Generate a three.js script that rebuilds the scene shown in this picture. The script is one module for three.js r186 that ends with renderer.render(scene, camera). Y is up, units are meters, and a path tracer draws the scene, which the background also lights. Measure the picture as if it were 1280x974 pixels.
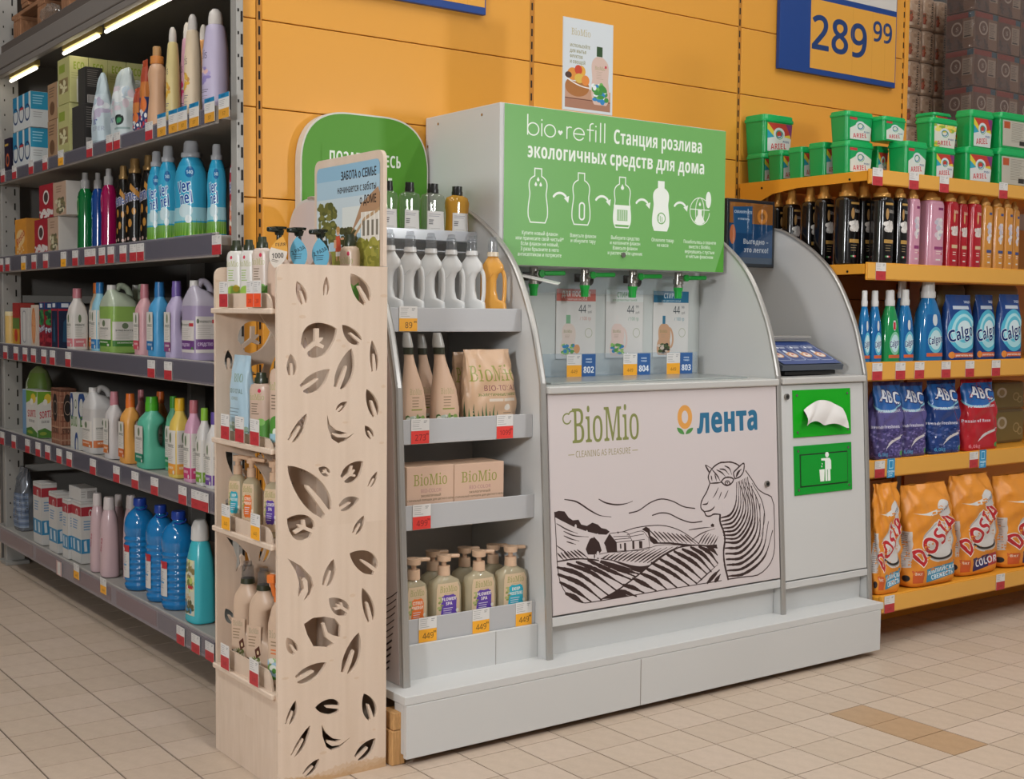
import * as THREE from 'three';
import { RoundedBoxGeometry } from 'three/addons/geometries/RoundedBoxGeometry.js';
import { mergeGeometries } from 'three/addons/utils/BufferGeometryUtils.js';
import { RectAreaLightUniformsLib } from 'three/addons/lights/RectAreaLightUniformsLib.js';

// ---------------------------------------------------------------- camera, light, exposure
const scene = new THREE.Scene();
scene.background = new THREE.Color(0x000000);
const camera = new THREE.PerspectiveCamera(34.06, 1280 / 974, 0.05, 60);
camera.position.set(0, 1.35, 0);
camera.rotation.order = 'YXZ';
camera.rotation.set(-0.0601022, -0.63117044, 0.00917194);
scene.add(camera);
const renderer = new THREE.WebGLRenderer({ antialias: true });
renderer.toneMapping = THREE.LinearToneMapping;
renderer.toneMappingExposure = 1.0;
renderer.shadowMap.enabled = true;
RectAreaLightUniformsLib.init();

const CEILING_Y = 6.0;
const LAMP_WARM = new THREE.Color(0.93, 0.97, 1.0);
const LAMP_LEVEL = 20;          // ceiling battens
// photographer's two softboxes either side of the frame: position, size, level, aim
const STROBES = [[[3.75, 2.0, -1.1], 0.22, 105, [2.6, -3.6], 'right'], [[-1.7, 2.0, -1.3], 0.45, 115, [2.2, -4.0], 'left']];

// ---------------------------------------------------------------- helpers
const names = {};
function numbered(n) { const k = (names[n] = (names[n] ?? -1) + 1); return k ? n + '_' + String(k).padStart(3, '0') : n; }
let seed = 7;
function rnd() { seed = (seed * 1664525 + 1013904223) >>> 0; return seed / 4294967296; }
const clamp = THREE.MathUtils.clamp;

function thing(name, label, category, pos = [0, 0, 0], turn = 0, group) {
  const o = new THREE.Group(); o.name = numbered(name); o.position.set(...pos); o.rotation.y = turn;
  o.userData = { label, category }; if (group) o.userData.group = group;
  scene.add(o); return o;
}
function struct(name, geometry, material, pos) {
  const m = geometry ? new THREE.Mesh(geometry, material) : new THREE.Group();
  m.name = name; m.userData.kind = 'structure'; if (pos) m.position.set(...pos); scene.add(m); return m;
}
function part(parent, name, geometry, material, pos, rot) {
  const m = new THREE.Mesh(geometry, material); m.name = name;
  if (pos) m.position.set(...pos); if (rot) m.rotation.set(...rot);
  parent.add(m); return m;
}
const geos = new Map();
function cached(key, make) { if (!geos.has(key)) geos.set(key, make()); return geos.get(key); }
const box = (w, h, d) => cached('b' + [w, h, d], () => new THREE.BoxGeometry(w, h, d));
function rbox(w, h, d, r = 0.004) { return cached('r' + [w, h, d, r], () => new RoundedBoxGeometry(w, h, d, 2, Math.min(r, w * 0.49, h * 0.49, d * 0.49))); }
const cyl = (r0, r1, h, n = 20) => cached('c' + [r0, r1, h, n], () => new THREE.CylinderGeometry(r0, r1, h, n));
function merged(list) { return mergeGeometries(list.map((g) => (g.index ? g.toNonIndexed() : g))); }
const at = (g, x, y, z, rx = 0, ry = 0, rz = 0) => { const c = g.clone(); c.rotateX(rx); c.rotateY(ry); c.rotateZ(rz); c.translate(x, y, z); return c; };
function tube(pts, r, seg = 24, rs = 8) { return new THREE.TubeGeometry(new THREE.CatmullRomCurve3(pts.map((p) => new THREE.Vector3(...p))), seg, r, rs); }

// superellipse lofts: sections [y, halfWidth, halfDepth, exponent, offsetX, offsetZ]
function sections(secs, w, h, d) { return secs.map(([y, a, b = a, e = 2, ox = 0, oz = 0]) => [y * h, a * w / 2, b * d / 2, e, ox * w, oz * d]); }
function surface(secs, wrinkle = 0) {
  return (t, v) => {
    let i = 0; while (i < secs.length - 2 && v > secs[i + 1][0]) i++;
    const A = secs[i], B = secs[i + 1], k = clamp((v - A[0]) / Math.max(1e-6, B[0] - A[0]), 0, 1), s = A.map((x, j) => x + (B[j] - x) * k);
    const c = Math.cos(t), n = Math.sin(t), e = 2 / s[3];
    let x = Math.sign(c) * Math.pow(Math.abs(c), e) * s[1], z = Math.sign(n) * Math.pow(Math.abs(n), e) * s[2];
    if (wrinkle) {
      const q = wrinkle * (Math.sin(v * 61 + t * 5) * 0.5 + Math.sin(v * 27 - t * 7 + 1.3) + Math.sin(v * 113 + t * 11) * 0.3) * Math.min(1, v * 12);
      x += q * c; z += q * n;
    }
    return [x + s[4], v, z + s[5]];
  };
}
function levels(secs, step) {
  const out = [];
  for (let i = 0; i < secs.length - 1; i++) { const n = step ? Math.max(1, Math.round((secs[i + 1][0] - secs[i][0]) / step)) : 1; for (let k = 0; k < n; k++) out.push(secs[i][0] + (secs[i + 1][0] - secs[i][0]) * k / n); }
  out.push(secs[secs.length - 1][0]); return out;
}
function loft(secs, seg = 28, wrinkle = 0, step = 0) {
  const f = surface(secs, wrinkle), lv = levels(secs, step), pos = [], uv = [], idx = [], h = lv[lv.length - 1] - lv[0];
  lv.forEach((v) => { for (let j = 0; j <= seg; j++) { pos.push(...f(j / seg * Math.PI * 2, v)); uv.push(j / seg, (v - lv[0]) / h); } });
  for (let i = 0; i < lv.length - 1; i++) for (let j = 0; j < seg; j++) { const a = i * (seg + 1) + j, b = a + seg + 1; idx.push(a, b, a + 1, b, b + 1, a + 1); }
  for (const [row, flip] of [[0, 0], [lv.length - 1, 1]]) {
    const c = pos.length / 3, s = secs[row ? secs.length - 1 : 0]; pos.push(s[4], lv[row], s[5]); uv.push(0.5, 0.5);
    const st = pos.length / 3; for (let j = 0; j <= seg; j++) { pos.push(...f(j / seg * Math.PI * 2, lv[row])); uv.push(0.5, 0.5); }
    for (let j = 0; j < seg; j++) flip ? idx.push(c, st + j + 1, st + j) : idx.push(c, st + j, st + j + 1);
  }
  const g = new THREE.BufferGeometry(); g.setAttribute('position', new THREE.Float32BufferAttribute(pos, 3)); g.setAttribute('uv', new THREE.Float32BufferAttribute(uv, 2)); g.setIndex(idx); g.computeVertexNormals();
  const nr = g.attributes.normal;   // close the seam
  for (let i = 0; i < lv.length; i++) { const a = i * (seg + 1), b = a + seg; for (const k of ['X', 'Y', 'Z']) { const m = (nr['get' + k](a) + nr['get' + k](b)) / 2; nr['set' + k](a, m); nr['set' + k](b, m); } }
  return g;
}
// a printed patch that follows a loft between two heights and two angles (degrees, 90 = front, 0 = right side)
function patch(secs, y0, y1, a0, a1, off = 0.0006, wrinkle = 0, nu = 18, step = 0) {
  const f = surface(secs, wrinkle), cx = secs[0], lv = levels(secs, step).filter((v) => v > y0 && v < y1); lv.unshift(y0); lv.push(y1);
  const pos = [], uv = [], idx = [];
  lv.forEach((v) => {
    const row = []; let len = 0;
    for (let j = 0; j <= nu; j++) { const p = f((a0 + (a1 - a0) * j / nu) * Math.PI / 180, v); if (j) len += Math.hypot(p[0] - row[j - 1][0], p[2] - row[j - 1][2]); row.push([...p, len]); }
    row.forEach((p, j) => {
      const a = row[Math.max(0, j - 1)], b = row[Math.min(nu, j + 1)], dx = b[0] - a[0], dz = b[2] - a[2], l = Math.hypot(dx, dz) || 1;
      pos.push(p[0] - dz / l * off, p[1], p[2] + dx / l * off); uv.push(p[3] / (len || 1), (v - y0) / (y1 - y0));
    });
  });
  for (let i = 0; i < lv.length - 1; i++) for (let j = 0; j < nu; j++) { const a = i * (nu + 1) + j, b = a + nu + 1; idx.push(a, a + 1, b, b, a + 1, b + 1); }
  const g = new THREE.BufferGeometry(); g.setAttribute('position', new THREE.Float32BufferAttribute(pos, 3)); g.setAttribute('uv', new THREE.Float32BufferAttribute(uv, 2)); g.setIndex(idx); g.computeVertexNormals(); return g;
}
// extruded outline with rounded edges; outline points normalised, optional hole
function slab(outline, hole, w, h, d, bevel) {
  const pt = ([x, y]) => new THREE.Vector2((x - 0.5) * w, y * h);
  const ring = (a, n = 48) => new THREE.CatmullRomCurve3(a.map((p) => new THREE.Vector3(...pt(p).toArray(), 0)), true, 'catmullrom', 0.35).getPoints(n).slice(0, -1).map((p) => new THREE.Vector2(p.x, clamp(p.y, bevel * 0.4, h)));
  const s = new THREE.Shape(ring(outline, outline.length * 3)); if (hole) s.holes.push(new THREE.Path(ring(hole, hole.length * 3)));
  const g = new THREE.ExtrudeGeometry(s, { depth: d - 2 * bevel, bevelEnabled: true, bevelSize: bevel, bevelThickness: bevel, bevelOffset: -bevel, bevelSegments: 3 });
  g.translate(0, 0, -d / 2 + bevel); return g;
}
// ---------------------------------------------------------------- materials
const mats = new Map();
function std(color, rough = 0.5, o = {}) {
  const k = JSON.stringify([color, rough, o]);
  if (!mats.has(k)) mats.set(k, new THREE.MeshPhysicalMaterial({ color, roughness: rough, ...o }));
  return mats.get(k);
}
const clearPlastic = (color, rough = 0.12) => std(color, rough, { transmission: 0.92, thickness: 0, ior: 1.45 });
function canvas(w, h, draw) {
  const c = document.createElement('canvas'); c.width = w; c.height = h; const g = c.getContext('2d'); draw(g, w, h);
  const t = new THREE.CanvasTexture(c); t.colorSpace = THREE.SRGBColorSpace; t.magFilter = THREE.LinearFilter; t.anisotropy = 8; return t;
}
const prints = new Map(), sheets = [];
// small prints share large canvases; each material reads its own rectangle
function sheetSlot(w, h) {
  const S = 2048, p = 4;
  for (const q of sheets) for (const r of q.rows) if (h <= r.h && h > r.h * 0.6 && r.x + w + p <= S) { const x = r.x; r.x += w + p; return [q, x, r.y]; }
  for (const q of sheets) if (q.y + h + p <= S) { const r = { y: q.y, h, x: w + p }; q.rows.push(r); q.y += h + p; return [q, 0, r.y]; }
  const c = document.createElement('canvas'); c.width = c.height = S; const t = new THREE.CanvasTexture(c); t.colorSpace = THREE.SRGBColorSpace; t.magFilter = THREE.LinearFilter;
  const q = { c, g: c.getContext('2d'), t, rows: [{ y: 0, h, x: w + p }], y: h + p }; sheets.push(q); return [q, 0, 0];
}
function print(key, w, h, draw, rough = 0.45, o = {}) {
  if (!prints.has(key)) {
    let map;
    if (w > 1000) map = canvas(w, h, draw);
    else {
      const [q, x, y] = sheetSlot(w, h), g = q.g; g.save(); g.translate(x, y); g.beginPath(); g.rect(0, 0, w, h); g.clip(); draw(g, w, h); g.restore();
      map = q.t.clone(); map.repeat.set((w - 3) / 2048, (h - 3) / 2048); map.offset.set((x + 1.5) / 2048, 1 - (y + h - 1.5) / 2048);
    }
    prints.set(key, new THREE.MeshPhysicalMaterial({ map, roughness: rough, side: THREE.DoubleSide, ...o }));
  }
  return prints.get(key);
}
function fill(g, c, x, y, w, h) { g.fillStyle = c; g.fillRect(x, y, w, h); }
function txt(g, s, x, y, size, color, o = {}) {
  g.save(); g.translate(x, y); if (o.rot) g.rotate(o.rot); g.scale(o.sx ?? 1, 1);
  g.font = (o.weight ?? 'bold') + ' ' + size + 'px ' + (o.font ?? 'sans-serif'); g.textAlign = o.align ?? 'center'; g.textBaseline = 'middle';
  if (o.fit) { const m = g.measureText(s).width; g.scale(o.fit / m, 1); }
  if (o.line) { g.strokeStyle = o.line; g.lineWidth = o.lw ?? size * 0.12; g.lineJoin = 'round'; g.strokeText(s, 0, 0); }
  g.fillStyle = color; g.fillText(s, 0, 0); g.restore();
}
function rule(g, x, y, w, n, gap, color, thick = 2, sd = 3) { let s = sd; for (let i = 0; i < n; i++) { s = (s * 73 + 41) % 101; fill(g, color, x, y + i * gap, w * (0.6 + 0.4 * s / 101), thick); } }
function disc(g, c, x, y, r, r2 = r) { g.fillStyle = c; g.beginPath(); g.ellipse(x, y, r, r2, 0, 0, 7); g.fill(); }
function ring(g, c, x, y, r, lw) { g.strokeStyle = c; g.lineWidth = lw; g.beginPath(); g.arc(x, y, r, 0, 7); g.stroke(); }
function poly(g, c, p) { g.fillStyle = c; g.beginPath(); for (let i = 0; i < p.length; i += 2) g.lineTo(p[i], p[i + 1]); g.closePath(); g.fill(); }
function blobs(g, cols, x, y, w, h, n, r, sd = 5) { let s = sd; const q = () => (s = (s * 16807) % 2147483647) / 2147483647; for (let i = 0; i < n; i++) disc(g, cols[Math.floor(q() * cols.length)], x + q() * w, y + q() * h, r * (0.5 + q()), r * (0.4 + q() * 0.6)); }
function noiseTexture(w, h, base, amp, streak = 1) {      // grain: base colour with fine and coarse variation
  return canvas(w, h, (g) => {
    const im = g.createImageData(w, h); let s = 11; const q = () => (s = (s * 16807) % 2147483647) / 2147483647;
    const cw = 33, coarse = Array.from({ length: cw * cw }, q), lerp = THREE.MathUtils.lerp;
    const cn = (x, y) => { const i = Math.floor(x), j = Math.floor(y), a = x - i, b = y - j, G = (m, n) => coarse[((n % 32) + 32) % 32 * cw + ((m % 32) + 32) % 32]; return lerp(lerp(G(i, j), G(i + 1, j), a), lerp(G(i, j + 1), G(i + 1, j + 1), a), b); };
    for (let y = 0; y < h; y++) for (let x = 0; x < w; x++) {
      const n = (q() - 0.5) * 0.35 + (cn(x / w * 32, y / h * 32 / streak) - 0.5) * 0.5 + (cn(x / w * 8 + 5, y / h * 8 / streak + 3) - 0.5) * 0.7;
      for (let c = 0; c < 3; c++) im.data[(y * w + x) * 4 + c] = clamp(base[c] + n * amp[c], 0, 255); im.data[(y * w + x) * 4 + 3] = 255;
    }
    g.putImageData(im, 0, 0);
  });
}
const ITEMS = {
'teal_box': [
  [1.816, 2.226, -6.531, 0.305, 0.171, 0.085, 1, "upper teal and white care box beside the kraft boxes on the top left shelf"],
  [1.816, 2.036, -6.54, 0.306, 0.189, 0.085, 1, "lower teal and white care box beside the kraft boxes on the top left shelf"],
],
'plum_box': [
  [1.81, 2.036, -6.796, 0.105, 0.177, 0.075, 1, "small plum box with orange ring at the far end of the top left shelf"],
],
'kraft_box': [
  [1.81, 2.217, -6.02, 0.141, 0.165, 0.075, 1, "upper brown kraft box left of the lime carton stack on the top left shelf"],
  [1.81, 2.036, -6.027, 0.141, 0.18, 0.075, 1, "lower brown kraft box left of the lime carton stack on the top left shelf"],
],
'eco_box': [
  [1.815, 2.266, -5.852, 0.169, 0.204, 0.084, 1, "front upper lime green carton of the stacked row on the top left shelf"],
  [1.815, 2.036, -5.86, 0.17, 0.229, 0.084, 1, "front lower lime green carton of the stacked row on the top left shelf"],
  [1.901, 2.268, -5.852, 0.169, 0.202, 0.084, 1, "second upper lime green carton behind the front one on the top left shelf"],
  [1.901, 2.036, -5.852, 0.169, 0.231, 0.084, 1, "second lower lime green carton behind the front one on the top left shelf"],
  [1.986, 2.268, -5.852, 0.169, 0.202, 0.084, 1, "third upper lime green carton behind the front one on the top left shelf"],
  [1.986, 2.036, -5.852, 0.169, 0.231, 0.084, 1, "third lower lime green carton behind the front one on the top left shelf"],
  [2.072, 2.268, -5.852, 0.169, 0.202, 0.084, 1, "rearmost upper lime green carton behind the front one on the top left shelf"],
  [2.072, 2.036, -5.852, 0.169, 0.231, 0.084, 1, "rearmost lower lime green carton behind the front one on the top left shelf"],
],
'dark_box': [
  [1.831, 2.236, -5.661, 0.102, 0.165, 0.075, 1, "upper charcoal carton with printed side in front of the lime cartons"],
  [1.81, 2.036, -5.649, 0.166, 0.199, 0.075, 1, "lower black carton standing on the top left shelf before the lime cartons"],
],
'pale_bag': [
  [1.813, 2.036, -5.444, 0.116, 0.314, 0.081, 1, "slim pale blue laundry bag with a pointed top, farther of the pair"],
],
'pale_bag2': [
  [1.832, 2.036, -5.224, 0.139, 0.3, 0.098, 1, "white and pale blue laundry bag with ruffled top, nearer of the pair"],
],
'pouch': [
  [1.817, 2.036, -5.039, 0.055, 0.196, 0.028, 1, "blue and orange sachet half hidden behind the orange and red pouch"],
  [1.8, 2.036, -4.904, 0.057, 0.284, 0.034, 1, "orange and red pouch leaning back beside the peach bottle"],
],
'peach_bottle': [
  [1.807, 2.036, -4.796, 0.084, 0.318, 0.068, 1, "peach bottle with an orange collar and tan cap on the top left shelf"],
],
'aerosol:yellow': [
  [1.806, 2.036, -4.632, 0.052, 0.363, 0.052, 1, "tall pale yellow bottle with a clear dome cap beside the peach bottle"],
],
'aerosol:pink': [
  [1.862, 2.036, -4.63, 0.052, 0.388, 0.052, 1, "tall pink bottle with a red flower print half hidden on the top left shelf"],
],
'aerosol:cream': [
  [1.801, 2.036, -4.427, 0.063, 0.372, 0.063, 1, "tall cream bottle with a dome cap left of the lavender bottle"],
],
'aerosol:orange': [
  [1.895, 2.036, -4.556, 0.05, 0.371, 0.05, 1, "tall orange bottle mostly hidden between the cream and lavender bottles"],
],
'aerosol:lavender': [
  [1.815, 2.036, -4.256, 0.094, 0.361, 0.094, 1, "tall lavender bottle with a flower print nearest the grey upright"],
],
'yellow_box': [
  [1.81, 1.609, -6.575, 0.196, 0.184, 0.075, 1, "yellow powder box with red lettering at the far end of the second left shelf"],
],
'red_box': [
  [1.81, 1.774, -6.139, 0.219, 0.157, 0.075, 1, "upper red box with a round picture on the second left shelf"],
  [1.81, 1.609, -6.227, 0.212, 0.164, 0.075, 1, "lower red box with a round picture on the second left shelf"],
],
'kraftwhite_box': [
  [1.81, 1.774, -5.929, 0.195, 0.153, 0.075, 1, "upper kraft and white box right of the red boxes"],
  [1.818, 1.609, -6.039, 0.164, 0.164, 0.089, 1, "lower kraft and white box right of the red boxes"],
],
'clear:green': [
  [1.807, 1.609, -5.671, 0.084, 0.339, 0.067, 1, "green transparent dish soap bottle on the second left shelf"],
],
'clear:blue': [
  [1.831, 1.609, -5.573, 0.069, 0.332, 0.055, 1, "dark blue transparent dish soap bottle between the green and magenta ones"],
],
'clear:magenta': [
  [1.805, 1.609, -5.355, 0.079, 0.329, 0.063, 1, "magenta transparent dish soap bottle on the second left shelf"],
],
'soft:black': [
  [1.801, 1.609, -5.163, 0.075, 0.325, 0.057, 1, "black softener bottle with gold cap next to the magenta bottle"],
  [1.815, 1.609, -5.068, 0.1, 0.346, 0.075, 1, "middle black softener bottle with gold cap and gold circles"],
  [1.836, 1.609, -4.972, 0.088, 0.352, 0.066, 1, "black softener bottle with gold cap touching the blue softener bottles"],
],
'soft:blue': [
  [1.812, 1.609, -4.821, 0.08, 0.351, 0.069, 1, "sky blue softener bottle next to the black ones, mostly covered"],
  [1.812, 1.609, -4.7, 0.09, 0.359, 0.078, 1, "second sky blue softener bottle from the black ones"],
  [1.827, 1.609, -4.512, 0.154, 0.359, 0.108, 1, "largest sky blue softener bottle at the front of the second left shelf"],
  [1.834, 1.609, -4.295, 0.08, 0.327, 0.062, 1, "sky blue softener bottle right beside the red softener bottle"],
],
'soft:red': [
  [1.875, 1.609, -4.22, 0.055, 0.34, 0.046, 1, "red softener bottle partly behind the grey upright"],
],
'jar': [
  [1.802, 1.166, -6.885, 0.059, 0.167, 0.059, 1, "small yellow jar at the far end of the third left shelf"],
],
'fruit_box': [
  [1.831, 1.166, -6.756, 0.127, 0.212, 0.075, 1, "red carton with a green and yellow picture behind the white box"],
],
'white_box': [
  [1.81, 1.166, -6.529, 0.131, 0.187, 0.075, 1, "narrow white box with rounded grey print on the third left shelf"],
],
'orange_box': [
  [1.81, 1.166, -6.368, 0.085, 0.201, 0.075, 1, "orange and white carton with a large round slice print"],
],
'palm_box': [
  [1.81, 1.166, -6.231, 0.088, 0.214, 0.075, 1, "red carton with green palm print and white lettering"],
],
'navy_box': [
  [1.81, 1.166, -6.034, 0.093, 0.214, 0.075, 1, "navy carton with red edges beside the white bottle"],
],
'pastel:white:rose': [
  [1.813, 1.166, -5.821, 0.09, 0.276, 0.081, 1, "white bottle with a rose cap left of the light blue bottle"],
],
'pastel:cream:orange': [
  [1.88, 1.166, -5.76, 0.065, 0.302, 0.058, 1, "cream bottle with an orange cap mostly behind the light blue bottle"],
],
'pastel:sky:blue': [
  [1.807, 1.166, -5.489, 0.075, 0.299, 0.067, 1, "light blue bottle with a blue cap left of the green canister"],
],
'canister:green': [
  [1.837, 1.166, -5.342, 0.17, 0.287, 0.127, 1, "large green liquid canister with a clear shoulder on the third left shelf"],
],
'canister:green2': [
  [1.955, 1.166, -5.417, 0.111, 0.29, 0.083, 1, "second green canister mostly hidden behind the large green one"],
],
'pastel:pink:rose': [
  [1.811, 1.166, -4.955, 0.085, 0.29, 0.076, 1, "pink handled bottle with a rose cap right of the green canister"],
],
'pastel:blue:blue': [
  [1.815, 1.166, -4.804, 0.093, 0.296, 0.084, 1, "bright blue handled bottle with a blue cap on the third left shelf"],
],
'pastel:lilac:violet': [
  [1.812, 1.166, -4.621, 0.087, 0.297, 0.079, 1, "lilac handled bottle with a violet cap on the third left shelf"],
],
'canister:lilac': [
  [1.825, 1.166, -4.429, 0.14, 0.292, 0.105, 1, "lilac canister with a white cap and purple label nearest the wooden stand"],
],
'ball_bag': [
  [1.9, 0.718, -6.74, 0.2, 0.336, 0.137, 1, "round green and white printed pack behind the colourful carton"],
],
'bluewhite_box': [
  [1.821, 0.718, -6.58, 0.084, 0.227, 0.075, 1, "slim white box with a blue edge at the far end of the fourth left shelf"],
],
'sorti_box': [
  [1.81, 0.718, -6.423, 0.19, 0.23, 0.075, 1, "white detergent carton with red lettering and green swirl"],
],
'plaid_box': [
  [1.81, 0.718, -6.028, 0.14, 0.262, 0.075, 1, "brown plaid carton with a dark round emblem"],
],
'duo_box': [
  [1.81, 0.718, -5.754, 0.11, 0.256, 0.075, 1, "white carton with navy circles and green lettering"],
],
'canister:white': [
  [1.831, 0.718, -5.589, 0.156, 0.289, 0.117, 1, "white canister with a white cap and orange striped label"],
],
'pastel:milk:rose2': [
  [1.812, 0.718, -5.328, 0.087, 0.29, 0.078, 1, "milky white handled bottle with a rose cap beside the white canister"],
],
'pastel:orange:orange': [
  [1.815, 0.718, -5.142, 0.092, 0.292, 0.083, 1, "orange handled bottle with an orange cap"],
],
'pastel:rose:rose3': [
  [1.899, 0.718, -5.254, 0.058, 0.294, 0.053, 1, "rose bottle with a pink cap hidden behind the orange handled bottle"],
],
'pastel:teal:green': [
  [1.83, 0.718, -4.934, 0.126, 0.291, 0.114, 1, "teal green handled bottle with a green cap, largest on the fourth left shelf"],
],
'pastel:amber:orange2': [
  [1.905, 0.718, -5.047, 0.07, 0.297, 0.063, 1, "amber bottle with an orange cap behind the teal green bottle"],
],
'pastel:mint:green2': [
  [1.871, 0.718, -4.818, 0.062, 0.293, 0.056, 1, "mint bottle with a green cap behind the yellow bottle"],
],
'pastel:yellow:yellow': [
  [1.811, 0.718, -4.599, 0.083, 0.3, 0.075, 1, "yellow bottle with a yellow cap on the fourth left shelf"],
],
'pastel:pink2:rose4': [
  [1.805, 0.718, -4.448, 0.071, 0.302, 0.064, 1, "pink bottle with a rose cap right of the yellow bottle"],
],
'pastel:snow:lime': [
  [1.8, 0.718, -4.336, 0.06, 0.28, 0.054, 1, "white bottle with a lime cap and leaf print near the wooden stand"],
],
'pastel:snow:violet2': [
  [1.801, 0.718, -4.248, 0.062, 0.271, 0.056, 1, "white bottle with a purple striped label touching the wooden stand"],
],
'foil_bag': [
  [1.84, 0.2, -6.821, 0.148, 0.325, 0.089, 1, "crumpled silver foil bag at the far end of the bottom left shelf"],
],
'salt_box': [
  [1.81, 0.2, -6.349, 0.136, 0.303, 0.075, 1, "farthest white box with a red band on the bottom left shelf"],
  [1.81, 0.2, -6.094, 0.127, 0.284, 0.075, 1, "second white box with a red band on the bottom left shelf"],
  [1.81, 0.2, -5.905, 0.08, 0.276, 0.075, 1, "third white box with a red band, half covered by the nearest one"],
  [1.825, 0.2, -5.79, 0.135, 0.279, 0.075, 1, "nearest white box with a red band beside the pink bottles"],
],
'flat_box': [
  [1.831, 0.48, -5.829, 0.168, 0.06, 0.075, 1, "flat white box lying on top of the red banded boxes"],
],
'pinkb': [
  [1.804, 0.2, -5.542, 0.07, 0.345, 0.063, 1, "left pale pink bottle with white cap on the bottom left shelf"],
  [1.811, 0.2, -5.408, 0.085, 0.344, 0.077, 1, "front pale pink bottle with white cap and red script"],
  [1.9, 0.2, -5.55, 0.061, 0.331, 0.054, 1, "pale pink bottle behind the front pink bottle"],
  [1.865, 0.2, -5.291, 0.072, 0.362, 0.065, 1, "pale pink bottle half hidden by the farthest big blue bottle"],
],
'bigblue': [
  [1.837, 0.2, -5.106, 0.128, 0.374, 0.128, 1, "farthest of the three big ribbed blue bottles"],
  [1.83, 0.2, -4.857, 0.114, 0.378, 0.114, 1, "middle of the three big ribbed blue bottles"],
  [1.839, 0.2, -4.69, 0.132, 0.375, 0.132, 1, "nearest of the three big ribbed blue bottles"],
],
'tealb': [
  [1.821, 0.2, -4.434, 0.121, 0.378, 0.097, 1, "turquoise bottle with a white cap and flower label touching the wooden stand"],
  [1.939, 0.2, -4.712, 0.09, 0.326, 0.072, 1, "turquoise bottle half hidden behind the nearest turquoise bottle"],
],
'tube:white': [
  [1.597, 1.356, -3.597, 0.062, 0.204, 0.037, 1, "left white tube with dark green cap on top of the wooden stand"],
  [1.595, 1.356, -3.503, 0.057, 0.202, 0.034, 1, "middle white tube with dark green cap on top of the wooden stand"],
],
'tube:beige': [
  [1.597, 1.356, -3.417, 0.062, 0.207, 0.037, 1, "right white tube with dark green cap beside the orange hang tag"],
],
'pump:orange': [
  [1.594, 1.356, -3.3, 0.066, 0.232, 0.047, 1, "beige pump bottle with dark pump carrying the orange leaf tag"],
],
'pump:blue': [
  [1.66, 1.356, -3.31, 0.06, 0.233, 0.045, 1, "beige pump bottle with dark pump carrying the left blue leaf tag"],
  [1.729, 1.356, -3.31, 0.06, 0.231, 0.045, 1, "beige pump bottle with dark pump carrying the right blue leaf tag"],
],
'tube:tan': [
  [1.803, 1.356, -3.43, 0.053, 0.205, 0.032, 1, "beige tube with dark cap in front of the family poster, left one"],
  [1.84, 1.356, -3.335, 0.06, 0.22, 0.045, 1, "beige tube with red dot in front of the family poster, right one"],
],
'blue_pouch': [
  [1.596, 0.966, -3.555, 0.125, 0.25, 0.044, 1, "light blue printed pouch on the second shelf of the wooden stand"],
],
'tube:dish': [
  [1.6, 0.966, -3.432, 0.073, 0.203, 0.044, 1, "beige tube with green hill print and dark cap beside the blue pouch"],
],
'tube:tall': [
  [1.597, 0.966, -3.3, 0.065, 0.261, 0.039, 1, "taller beige bottle with red dot at the wooden side panel"],
],
'gel:teal': [
  [1.599, 0.697, -3.597, 0.06, 0.221, 0.042, 1, "clear pump bottle with turquoise label on the wooden stand"],
  [2.464, 0.334, -3.371, 0.125, 0.255, 0.063, 0, "clear pump bottle with turquoise label on the bottom station shelf"],
],
'gel:orange': [
  [1.599, 0.697, -3.499, 0.059, 0.224, 0.041, 1, "clear pump bottle with orange label on the wooden stand"],
  [2.083, 0.334, -3.363, 0.094, 0.255, 0.047, 0, "clear pump bottle with orange label on the bottom station shelf"],
],
'gel:purple': [
  [1.601, 0.697, -3.348, 0.064, 0.228, 0.045, 1, "clear pump bottle with purple label on the wooden stand"],
  [2.2, 0.334, -3.37, 0.121, 0.253, 0.061, 0, "left clear pump bottle with purple label on the bottom station shelf"],
  [2.336, 0.334, -3.37, 0.122, 0.253, 0.061, 0, "right clear pump bottle with purple label on the bottom station shelf"],
],
'gel:amber': [
  [1.72, 0.697, -3.57, 0.053, 0.204, 0.037, 1, "clear amber pump bottle in the back row of the wooden stand"],
],
'wash': [
  [1.622, 0.274, -3.575, 0.098, 0.312, 0.059, 1, "left beige handled laundry bottle at the bottom of the wooden stand"],
  [1.622, 0.274, -3.461, 0.1, 0.312, 0.06, 1, "middle beige handled laundry bottle at the bottom of the wooden stand"],
],
'trigger': [
  [1.6, 0.274, -3.305, 0.081, 0.358, 0.045, 1, "beige spray bottle with an orange trigger at the wooden side panel"],
],
'sample:clear': [
  [2.191, 1.607, -3.705, 0.068, 0.179, 0.031, 0, "leftmost clear sample bottle with black cap on the station top shelf"],
  [2.274, 1.607, -3.709, 0.084, 0.18, 0.038, 0, "second clear sample bottle from the left on the station top shelf"],
  [2.37, 1.607, -3.713, 0.1, 0.182, 0.045, 0, "clear sample bottle next to the amber one on the station top shelf"],
],
'sample:amber': [
  [2.471, 1.607, -3.715, 0.095, 0.179, 0.051, 0, "amber sample bottle with black cap on the station top shelf"],
],
'refill:white': [
  [2.056, 1.302, -3.47, 0.09, 0.306, 0.04, 0, "white handled refill bottle, leftmost in the row"],
  [2.133, 1.302, -3.47, 0.09, 0.303, 0.04, 0, "white handled refill bottle, second from left in the row"],
  [2.211, 1.302, -3.47, 0.09, 0.301, 0.04, 0, "white handled refill bottle, third from left in the row"],
  [2.289, 1.302, -3.47, 0.09, 0.299, 0.04, 0, "white handled refill bottle, fourth from left in the row"],
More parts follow.
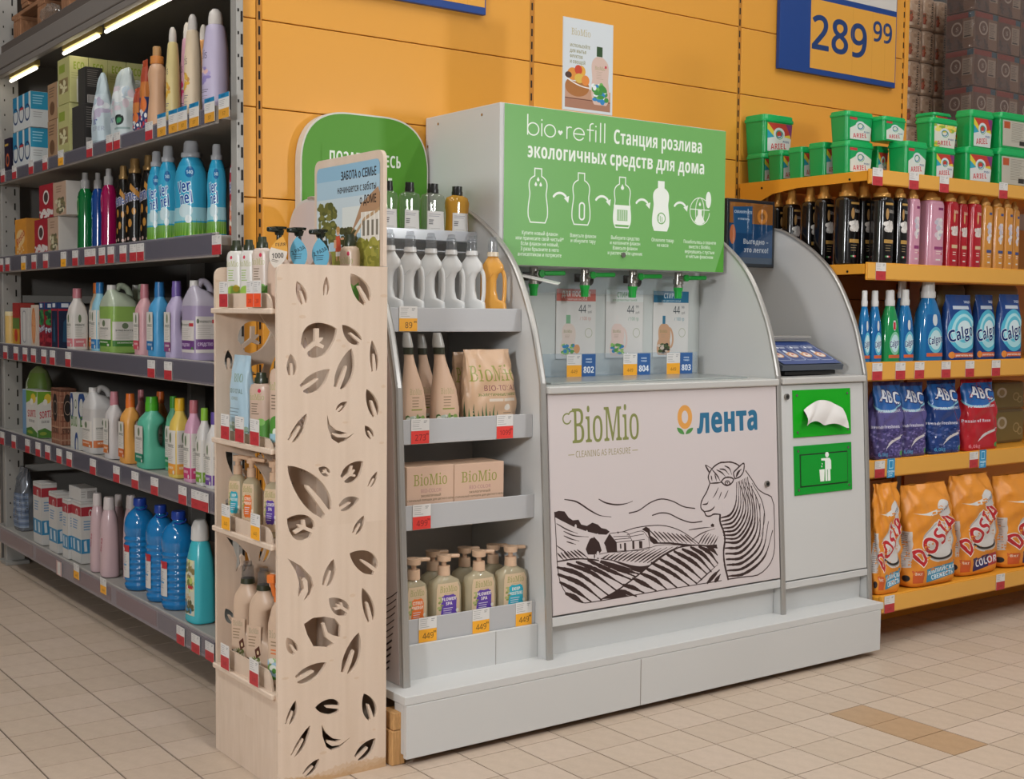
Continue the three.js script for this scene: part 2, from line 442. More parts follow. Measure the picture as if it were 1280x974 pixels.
  [2.37, 1.302, -3.47, 0.09, 0.299, 0.04, 0, "white handled refill bottle, nearest to the amber one, fifth from left in the row"],
],
'refill:amber': [
  [2.455, 1.302, -3.47, 0.09, 0.298, 0.04, 0, "amber filled handled refill bottle at the right end of the row"],
],
'cleaner': [
  [2.093, 0.954, -3.387, 0.09, 0.332, 0.045, 0, "left beige angled neck cleaner bottle on the third station shelf"],
  [2.198, 0.954, -3.472, 0.087, 0.326, 0.035, 0, "beige angled neck cleaner bottle behind the two front ones"],
  [2.212, 0.954, -3.391, 0.104, 0.331, 0.052, 0, "right beige angled neck cleaner bottle on the third station shelf"],
],
'tan_pouch': [
  [2.37, 0.954, -3.485, 0.135, 0.266, 0.041, 0, "beige pouch mostly hidden behind the front pouch"],
  [2.403, 0.954, -3.421, 0.205, 0.276, 0.072, 0, "front beige pouch with green forest print"],
],
'carton': [
  [2.135, 0.688, -3.41, 0.175, 0.181, 0.12, 0, "left beige carton with green hill print on the fourth station shelf"],
  [2.321, 0.688, -3.41, 0.195, 0.179, 0.12, 0, "right beige carton with green hill print on the fourth station shelf"],
],
'gel:plain': [
  [2.225, 0.334, -3.474, 0.097, 0.247, 0.048, 0, "back row clear pump bottle between the orange and left purple labelled ones"],
  [2.351, 0.334, -3.476, 0.105, 0.245, 0.053, 0, "back row clear pump bottle between the two purple labelled ones"],
  [2.467, 0.334, -3.475, 0.1, 0.243, 0.05, 0, "back row clear pump bottle at the right before the turquoise labelled one"],
],
'tub:multi': [
  [4.317, 2.065, -3.975, 0.205, 0.17, 0.13, 0, "green capsule tub with rainbow label alone on top at the back left"],
  [4.282, 1.938, -3.965, 0.14, 0.126, 0.106, 0, "green capsule tub, rearmost in the row along the bracket"],
  [4.282, 1.938, -3.847, 0.14, 0.13, 0.085, 0, "green capsule tub, second rearmost in the row along the bracket"],
  [4.282, 1.938, -3.731, 0.14, 0.132, 0.085, 0, "green capsule tub, third from the back in the row along the bracket"],
  [4.282, 1.938, -3.615, 0.14, 0.139, 0.096, 0, "green capsule tub, fourth from the back in the row along the bracket"],
  [4.477, 1.938, -3.52, 0.079, 0.131, 0.1, 0, "green tub in the lower row hidden behind its neighbours"],
  [4.723, 1.938, -3.382, 0.16, 0.132, 0.085, 0, "lower green tub with rainbow label left of the last front pair"],
  [5.06, 2.113, -3.55, 0.1, 0.074, 0.085, 0, "small upper green tub peeking out behind the flower labelled one"],
  [5.018, 2.092, -3.405, 0.177, 0.167, 0.09, 0, "upper green tub with a large rainbow label"],
  [4.98, 1.938, -3.382, 0.211, 0.153, 0.085, 0, "lower green tub below the large rainbow labelled one"],
  [4.99, 2.188, -3.6, 0.14, 0.081, 0.11, 0, "green tub in the upper back row behind the rainbow labelled one"],
  [4.998, 1.938, -3.6, 0.141, 0.174, 0.11, 0, "green tub in the lower back row behind the rainbow labelled ones"],
],
'tub:white': [
  [4.303, 2.073, -3.503, 0.182, 0.121, 0.099, 0, "upper green tub of the front left pair on the right shelving"],
  [4.303, 1.938, -3.497, 0.182, 0.134, 0.095, 0, "lower green tub of the front left pair on the right shelving"],
  [4.459, 2.081, -3.442, 0.157, 0.101, 0.085, 0, "second upper green tub with a white label"],
  [4.532, 1.938, -3.391, 0.155, 0.142, 0.102, 0, "lower green tub under the flower labelled one"],
],
'tub:white2': [
  [4.759, 2.071, -3.415, 0.201, 0.13, 0.09, 0, "upper green tub with a yellow flower label"],
],
'tub:back': [
  [5.245, 2.108, -3.382, 0.25, 0.157, 0.085, 0, "upper green tub turned to its grey text label"],
  [5.245, 1.938, -3.382, 0.25, 0.169, 0.085, 0, "lower green tub turned to its grey text label"],
],
'noir:tall': [
  [4.262, 1.563, -3.48, 0.096, 0.352, 0.081, 0, "front tall black bottle with gold cone cap beside the price rail corner"],
  [4.36, 1.563, -3.474, 0.079, 0.352, 0.067, 0, "tall black bottle with gold cone cap right behind the front one"],
  [4.258, 1.563, -3.598, 0.078, 0.349, 0.067, 0, "tall black bottle with gold cone cap, first back from the rail along the bracket"],
  [4.258, 1.563, -3.674, 0.069, 0.34, 0.059, 0, "tall black bottle with gold cone cap, second back from the rail along the bracket"],
  [4.258, 1.563, -3.778, 0.075, 0.334, 0.063, 0, "tall black bottle with gold cone cap, third back from the rail along the bracket"],
  [4.258, 1.563, -3.856, 0.069, 0.326, 0.058, 0, "tall black bottle with gold cone cap, fourth back from the rail along the bracket"],
  [4.258, 1.563, -3.92, 0.05, 0.315, 0.042, 0, "tall black bottle with gold cone cap, fifth back from the rail along the bracket"],
],
'noir:low': [
  [4.356, 1.563, -3.379, 0.092, 0.319, 0.078, 0, "left black bottle with low gold cap on the right shelving"],
  [4.457, 1.563, -3.368, 0.066, 0.322, 0.056, 0, "right black bottle with low gold cap next to the pink bottles"],
],
'perf:pink': [
  [4.54, 1.563, -3.365, 0.063, 0.319, 0.05, 0, "narrow pink bottle with gold cap beside the black bottles"],
  [4.69, 1.563, -3.384, 0.111, 0.321, 0.089, 0, "broad pink bottle with gold cap beside the red bottles"],
],
'perf:red': [
  [4.805, 1.563, -3.37, 0.074, 0.323, 0.059, 0, "left red bottle with gold cap and white flower print"],
  [4.906, 1.563, -3.385, 0.062, 0.321, 0.049, 0, "middle red bottle with gold cap and white flower print"],
  [4.975, 1.563, -3.369, 0.073, 0.323, 0.058, 0, "right red bottle with gold cap beside the orange bottles"],
],
'perf:orange': [
  [5.059, 1.563, -3.367, 0.067, 0.32, 0.054, 0, "first orange bottle with gold cap, counted from the red bottles"],
  [5.146, 1.563, -3.367, 0.068, 0.319, 0.055, 0, "second orange bottle with gold cap, counted from the red bottles"],
  [5.219, 1.563, -3.363, 0.059, 0.319, 0.047, 0, "third orange bottle with gold cap, counted from the red bottles"],
  [5.307, 1.563, -3.379, 0.048, 0.315, 0.039, 0, "fourth orange bottle with gold cap, counted from the red bottles"],
],
'calg:blue': [
  [4.238, 1.158, -3.361, 0.056, 0.296, 0.039, 0, "blue gel bottle half covered by the station side panel"],
  [4.31, 1.158, -3.366, 0.068, 0.297, 0.048, 0, "blue gel bottle left of the green gel bottle"],
  [4.514, 1.158, -3.37, 0.094, 0.305, 0.056, 0, "blue gel bottle right of the green gel bottle"],
  [4.648, 1.158, -3.488, 0.086, 0.347, 0.052, 0, "blue gel bottle in the back row behind the green one"],
],
'calg:green': [
  [4.417, 1.158, -3.373, 0.102, 0.301, 0.062, 0, "green gel bottle with a white cap"],
],
'calg:blue2': [
  [4.697, 1.158, -3.388, 0.161, 0.348, 0.088, 0, "largest blue gel bottle with a white cap beside the blue bags"],
],
'calbag': [
  [4.897, 1.158, -3.381, 0.193, 0.289, 0.077, 0, "left blue powder bag with a swirl circle print"],
  [5.126, 1.158, -3.403, 0.14, 0.293, 0.061, 0, "middle blue powder bag with a swirl circle print"],
  [5.278, 1.158, -3.375, 0.165, 0.297, 0.066, 0, "right blue powder bag with a swirl circle print"],
],
'abc:purple': [
  [4.421, 0.752, -3.387, 0.183, 0.324, 0.083, 0, "left purple powder bag with blue top"],
  [4.615, 0.752, -3.41, 0.17, 0.315, 0.089, 0, "second purple powder bag with blue top"],
],
'abc:blue': [
  [4.825, 0.752, -3.405, 0.21, 0.32, 0.114, 0, "glossy dark blue powder bag beside the red bag"],
],
'abc:red': [
  [5.085, 0.752, -3.404, 0.25, 0.319, 0.114, 0, "red glossy powder bag with blue top"],
],
'olive_pack': [
  [5.496, 0.913, -3.55, 0.264, 0.132, 0.12, 0, "upper olive brown paper pack behind the red powder bag"],
  [5.504, 0.752, -3.55, 0.264, 0.16, 0.12, 0, "lower olive brown paper pack behind the red powder bag"],
  [5.127, 1.158, -3.62, 0.212, 0.339, 0.12, 0, "brown paper pack at the back of the third right shelf"],
  [5.453, 1.158, -3.62, 0.432, 0.344, 0.12, 0, "second brown paper pack at the back of the third right shelf"],
],
'dosia:alp': [
  [4.297, 0.218, -3.278, 0.157, 0.45, 0.078, 0, "leftmost orange powder bag with blue banner, cut off by the station"],
  [4.605, 0.218, -3.32, 0.335, 0.421, 0.17, 0, "second orange powder bag with blue banner"],
],
'dosia:color': [
  [4.965, 0.218, -3.345, 0.31, 0.435, 0.17, 0, "orange powder bag with dark COLOR banner and silver crease"],
  [5.36, 0.218, -3.352, 0.44, 0.41, 0.2, 0, "rightmost orange powder bag with dark banner cut by the picture edge"],
],
};
const LEAVES = [[84,1366,60,1433,0.22,0.22],[148,1391,152,1448,0.17,0.17],[288,1370,229,1458,0.25,0.25],[80,1233,186,1301,0.42,0.33],[266,1261,202,1312,0.28,0.2],[308,1171,299,1268,0.14,0.14],[44,1167,41,1231,0.24,0.24],[186,1124,232,1245,0.2,0.22],[69,1129,163,1186,0.2,0.25],[184,1064,219,1092,0.25,0.2],[315,1042,282,1127,0.2,0.2],[36,982,90,1063,0.15,0.17],[302,981,277,1021,0.25,0.25],[163,767,31,920,0.2,0.2],[163,885,127,908,0.3,0.3],[201,865,271,917,0.3,0.3],[289,838,318,885,0.17,0.17],[192,784,258,810,0.28,0.25],[115,726,29,771,0.4,0.35],[240,705,274,759,0.2,0.22],[146,563,175,642,0.2,0.22],[319,589,227,653,0.25,0.3],[227,481,160,530,0.3,0.25],[300,438,269,547,0.15,0.17],[59,385,28,435,0.28,0.25],[51,307,153,344,0.2,0.22],[210,296,258,417,0.2,0.2],[27,182,55,251,0.15,0.2],[199,205,116,220,0.27,0.27],[305,147,275,233,0.25,0.25],[42,87,100,171,0.12,0.15],[247,40,315,92,0.25,0.25],[78,27,130,68,0.2,0.22]];
const LEAF_OUTLINES = [[[154,1058],[163,1029],[184,1012],[218,1002],[201,998],[175,1004],[171,1001],[188,991],[218,989],[245,1003],[213,980],[192,973],[169,988],[156,1022]],[[32,658],[72,633],[105,598],[112,571],[100,546],[80,533],[94,558],[92,588],[84,598],[78,590],[82,567],[63,545],[66,587],[55,622]],[[81,466],[109,480],[146,479],[180,468],[198,444],[196,412],[176,419],[157,431],[146,461],[140,458],[151,418],[176,396],[159,387],[112,396],[92,433]],[[137,166],[151,140],[173,119],[201,110],[186,106],[155,116],[155,109],[170,97],[195,95],[232,112],[195,87],[170,84],[152,98],[140,131]]];
const INK_STROKES = [[5.8,58,350,108,362,168,397,210,417,259,426],[5.8,206,361,234,375,283,386,327,386,358,380],[5.8,341,420,384,415,442,391,493,383,546,395,600,419,655,430],[5.8,449,437,488,432,527,438,581,462,636,479,689,480],[4.3,14,389,18,480,21,572,33,629,66,675,125,704,173,707,468,706,781,706],[4.3,22,428,68,453,110,469],[4.3,51,456,92,474,157,485],[4.3,51,471,80,484,116,495],[4.3,63,492,81,498,101,505],[2.9,251,482,329,487,351,516],[2.9,281,516,351,516],[2.9,267,495,335,499],[2.9,273,505,343,507],[2.9,329,494,402,489,425,511],[2.9,352,518,409,518],[2.9,335,502,406,499],[2.9,428,511,432,548],[2.9,282,550,349,551,432,548],[2.9,251,482,227,510],[5.8,181,547,180,562],[4.3,310,482,366,474,450,473,515,481,582,504,637,536,672,560],[5.8,436,490,464,515,485,535],[5.8,456,494,484,518,506,538],[5.8,477,498,505,521,527,541],[5.8,498,501,525,524,548,544],[5.8,518,505,546,527,569,547],[5.8,539,509,567,531,590,549],[5.8,560,513,588,534,611,552],[5.8,581,517,609,537,633,555],[5.8,603,521,630,541,655,558],[4.3,623,505,684,504,750,505],[4.3,637,541,691,522,754,512],[5.8,672,557,688,539,709,522],[5.8,686,560,702,542,721,526],[5.8,701,562,716,546,733,530],[5.8,715,565,730,549,745,534],[5.8,730,567,744,552,757,538],[5.8,745,570,758,556,769,542],[4.3,192,561,262,576,350,604,395,612,440,609,504,582,590,559],[2.9,189,549,274,546,400,554,477,545,590,556],[5.8,213,566,228,560,246,553],[5.8,231,570,250,562,272,553],[5.8,250,573,272,564,298,554],[5.8,268,576,294,565,325,554],[5.8,287,579,316,567,351,554],[5.8,306,582,338,569,378,555],[5.8,325,585,360,571,405,555],[5.8,343,588,383,572,432,556],[5.8,362,592,406,574,459,556],[5.8,382,595,428,576,486,557],[5.8,401,598,451,578,514,557],[5.8,420,601,474,580,542,558],[5.8,440,604,498,581,570,558],[7.2,20,554,93,553,153,560,225,576,312,605,389,630],[5.8,23,527,35,539,48,552],[5.8,37,526,50,540,65,553],[5.8,51,526,66,540,82,554],[5.8,65,525,82,540,100,554],[5.8,79,525,98,540,117,555],[5.8,93,524,114,540,135,556],[5.8,107,524,130,540,153,557],[4.3,20,501,52,523,87,552],[15.8,54,664,95,683,125,703],[15.8,30,624,95,660,161,705],[15.8,24,597,118,639,206,704],[15.8,21,573,112,606,240,694],[15.8,64,566,165,607,276,682],[15.8,102,564,202,607,307,666],[15.8,153,564,244,607,345,652],[15.8,207,574,288,609,364,644],[15.8,256,588,319,615,379,636],[7.2,203,704,276,682,389,633,478,589,563,564,665,564,763,584],[15.8,276,682,320,694,365,712],[15.8,307,666,352,681,400,704],[15.8,351,648,402,673,458,704],[15.8,389,635,454,665,510,706],[15.8,414,621,493,659,557,704],[15.8,440,604,532,649,617,704],[15.8,478,594,572,644,655,701],[15.8,511,580,605,633,682,691],[15.8,550,575,639,621,709,674],[15.8,590,571,666,609,730,667],[15.8,631,568,693,602,747,653],[15.8,672,570,721,595,764,640],[15.8,713,573,742,590,763,610],[5.8,655,703,709,674,764,645],[15.8,710,706,744,683,772,666],[15.8,748,705,762,696,776,683],[5.8,921,311,953,346,986,385,1019,404,1062,425,1069,571,1066,628,1043,671,980,706,901,706,816,705],[7.2,734,344,716,375,698,395,687,413,686,432,703,447,711,461,733,464,748,459,779,462],[5.8,695,419,717,418,723,411],[5.8,704,445,733,444,751,435,755,430],[7.2,734,344,726,322,737,301,759,284,789,273,811,273,842,274,873,283,889,292],[7.2,733,306,725,295,714,278,744,291],[7.2,863,337,857,315,874,302,912,283,909,313,890,331,863,337],[10.2,871,329,882,314,897,304],[7.2,791,343,809,331,836,330,856,339,841,355,814,358,791,343],[5.8,738,345,775,346,794,346],[5.8,770,298,797,311,813,325],[5.8,786,296,812,301,832,319],[5.8,812,286,835,297,847,320],[5.8,741,318,745,337],[5.8,760,314,768,339],[5.8,748,297,775,323,787,342],[4.3,776,364,758,389,747,399],[4.3,792,381,777,407],[4.3,826,378,811,399,804,406],[11.6,782,465,781,489,799,529,804,557,796,600,799,644,816,705],[5.8,837,351,830,344,817,343,811,349,818,356,831,357,837,351],[8.7,785,476,836,467,864,430,871,351],[8.7,787,489,842,481,876,439,880,349],[8.7,790,502,849,496,888,448,888,347],[8.7,793,515,855,511,901,457,896,345],[8.7,795,528,862,525,914,466,905,343],[8.7,798,541,868,540,926,475,913,341],[8.7,800,554,875,555,939,484,921,338],[8.7,803,568,881,570,951,493,930,336],[11.6,803,568,881,570,951,493,930,336],[11.6,805,589,885,590,961,518,951,371],[11.6,807,610,888,611,971,543,972,406],[11.6,810,631,891,632,981,569,994,441],[11.6,812,652,894,652,991,594,1016,477],[11.6,814,673,897,673,1000,619,1038,512],[11.6,817,694,901,694,1010,644,1060,548],[4.3,883,349,908,406,917,457,895,488],[4.3,901,352,932,412,942,467,919,507],[4.3,918,355,956,419,967,478,943,526],[4.3,936,357,980,425,993,488,967,545],[4.3,954,360,1004,431,1018,499,992,564]];
const INK_FILLS = [[14,389,32,386,56,390,73,412,91,423,115,423,126,440,151,447,175,438,199,447,214,460,236,466,251,476,236,485,199,480,151,466,92,444,45,421,14,405],[224,512,251,484,281,516,282,550,243,547],[314,521,323,522,324,549,314,548],[352,518,361,519,362,547,352,546],[383,521,398,523,398,548,384,546],[295,522,301,523,302,539,296,539],[285,479,291,480,291,486,285,485],[143,525,152,508,163,492,181,487,203,508,213,537,204,545,176,547,152,544],[398,482,417,474,434,483,437,507,464,524,476,540,451,538,435,526,424,496],[231,527,240,527,252,541,251,548,237,545],[732,498,741,492,751,497,749,504,736,503],[464,534,530,540,597,552,679,566,762,571,763,585,686,567,597,561,530,546,477,540],[262,578,337,600,395,612,427,610,395,631,363,620,312,600],[215,703,276,682,314,700,333,707,265,707],[829,350,823,346,818,349,824,353]];
const TAGS = {"L":[[[-6.769,"r"],[-6.556,"r"],[-6.266,"r"],[-6.041,"r"],[-5.405,"r"],[-5.155,"r"],[-5.067,"r"],[-4.71,"r"],[-5.801,"y"],[-4.581,"b"],[-4.468,"b"],[-4.379,"b"],[-4.273,"b"],[-4.138,"b"],[-4.018,"b"]],[[-6.825,"r"],[-6.704,"r"],[-6.24,"r"],[-6.052,"r"],[-5.614,"r"],[-5.446,"r"],[-5.381,"r"],[-5.261,"r"],[-5.15,"r"],[-5.006,"r"],[-4.892,"r"],[-4.811,"r"],[-4.084,"r"],[-6.418,"y"],[-5.781,"y"]],[[-6.77,"r"],[-6.576,"r"],[-6.413,"r"],[-6.269,"r"],[-6.099,"r"],[-5.964,"r"],[-5.731,"r"],[-4.706,"r"],[-4.534,"r"]],[[-6.853,"r"],[-6.636,"r"],[-6.391,"r"],[-6.214,"r"],[-6.058,"r"],[-5.881,"r"],[-5.732,"r"],[-5.405,"r"],[-5.109,"r"],[-4.892,"r"],[-4.681,"r"],[-4.401,"r"],[-4.279,"r"],[-4.203,"r"]],[[-4.429,"r"],[-4.287,"r"],[-4.161,"r"],[-5.285,"y"],[-5.902,"w"],[-5.646,"y"]]],"R":[[[4.245,"r"],[4.481,"r"],[4.688,"r"],[5.121,"r"]],[[4.281,"r"]],[[4.275,"r"],[4.426,"r"],[4.554,"r"],[4.739,"r"],[4.911,"r"],[5.108,"r"]],[[4.308,"r"],[4.962,"r"],[4.381,"c"],[5.029,"c"]],[[4.25,"r"],[5.024,"r"]]],"S":[[],[[2.088,"89"]],[[2.092,"273"],[2.416,"1099"]],[[2.091,"499"]],[[2.107,"449"],[2.309,"449"],[2.481,"449"]]],"W":[[[-3.529,"r"],[-3.346,"o"],[-3.297,"o"]],[[-3.522,"r"],[-3.42,"r"],[-3.318,"r"]],[[-3.52,"y"],[-3.315,"y"]],[[-3.531,"r"],[-3.327,"r"]]]};
// ================================================================ the hall
const M = {
  white: std(0xc9c9c7, 0.42), whiteEdge: std(0xc9c6c1, 0.4), alu: std(0x9c9a96, 0.38, { metalness: 0.55 }), steel: std(0xa9a49c, 0.25, { metalness: 0.9 }),
  grey: std(0x75716c, 0.6, { metalness: 0.2 }), rail: std(0x56525c, 0.3), railPink: std(0x8a4a4c, 0.4), black: std(0x0d0b0a, 0.6),
  yellow: std(0xe09d38, 0.4), yellowShelf: std(0xdf9a2c, 0.4), yellowRail: std(0xe0a64a, 0.32), backGrey: std(0xc6cac6, 0.5), slot: std(0x120c06, 0.8),
  upright: std(0xa3a09a, 0.45, { metalness: 0.15 }), leafGreen: std(0x5a9a3a, 0.4), gloss: std(0xd8d5d0, 0.2),
};
// floor: grout bed with single tiles
const XL = [], ZL = [];
for (let k = -26; k <= 44; k++) XL.push(k >= 0 ? 1.955 + 0.1785 * k : 1.955 + 0.1815 * k);
for (let k = -42; k <= 20; k++) ZL.push(-2.955 + 0.1645 * k);
const floor = struct('floor', new THREE.BoxGeometry(16, 0.2, 16), std(0x2a1f18, 0.9), [3, -0.104, -3.5]);
{
  const sets = [noiseTexture(256, 256, [189, 170, 151], [9, 9, 9]), noiseTexture(256, 256, [186, 167, 148], [9, 9, 9]), noiseTexture(256, 256, [191, 172, 154], [9, 9, 9]), noiseTexture(256, 256, [172, 142, 110], [10, 9, 8])]
    .map((map) => new THREE.MeshPhysicalMaterial({ map, roughness: 0.42, specularIntensity: 0.5 }));
  const rest = [[], [], []], list = [];
  for (let i = 0; i < XL.length - 1; i++) for (let j = 0; j < ZL.length - 1; j++) {
    const x = (XL[i] + XL[i + 1]) / 2, z = (ZL[j] + ZL[j + 1]) / 2, w = XL[i + 1] - XL[i] - 0.005, d = ZL[j + 1] - ZL[j] - 0.0034;
    const ang = Math.atan2(x, -z) * 57.3, dist = Math.hypot(x, z);
    const hidden = (x > 2.0 && x < 4.05 && z < -3.3) || (x > 1.85 && x < 2.1 && z < -3.3) || (x > 4 && z < -3.9) || (x > 1.95 && z < -3.6) || (x > 1.6 && x < 1.85 && z > -3.6 && z < -3.25);
    list.push({ x, z, w, d, seen: z < -1.2 && ang > 12.5 && ang < 59.5 && !hidden && dist < 8, dist });
  }
  const near = new Set(list.filter((t) => t.seen).sort((a, b) => a.dist - b.dist).slice(0, 296));
  for (const t of list) {
    const v = Math.floor(rnd() * 3), tan = t.x > 3.38 && t.x < 3.57 && t.z > -2.8 && t.z < -2.3 || (t.x > 3.9 && t.x < 4.1 && t.z > -2.3 && t.z < -2.14);
    const g = cached('tile' + [t.w.toFixed(4), t.d.toFixed(4)], () => { const q = new THREE.BoxGeometry(t.w, 0.008, t.d); return q; });
    if (near.has(t)) { const p = part(floor, 'tile', g, sets[tan ? 3 : v], [t.x - 3, 0.1 + (rnd() - 0.5) * 0.0008, t.z + 3.5]); p.rotation.y = Math.floor(rnd() * 2) * Math.PI; }
    else rest[v].push(at(g, t.x - 3, 0.1, t.z + 3.5));
  }
  rest.forEach((r, i) => { part(floor, 'far_tiles', merged(r), sets[i]).userData.kind = 'stuff'; });
}
const wallMat = std(0xa3a4a6, 0.9);
struct('ceiling', new THREE.BoxGeometry(16, 0.2, 16), std(0xb0b2b4, 0.95), [3, CEILING_Y + 0.1, -3.5]);
struct('wall_left', new THREE.BoxGeometry(0.2, CEILING_Y, 16), wallMat, [-5.1, CEILING_Y / 2, -3.5]);
struct('wall_right', new THREE.BoxGeometry(0.2, CEILING_Y, 16), wallMat, [11.1, CEILING_Y / 2, -3.5]);
struct('wall_back', new THREE.BoxGeometry(16, CEILING_Y, 0.2), std(0x3a3029, 0.9), [3, CEILING_Y / 2, -11.6]);
struct('wall_front', new THREE.BoxGeometry(16, CEILING_Y, 0.2), wallMat, [3, CEILING_Y / 2, 4.6]);

// ceiling battens: glowing diffuser and an area light of the same size just below it
const lampGlow = std(0xfff2e2, 0.5, { emissive: 0xffe8cc, emissiveIntensity: 6 });
[[-0.9, -6.2], [-1.2, -3.0], [-2.2, 1.6], [1.4, -1.6], [1.4, 2.0], [4.6, -0.6], [4.6, 2.4], [7.8, -1.6], [7.8, 1.8], [5.6, -7.0]].forEach(([x, z], i) => {
  const where = ['over the far left aisle', 'over the near left aisle', 'behind and left of the camera', 'above the wooden stand side', 'right behind the camera', 'in front of the refill station', 'far behind the refill station front', 'over the right aisle', 'over the near right aisle', 'behind the yellow panels'][i];
  const t = thing('ceiling_lamp', 'long white ceiling batten lamp ' + where, 'lamp', [x, CEILING_Y - 0.05, z], 0, 'ceiling batten lamps');
  part(t, 'housing', rbox(0.36, 0.07, 2.9, 0.01), M.whiteEdge, [0, 0.01, 0]); part(t, 'diffuser', rbox(0.3, 0.02, 2.8, 0.008), lampGlow, [0, -0.035, 0]);
  const l = new THREE.RectAreaLight(LAMP_WARM, LAMP_LEVEL, 0.3, 2.8); l.name = 'lamp_light'; l.position.set(0, -0.05, 0); l.rotation.x = -Math.PI / 2; t.add(l);
});
for (const [[x, y, z], sz, level, [ax, az], sideName] of STROBES) { // softboxes on stands, outside the picture
  const t = thing('studio_softbox', 'square photo softbox on a black stand ' + sideName + ' of the picture', 'lamp', [x, 0, z], Math.atan2(ax - x, az - z));
  part(t, 'stand_pole', cyl(0.014, 0.014, y, 12), M.black, [0, y / 2, -0.12]);
  for (let k = 0; k < 3; k++) part(t, 'leg', at(cyl(0.01, 0.01, 0.62, 8), 0, 0, 0, 0, 0, 0.9), M.black, [0.24 * Math.cos(k * 2.094), 0.2, -0.12 + 0.24 * Math.sin(k * 2.094)], [0, -k * 2.094, 0]);
  part(t, 'shell', at(new THREE.CylinderGeometry(sz * 0.72, 0.05, 0.16, 4, 1, true), 0, y, -0.09, Math.PI / 2, 0, Math.PI / 4), std(0x111111, 0.7, { side: 2 }));
  part(t, 'front_cloth', box(sz, sz, 0.008), std(0xffffff, 0.6, { emissive: 0xffffff, emissiveIntensity: 4 }), [0, y, 0]);
  const l = new THREE.RectAreaLight(new THREE.Color(0.97, 0.985, 1), level, sz, sz); l.name = 'softbox_light'; l.position.set(0, y, 0.01); l.rotation.y = Math.PI; t.add(l);
}

// ================================================================ yellow end panels with perforated posts
const WALL_Z = -4.05;
{
  const wall = struct('wall_end_panels');
  const posts = [1.885, 3.043, 4.2, 5.36], seams = [3.22, 2.93, 2.63, 2.337, 2.041, 1.735, 1.43, 1.13, 0.83, 0.53, 0.23, 0.02];
  const spans = [[1.815, 1.872], [1.895, 3.032], [3.054, 4.189], [4.211, 5.349]];
  spans.forEach(([a, b], i) => { for (let k = 0; k < seams.length - 1; k++) part(wall, 'panel', rbox(b - a, seams[k] - seams[k + 1] - 0.003, 0.03, 0.003), M.yellow, [(a + b) / 2, (seams[k] + seams[k + 1]) / 2, WALL_Z - 0.015]); });
  posts.forEach((x, i) => {
    const p = part(wall, 'post', box(0.02, 3.2, 0.03), i === 3 ? M.yellow : std(0xb97a20, 0.5), [x, 1.62, WALL_Z - 0.018]);
    const slots = []; for (let y = 0.05; y < 3.15; y += 0.05) slots.push(at(box(0.006, 0.028, 0.002), 0, y - 1.62, 0.0155));
    part(p, 'slots', merged(slots), M.slot).userData.kind = 'stuff';
  });
  part(wall, 'end_trim', rbox(0.03, 3.22, 0.05, 0.004), M.yellow, [5.38, 1.62, WALL_Z - 0.02]);
  part(wall, 'core', box(3.57, 3.2, 0.02), std(0xb97a20, 0.5), [3.6, 1.62, WALL_Z - 0.05]);
}

// ================================================================ price tags
function tagFace(kind) {
  return print('tag' + kind, 96, 128, (g, w, h) => {
    const top = 62; fill(g, '#d9d6d2', 0, 0, w, h);
    if (kind === 'b') { fill(g, '#d8d5d0', 0, 0, w, h); fill(g, '#1c7fae', 0, 0, w, 24); txt(g, 'ХИТ', 40, 13, 18, '#0d4a70'); fill(g, '#d79a35', 0, 78, w, 50); rule(g, 8, 34, 60, 4, 9, '#8b8a8a'); txt(g, '57', 48, 103, 26, '#9a6a1c'); return; }
    if (kind === 'c') { fill(g, '#2a8fc0', 0, 0, w, h); g.strokeStyle = '#bfe3f2'; g.lineWidth = 5; g.strokeRect(26, 14, 44, 50); txt(g, 'СКИДКА', 48, 84, 20, '#d8eef6'); rule(g, 16, 100, 64, 2, 12, '#d8eef6', 4); return; }
    if (kind === 'w') { fill(g, '#c79a92', 0, 0, w, h); fill(g, '#d8d2cc', 20, 8, 56, 112); return; }
    rule(g, 8, 10, 50, 5, 10, '#8b8988'); fill(g, '#777', 66, 12, 18, 3); fill(g, '#777', 66, 20, 12, 3);
    const n = { 89: '89', 273: '273', 1099: '1099', 499: '499', 449: '449', y: '', r: '', o: '' }[kind], yel = kind === '89' || kind === '449' || kind === 'y';
    fill(g, yel ? '#f0a92a' : kind === 'o' ? '#e8552c' : n ? '#dd3b33' : '#b8343a', 0, top, w, h - top);
    if (n) { txt(g, n, 50, 96, n.length > 3 ? 34 : 42, yel ? '#4a3410' : '#701313', { weight: 'normal', sx: 0.85 }); txt(g, '99', 84, 80, 14, yel ? '#4a3410' : '#701313'); }
    else { txt(g, kind === 'y' ? '449' : '249', 48, 98, 28, yel ? '#8a5a12' : '#8a1f25', { sx: 0.9, weight: 'normal' }); }
  }, 0.5);
}
const tagGeo = {};
function tag(parent, kind, w, h, pos, rot) {
  const key = w + '_' + h; tagGeo[key] ??= new THREE.BoxGeometry(w, h, 0.0016);
  const edge = std(0xc9c5c0, 0.5), face = tagFace(kind);
  const m = part(parent, 'price_tag', tagGeo[key], [edge, edge, edge, edge, face, edge], pos, rot); return m;
}

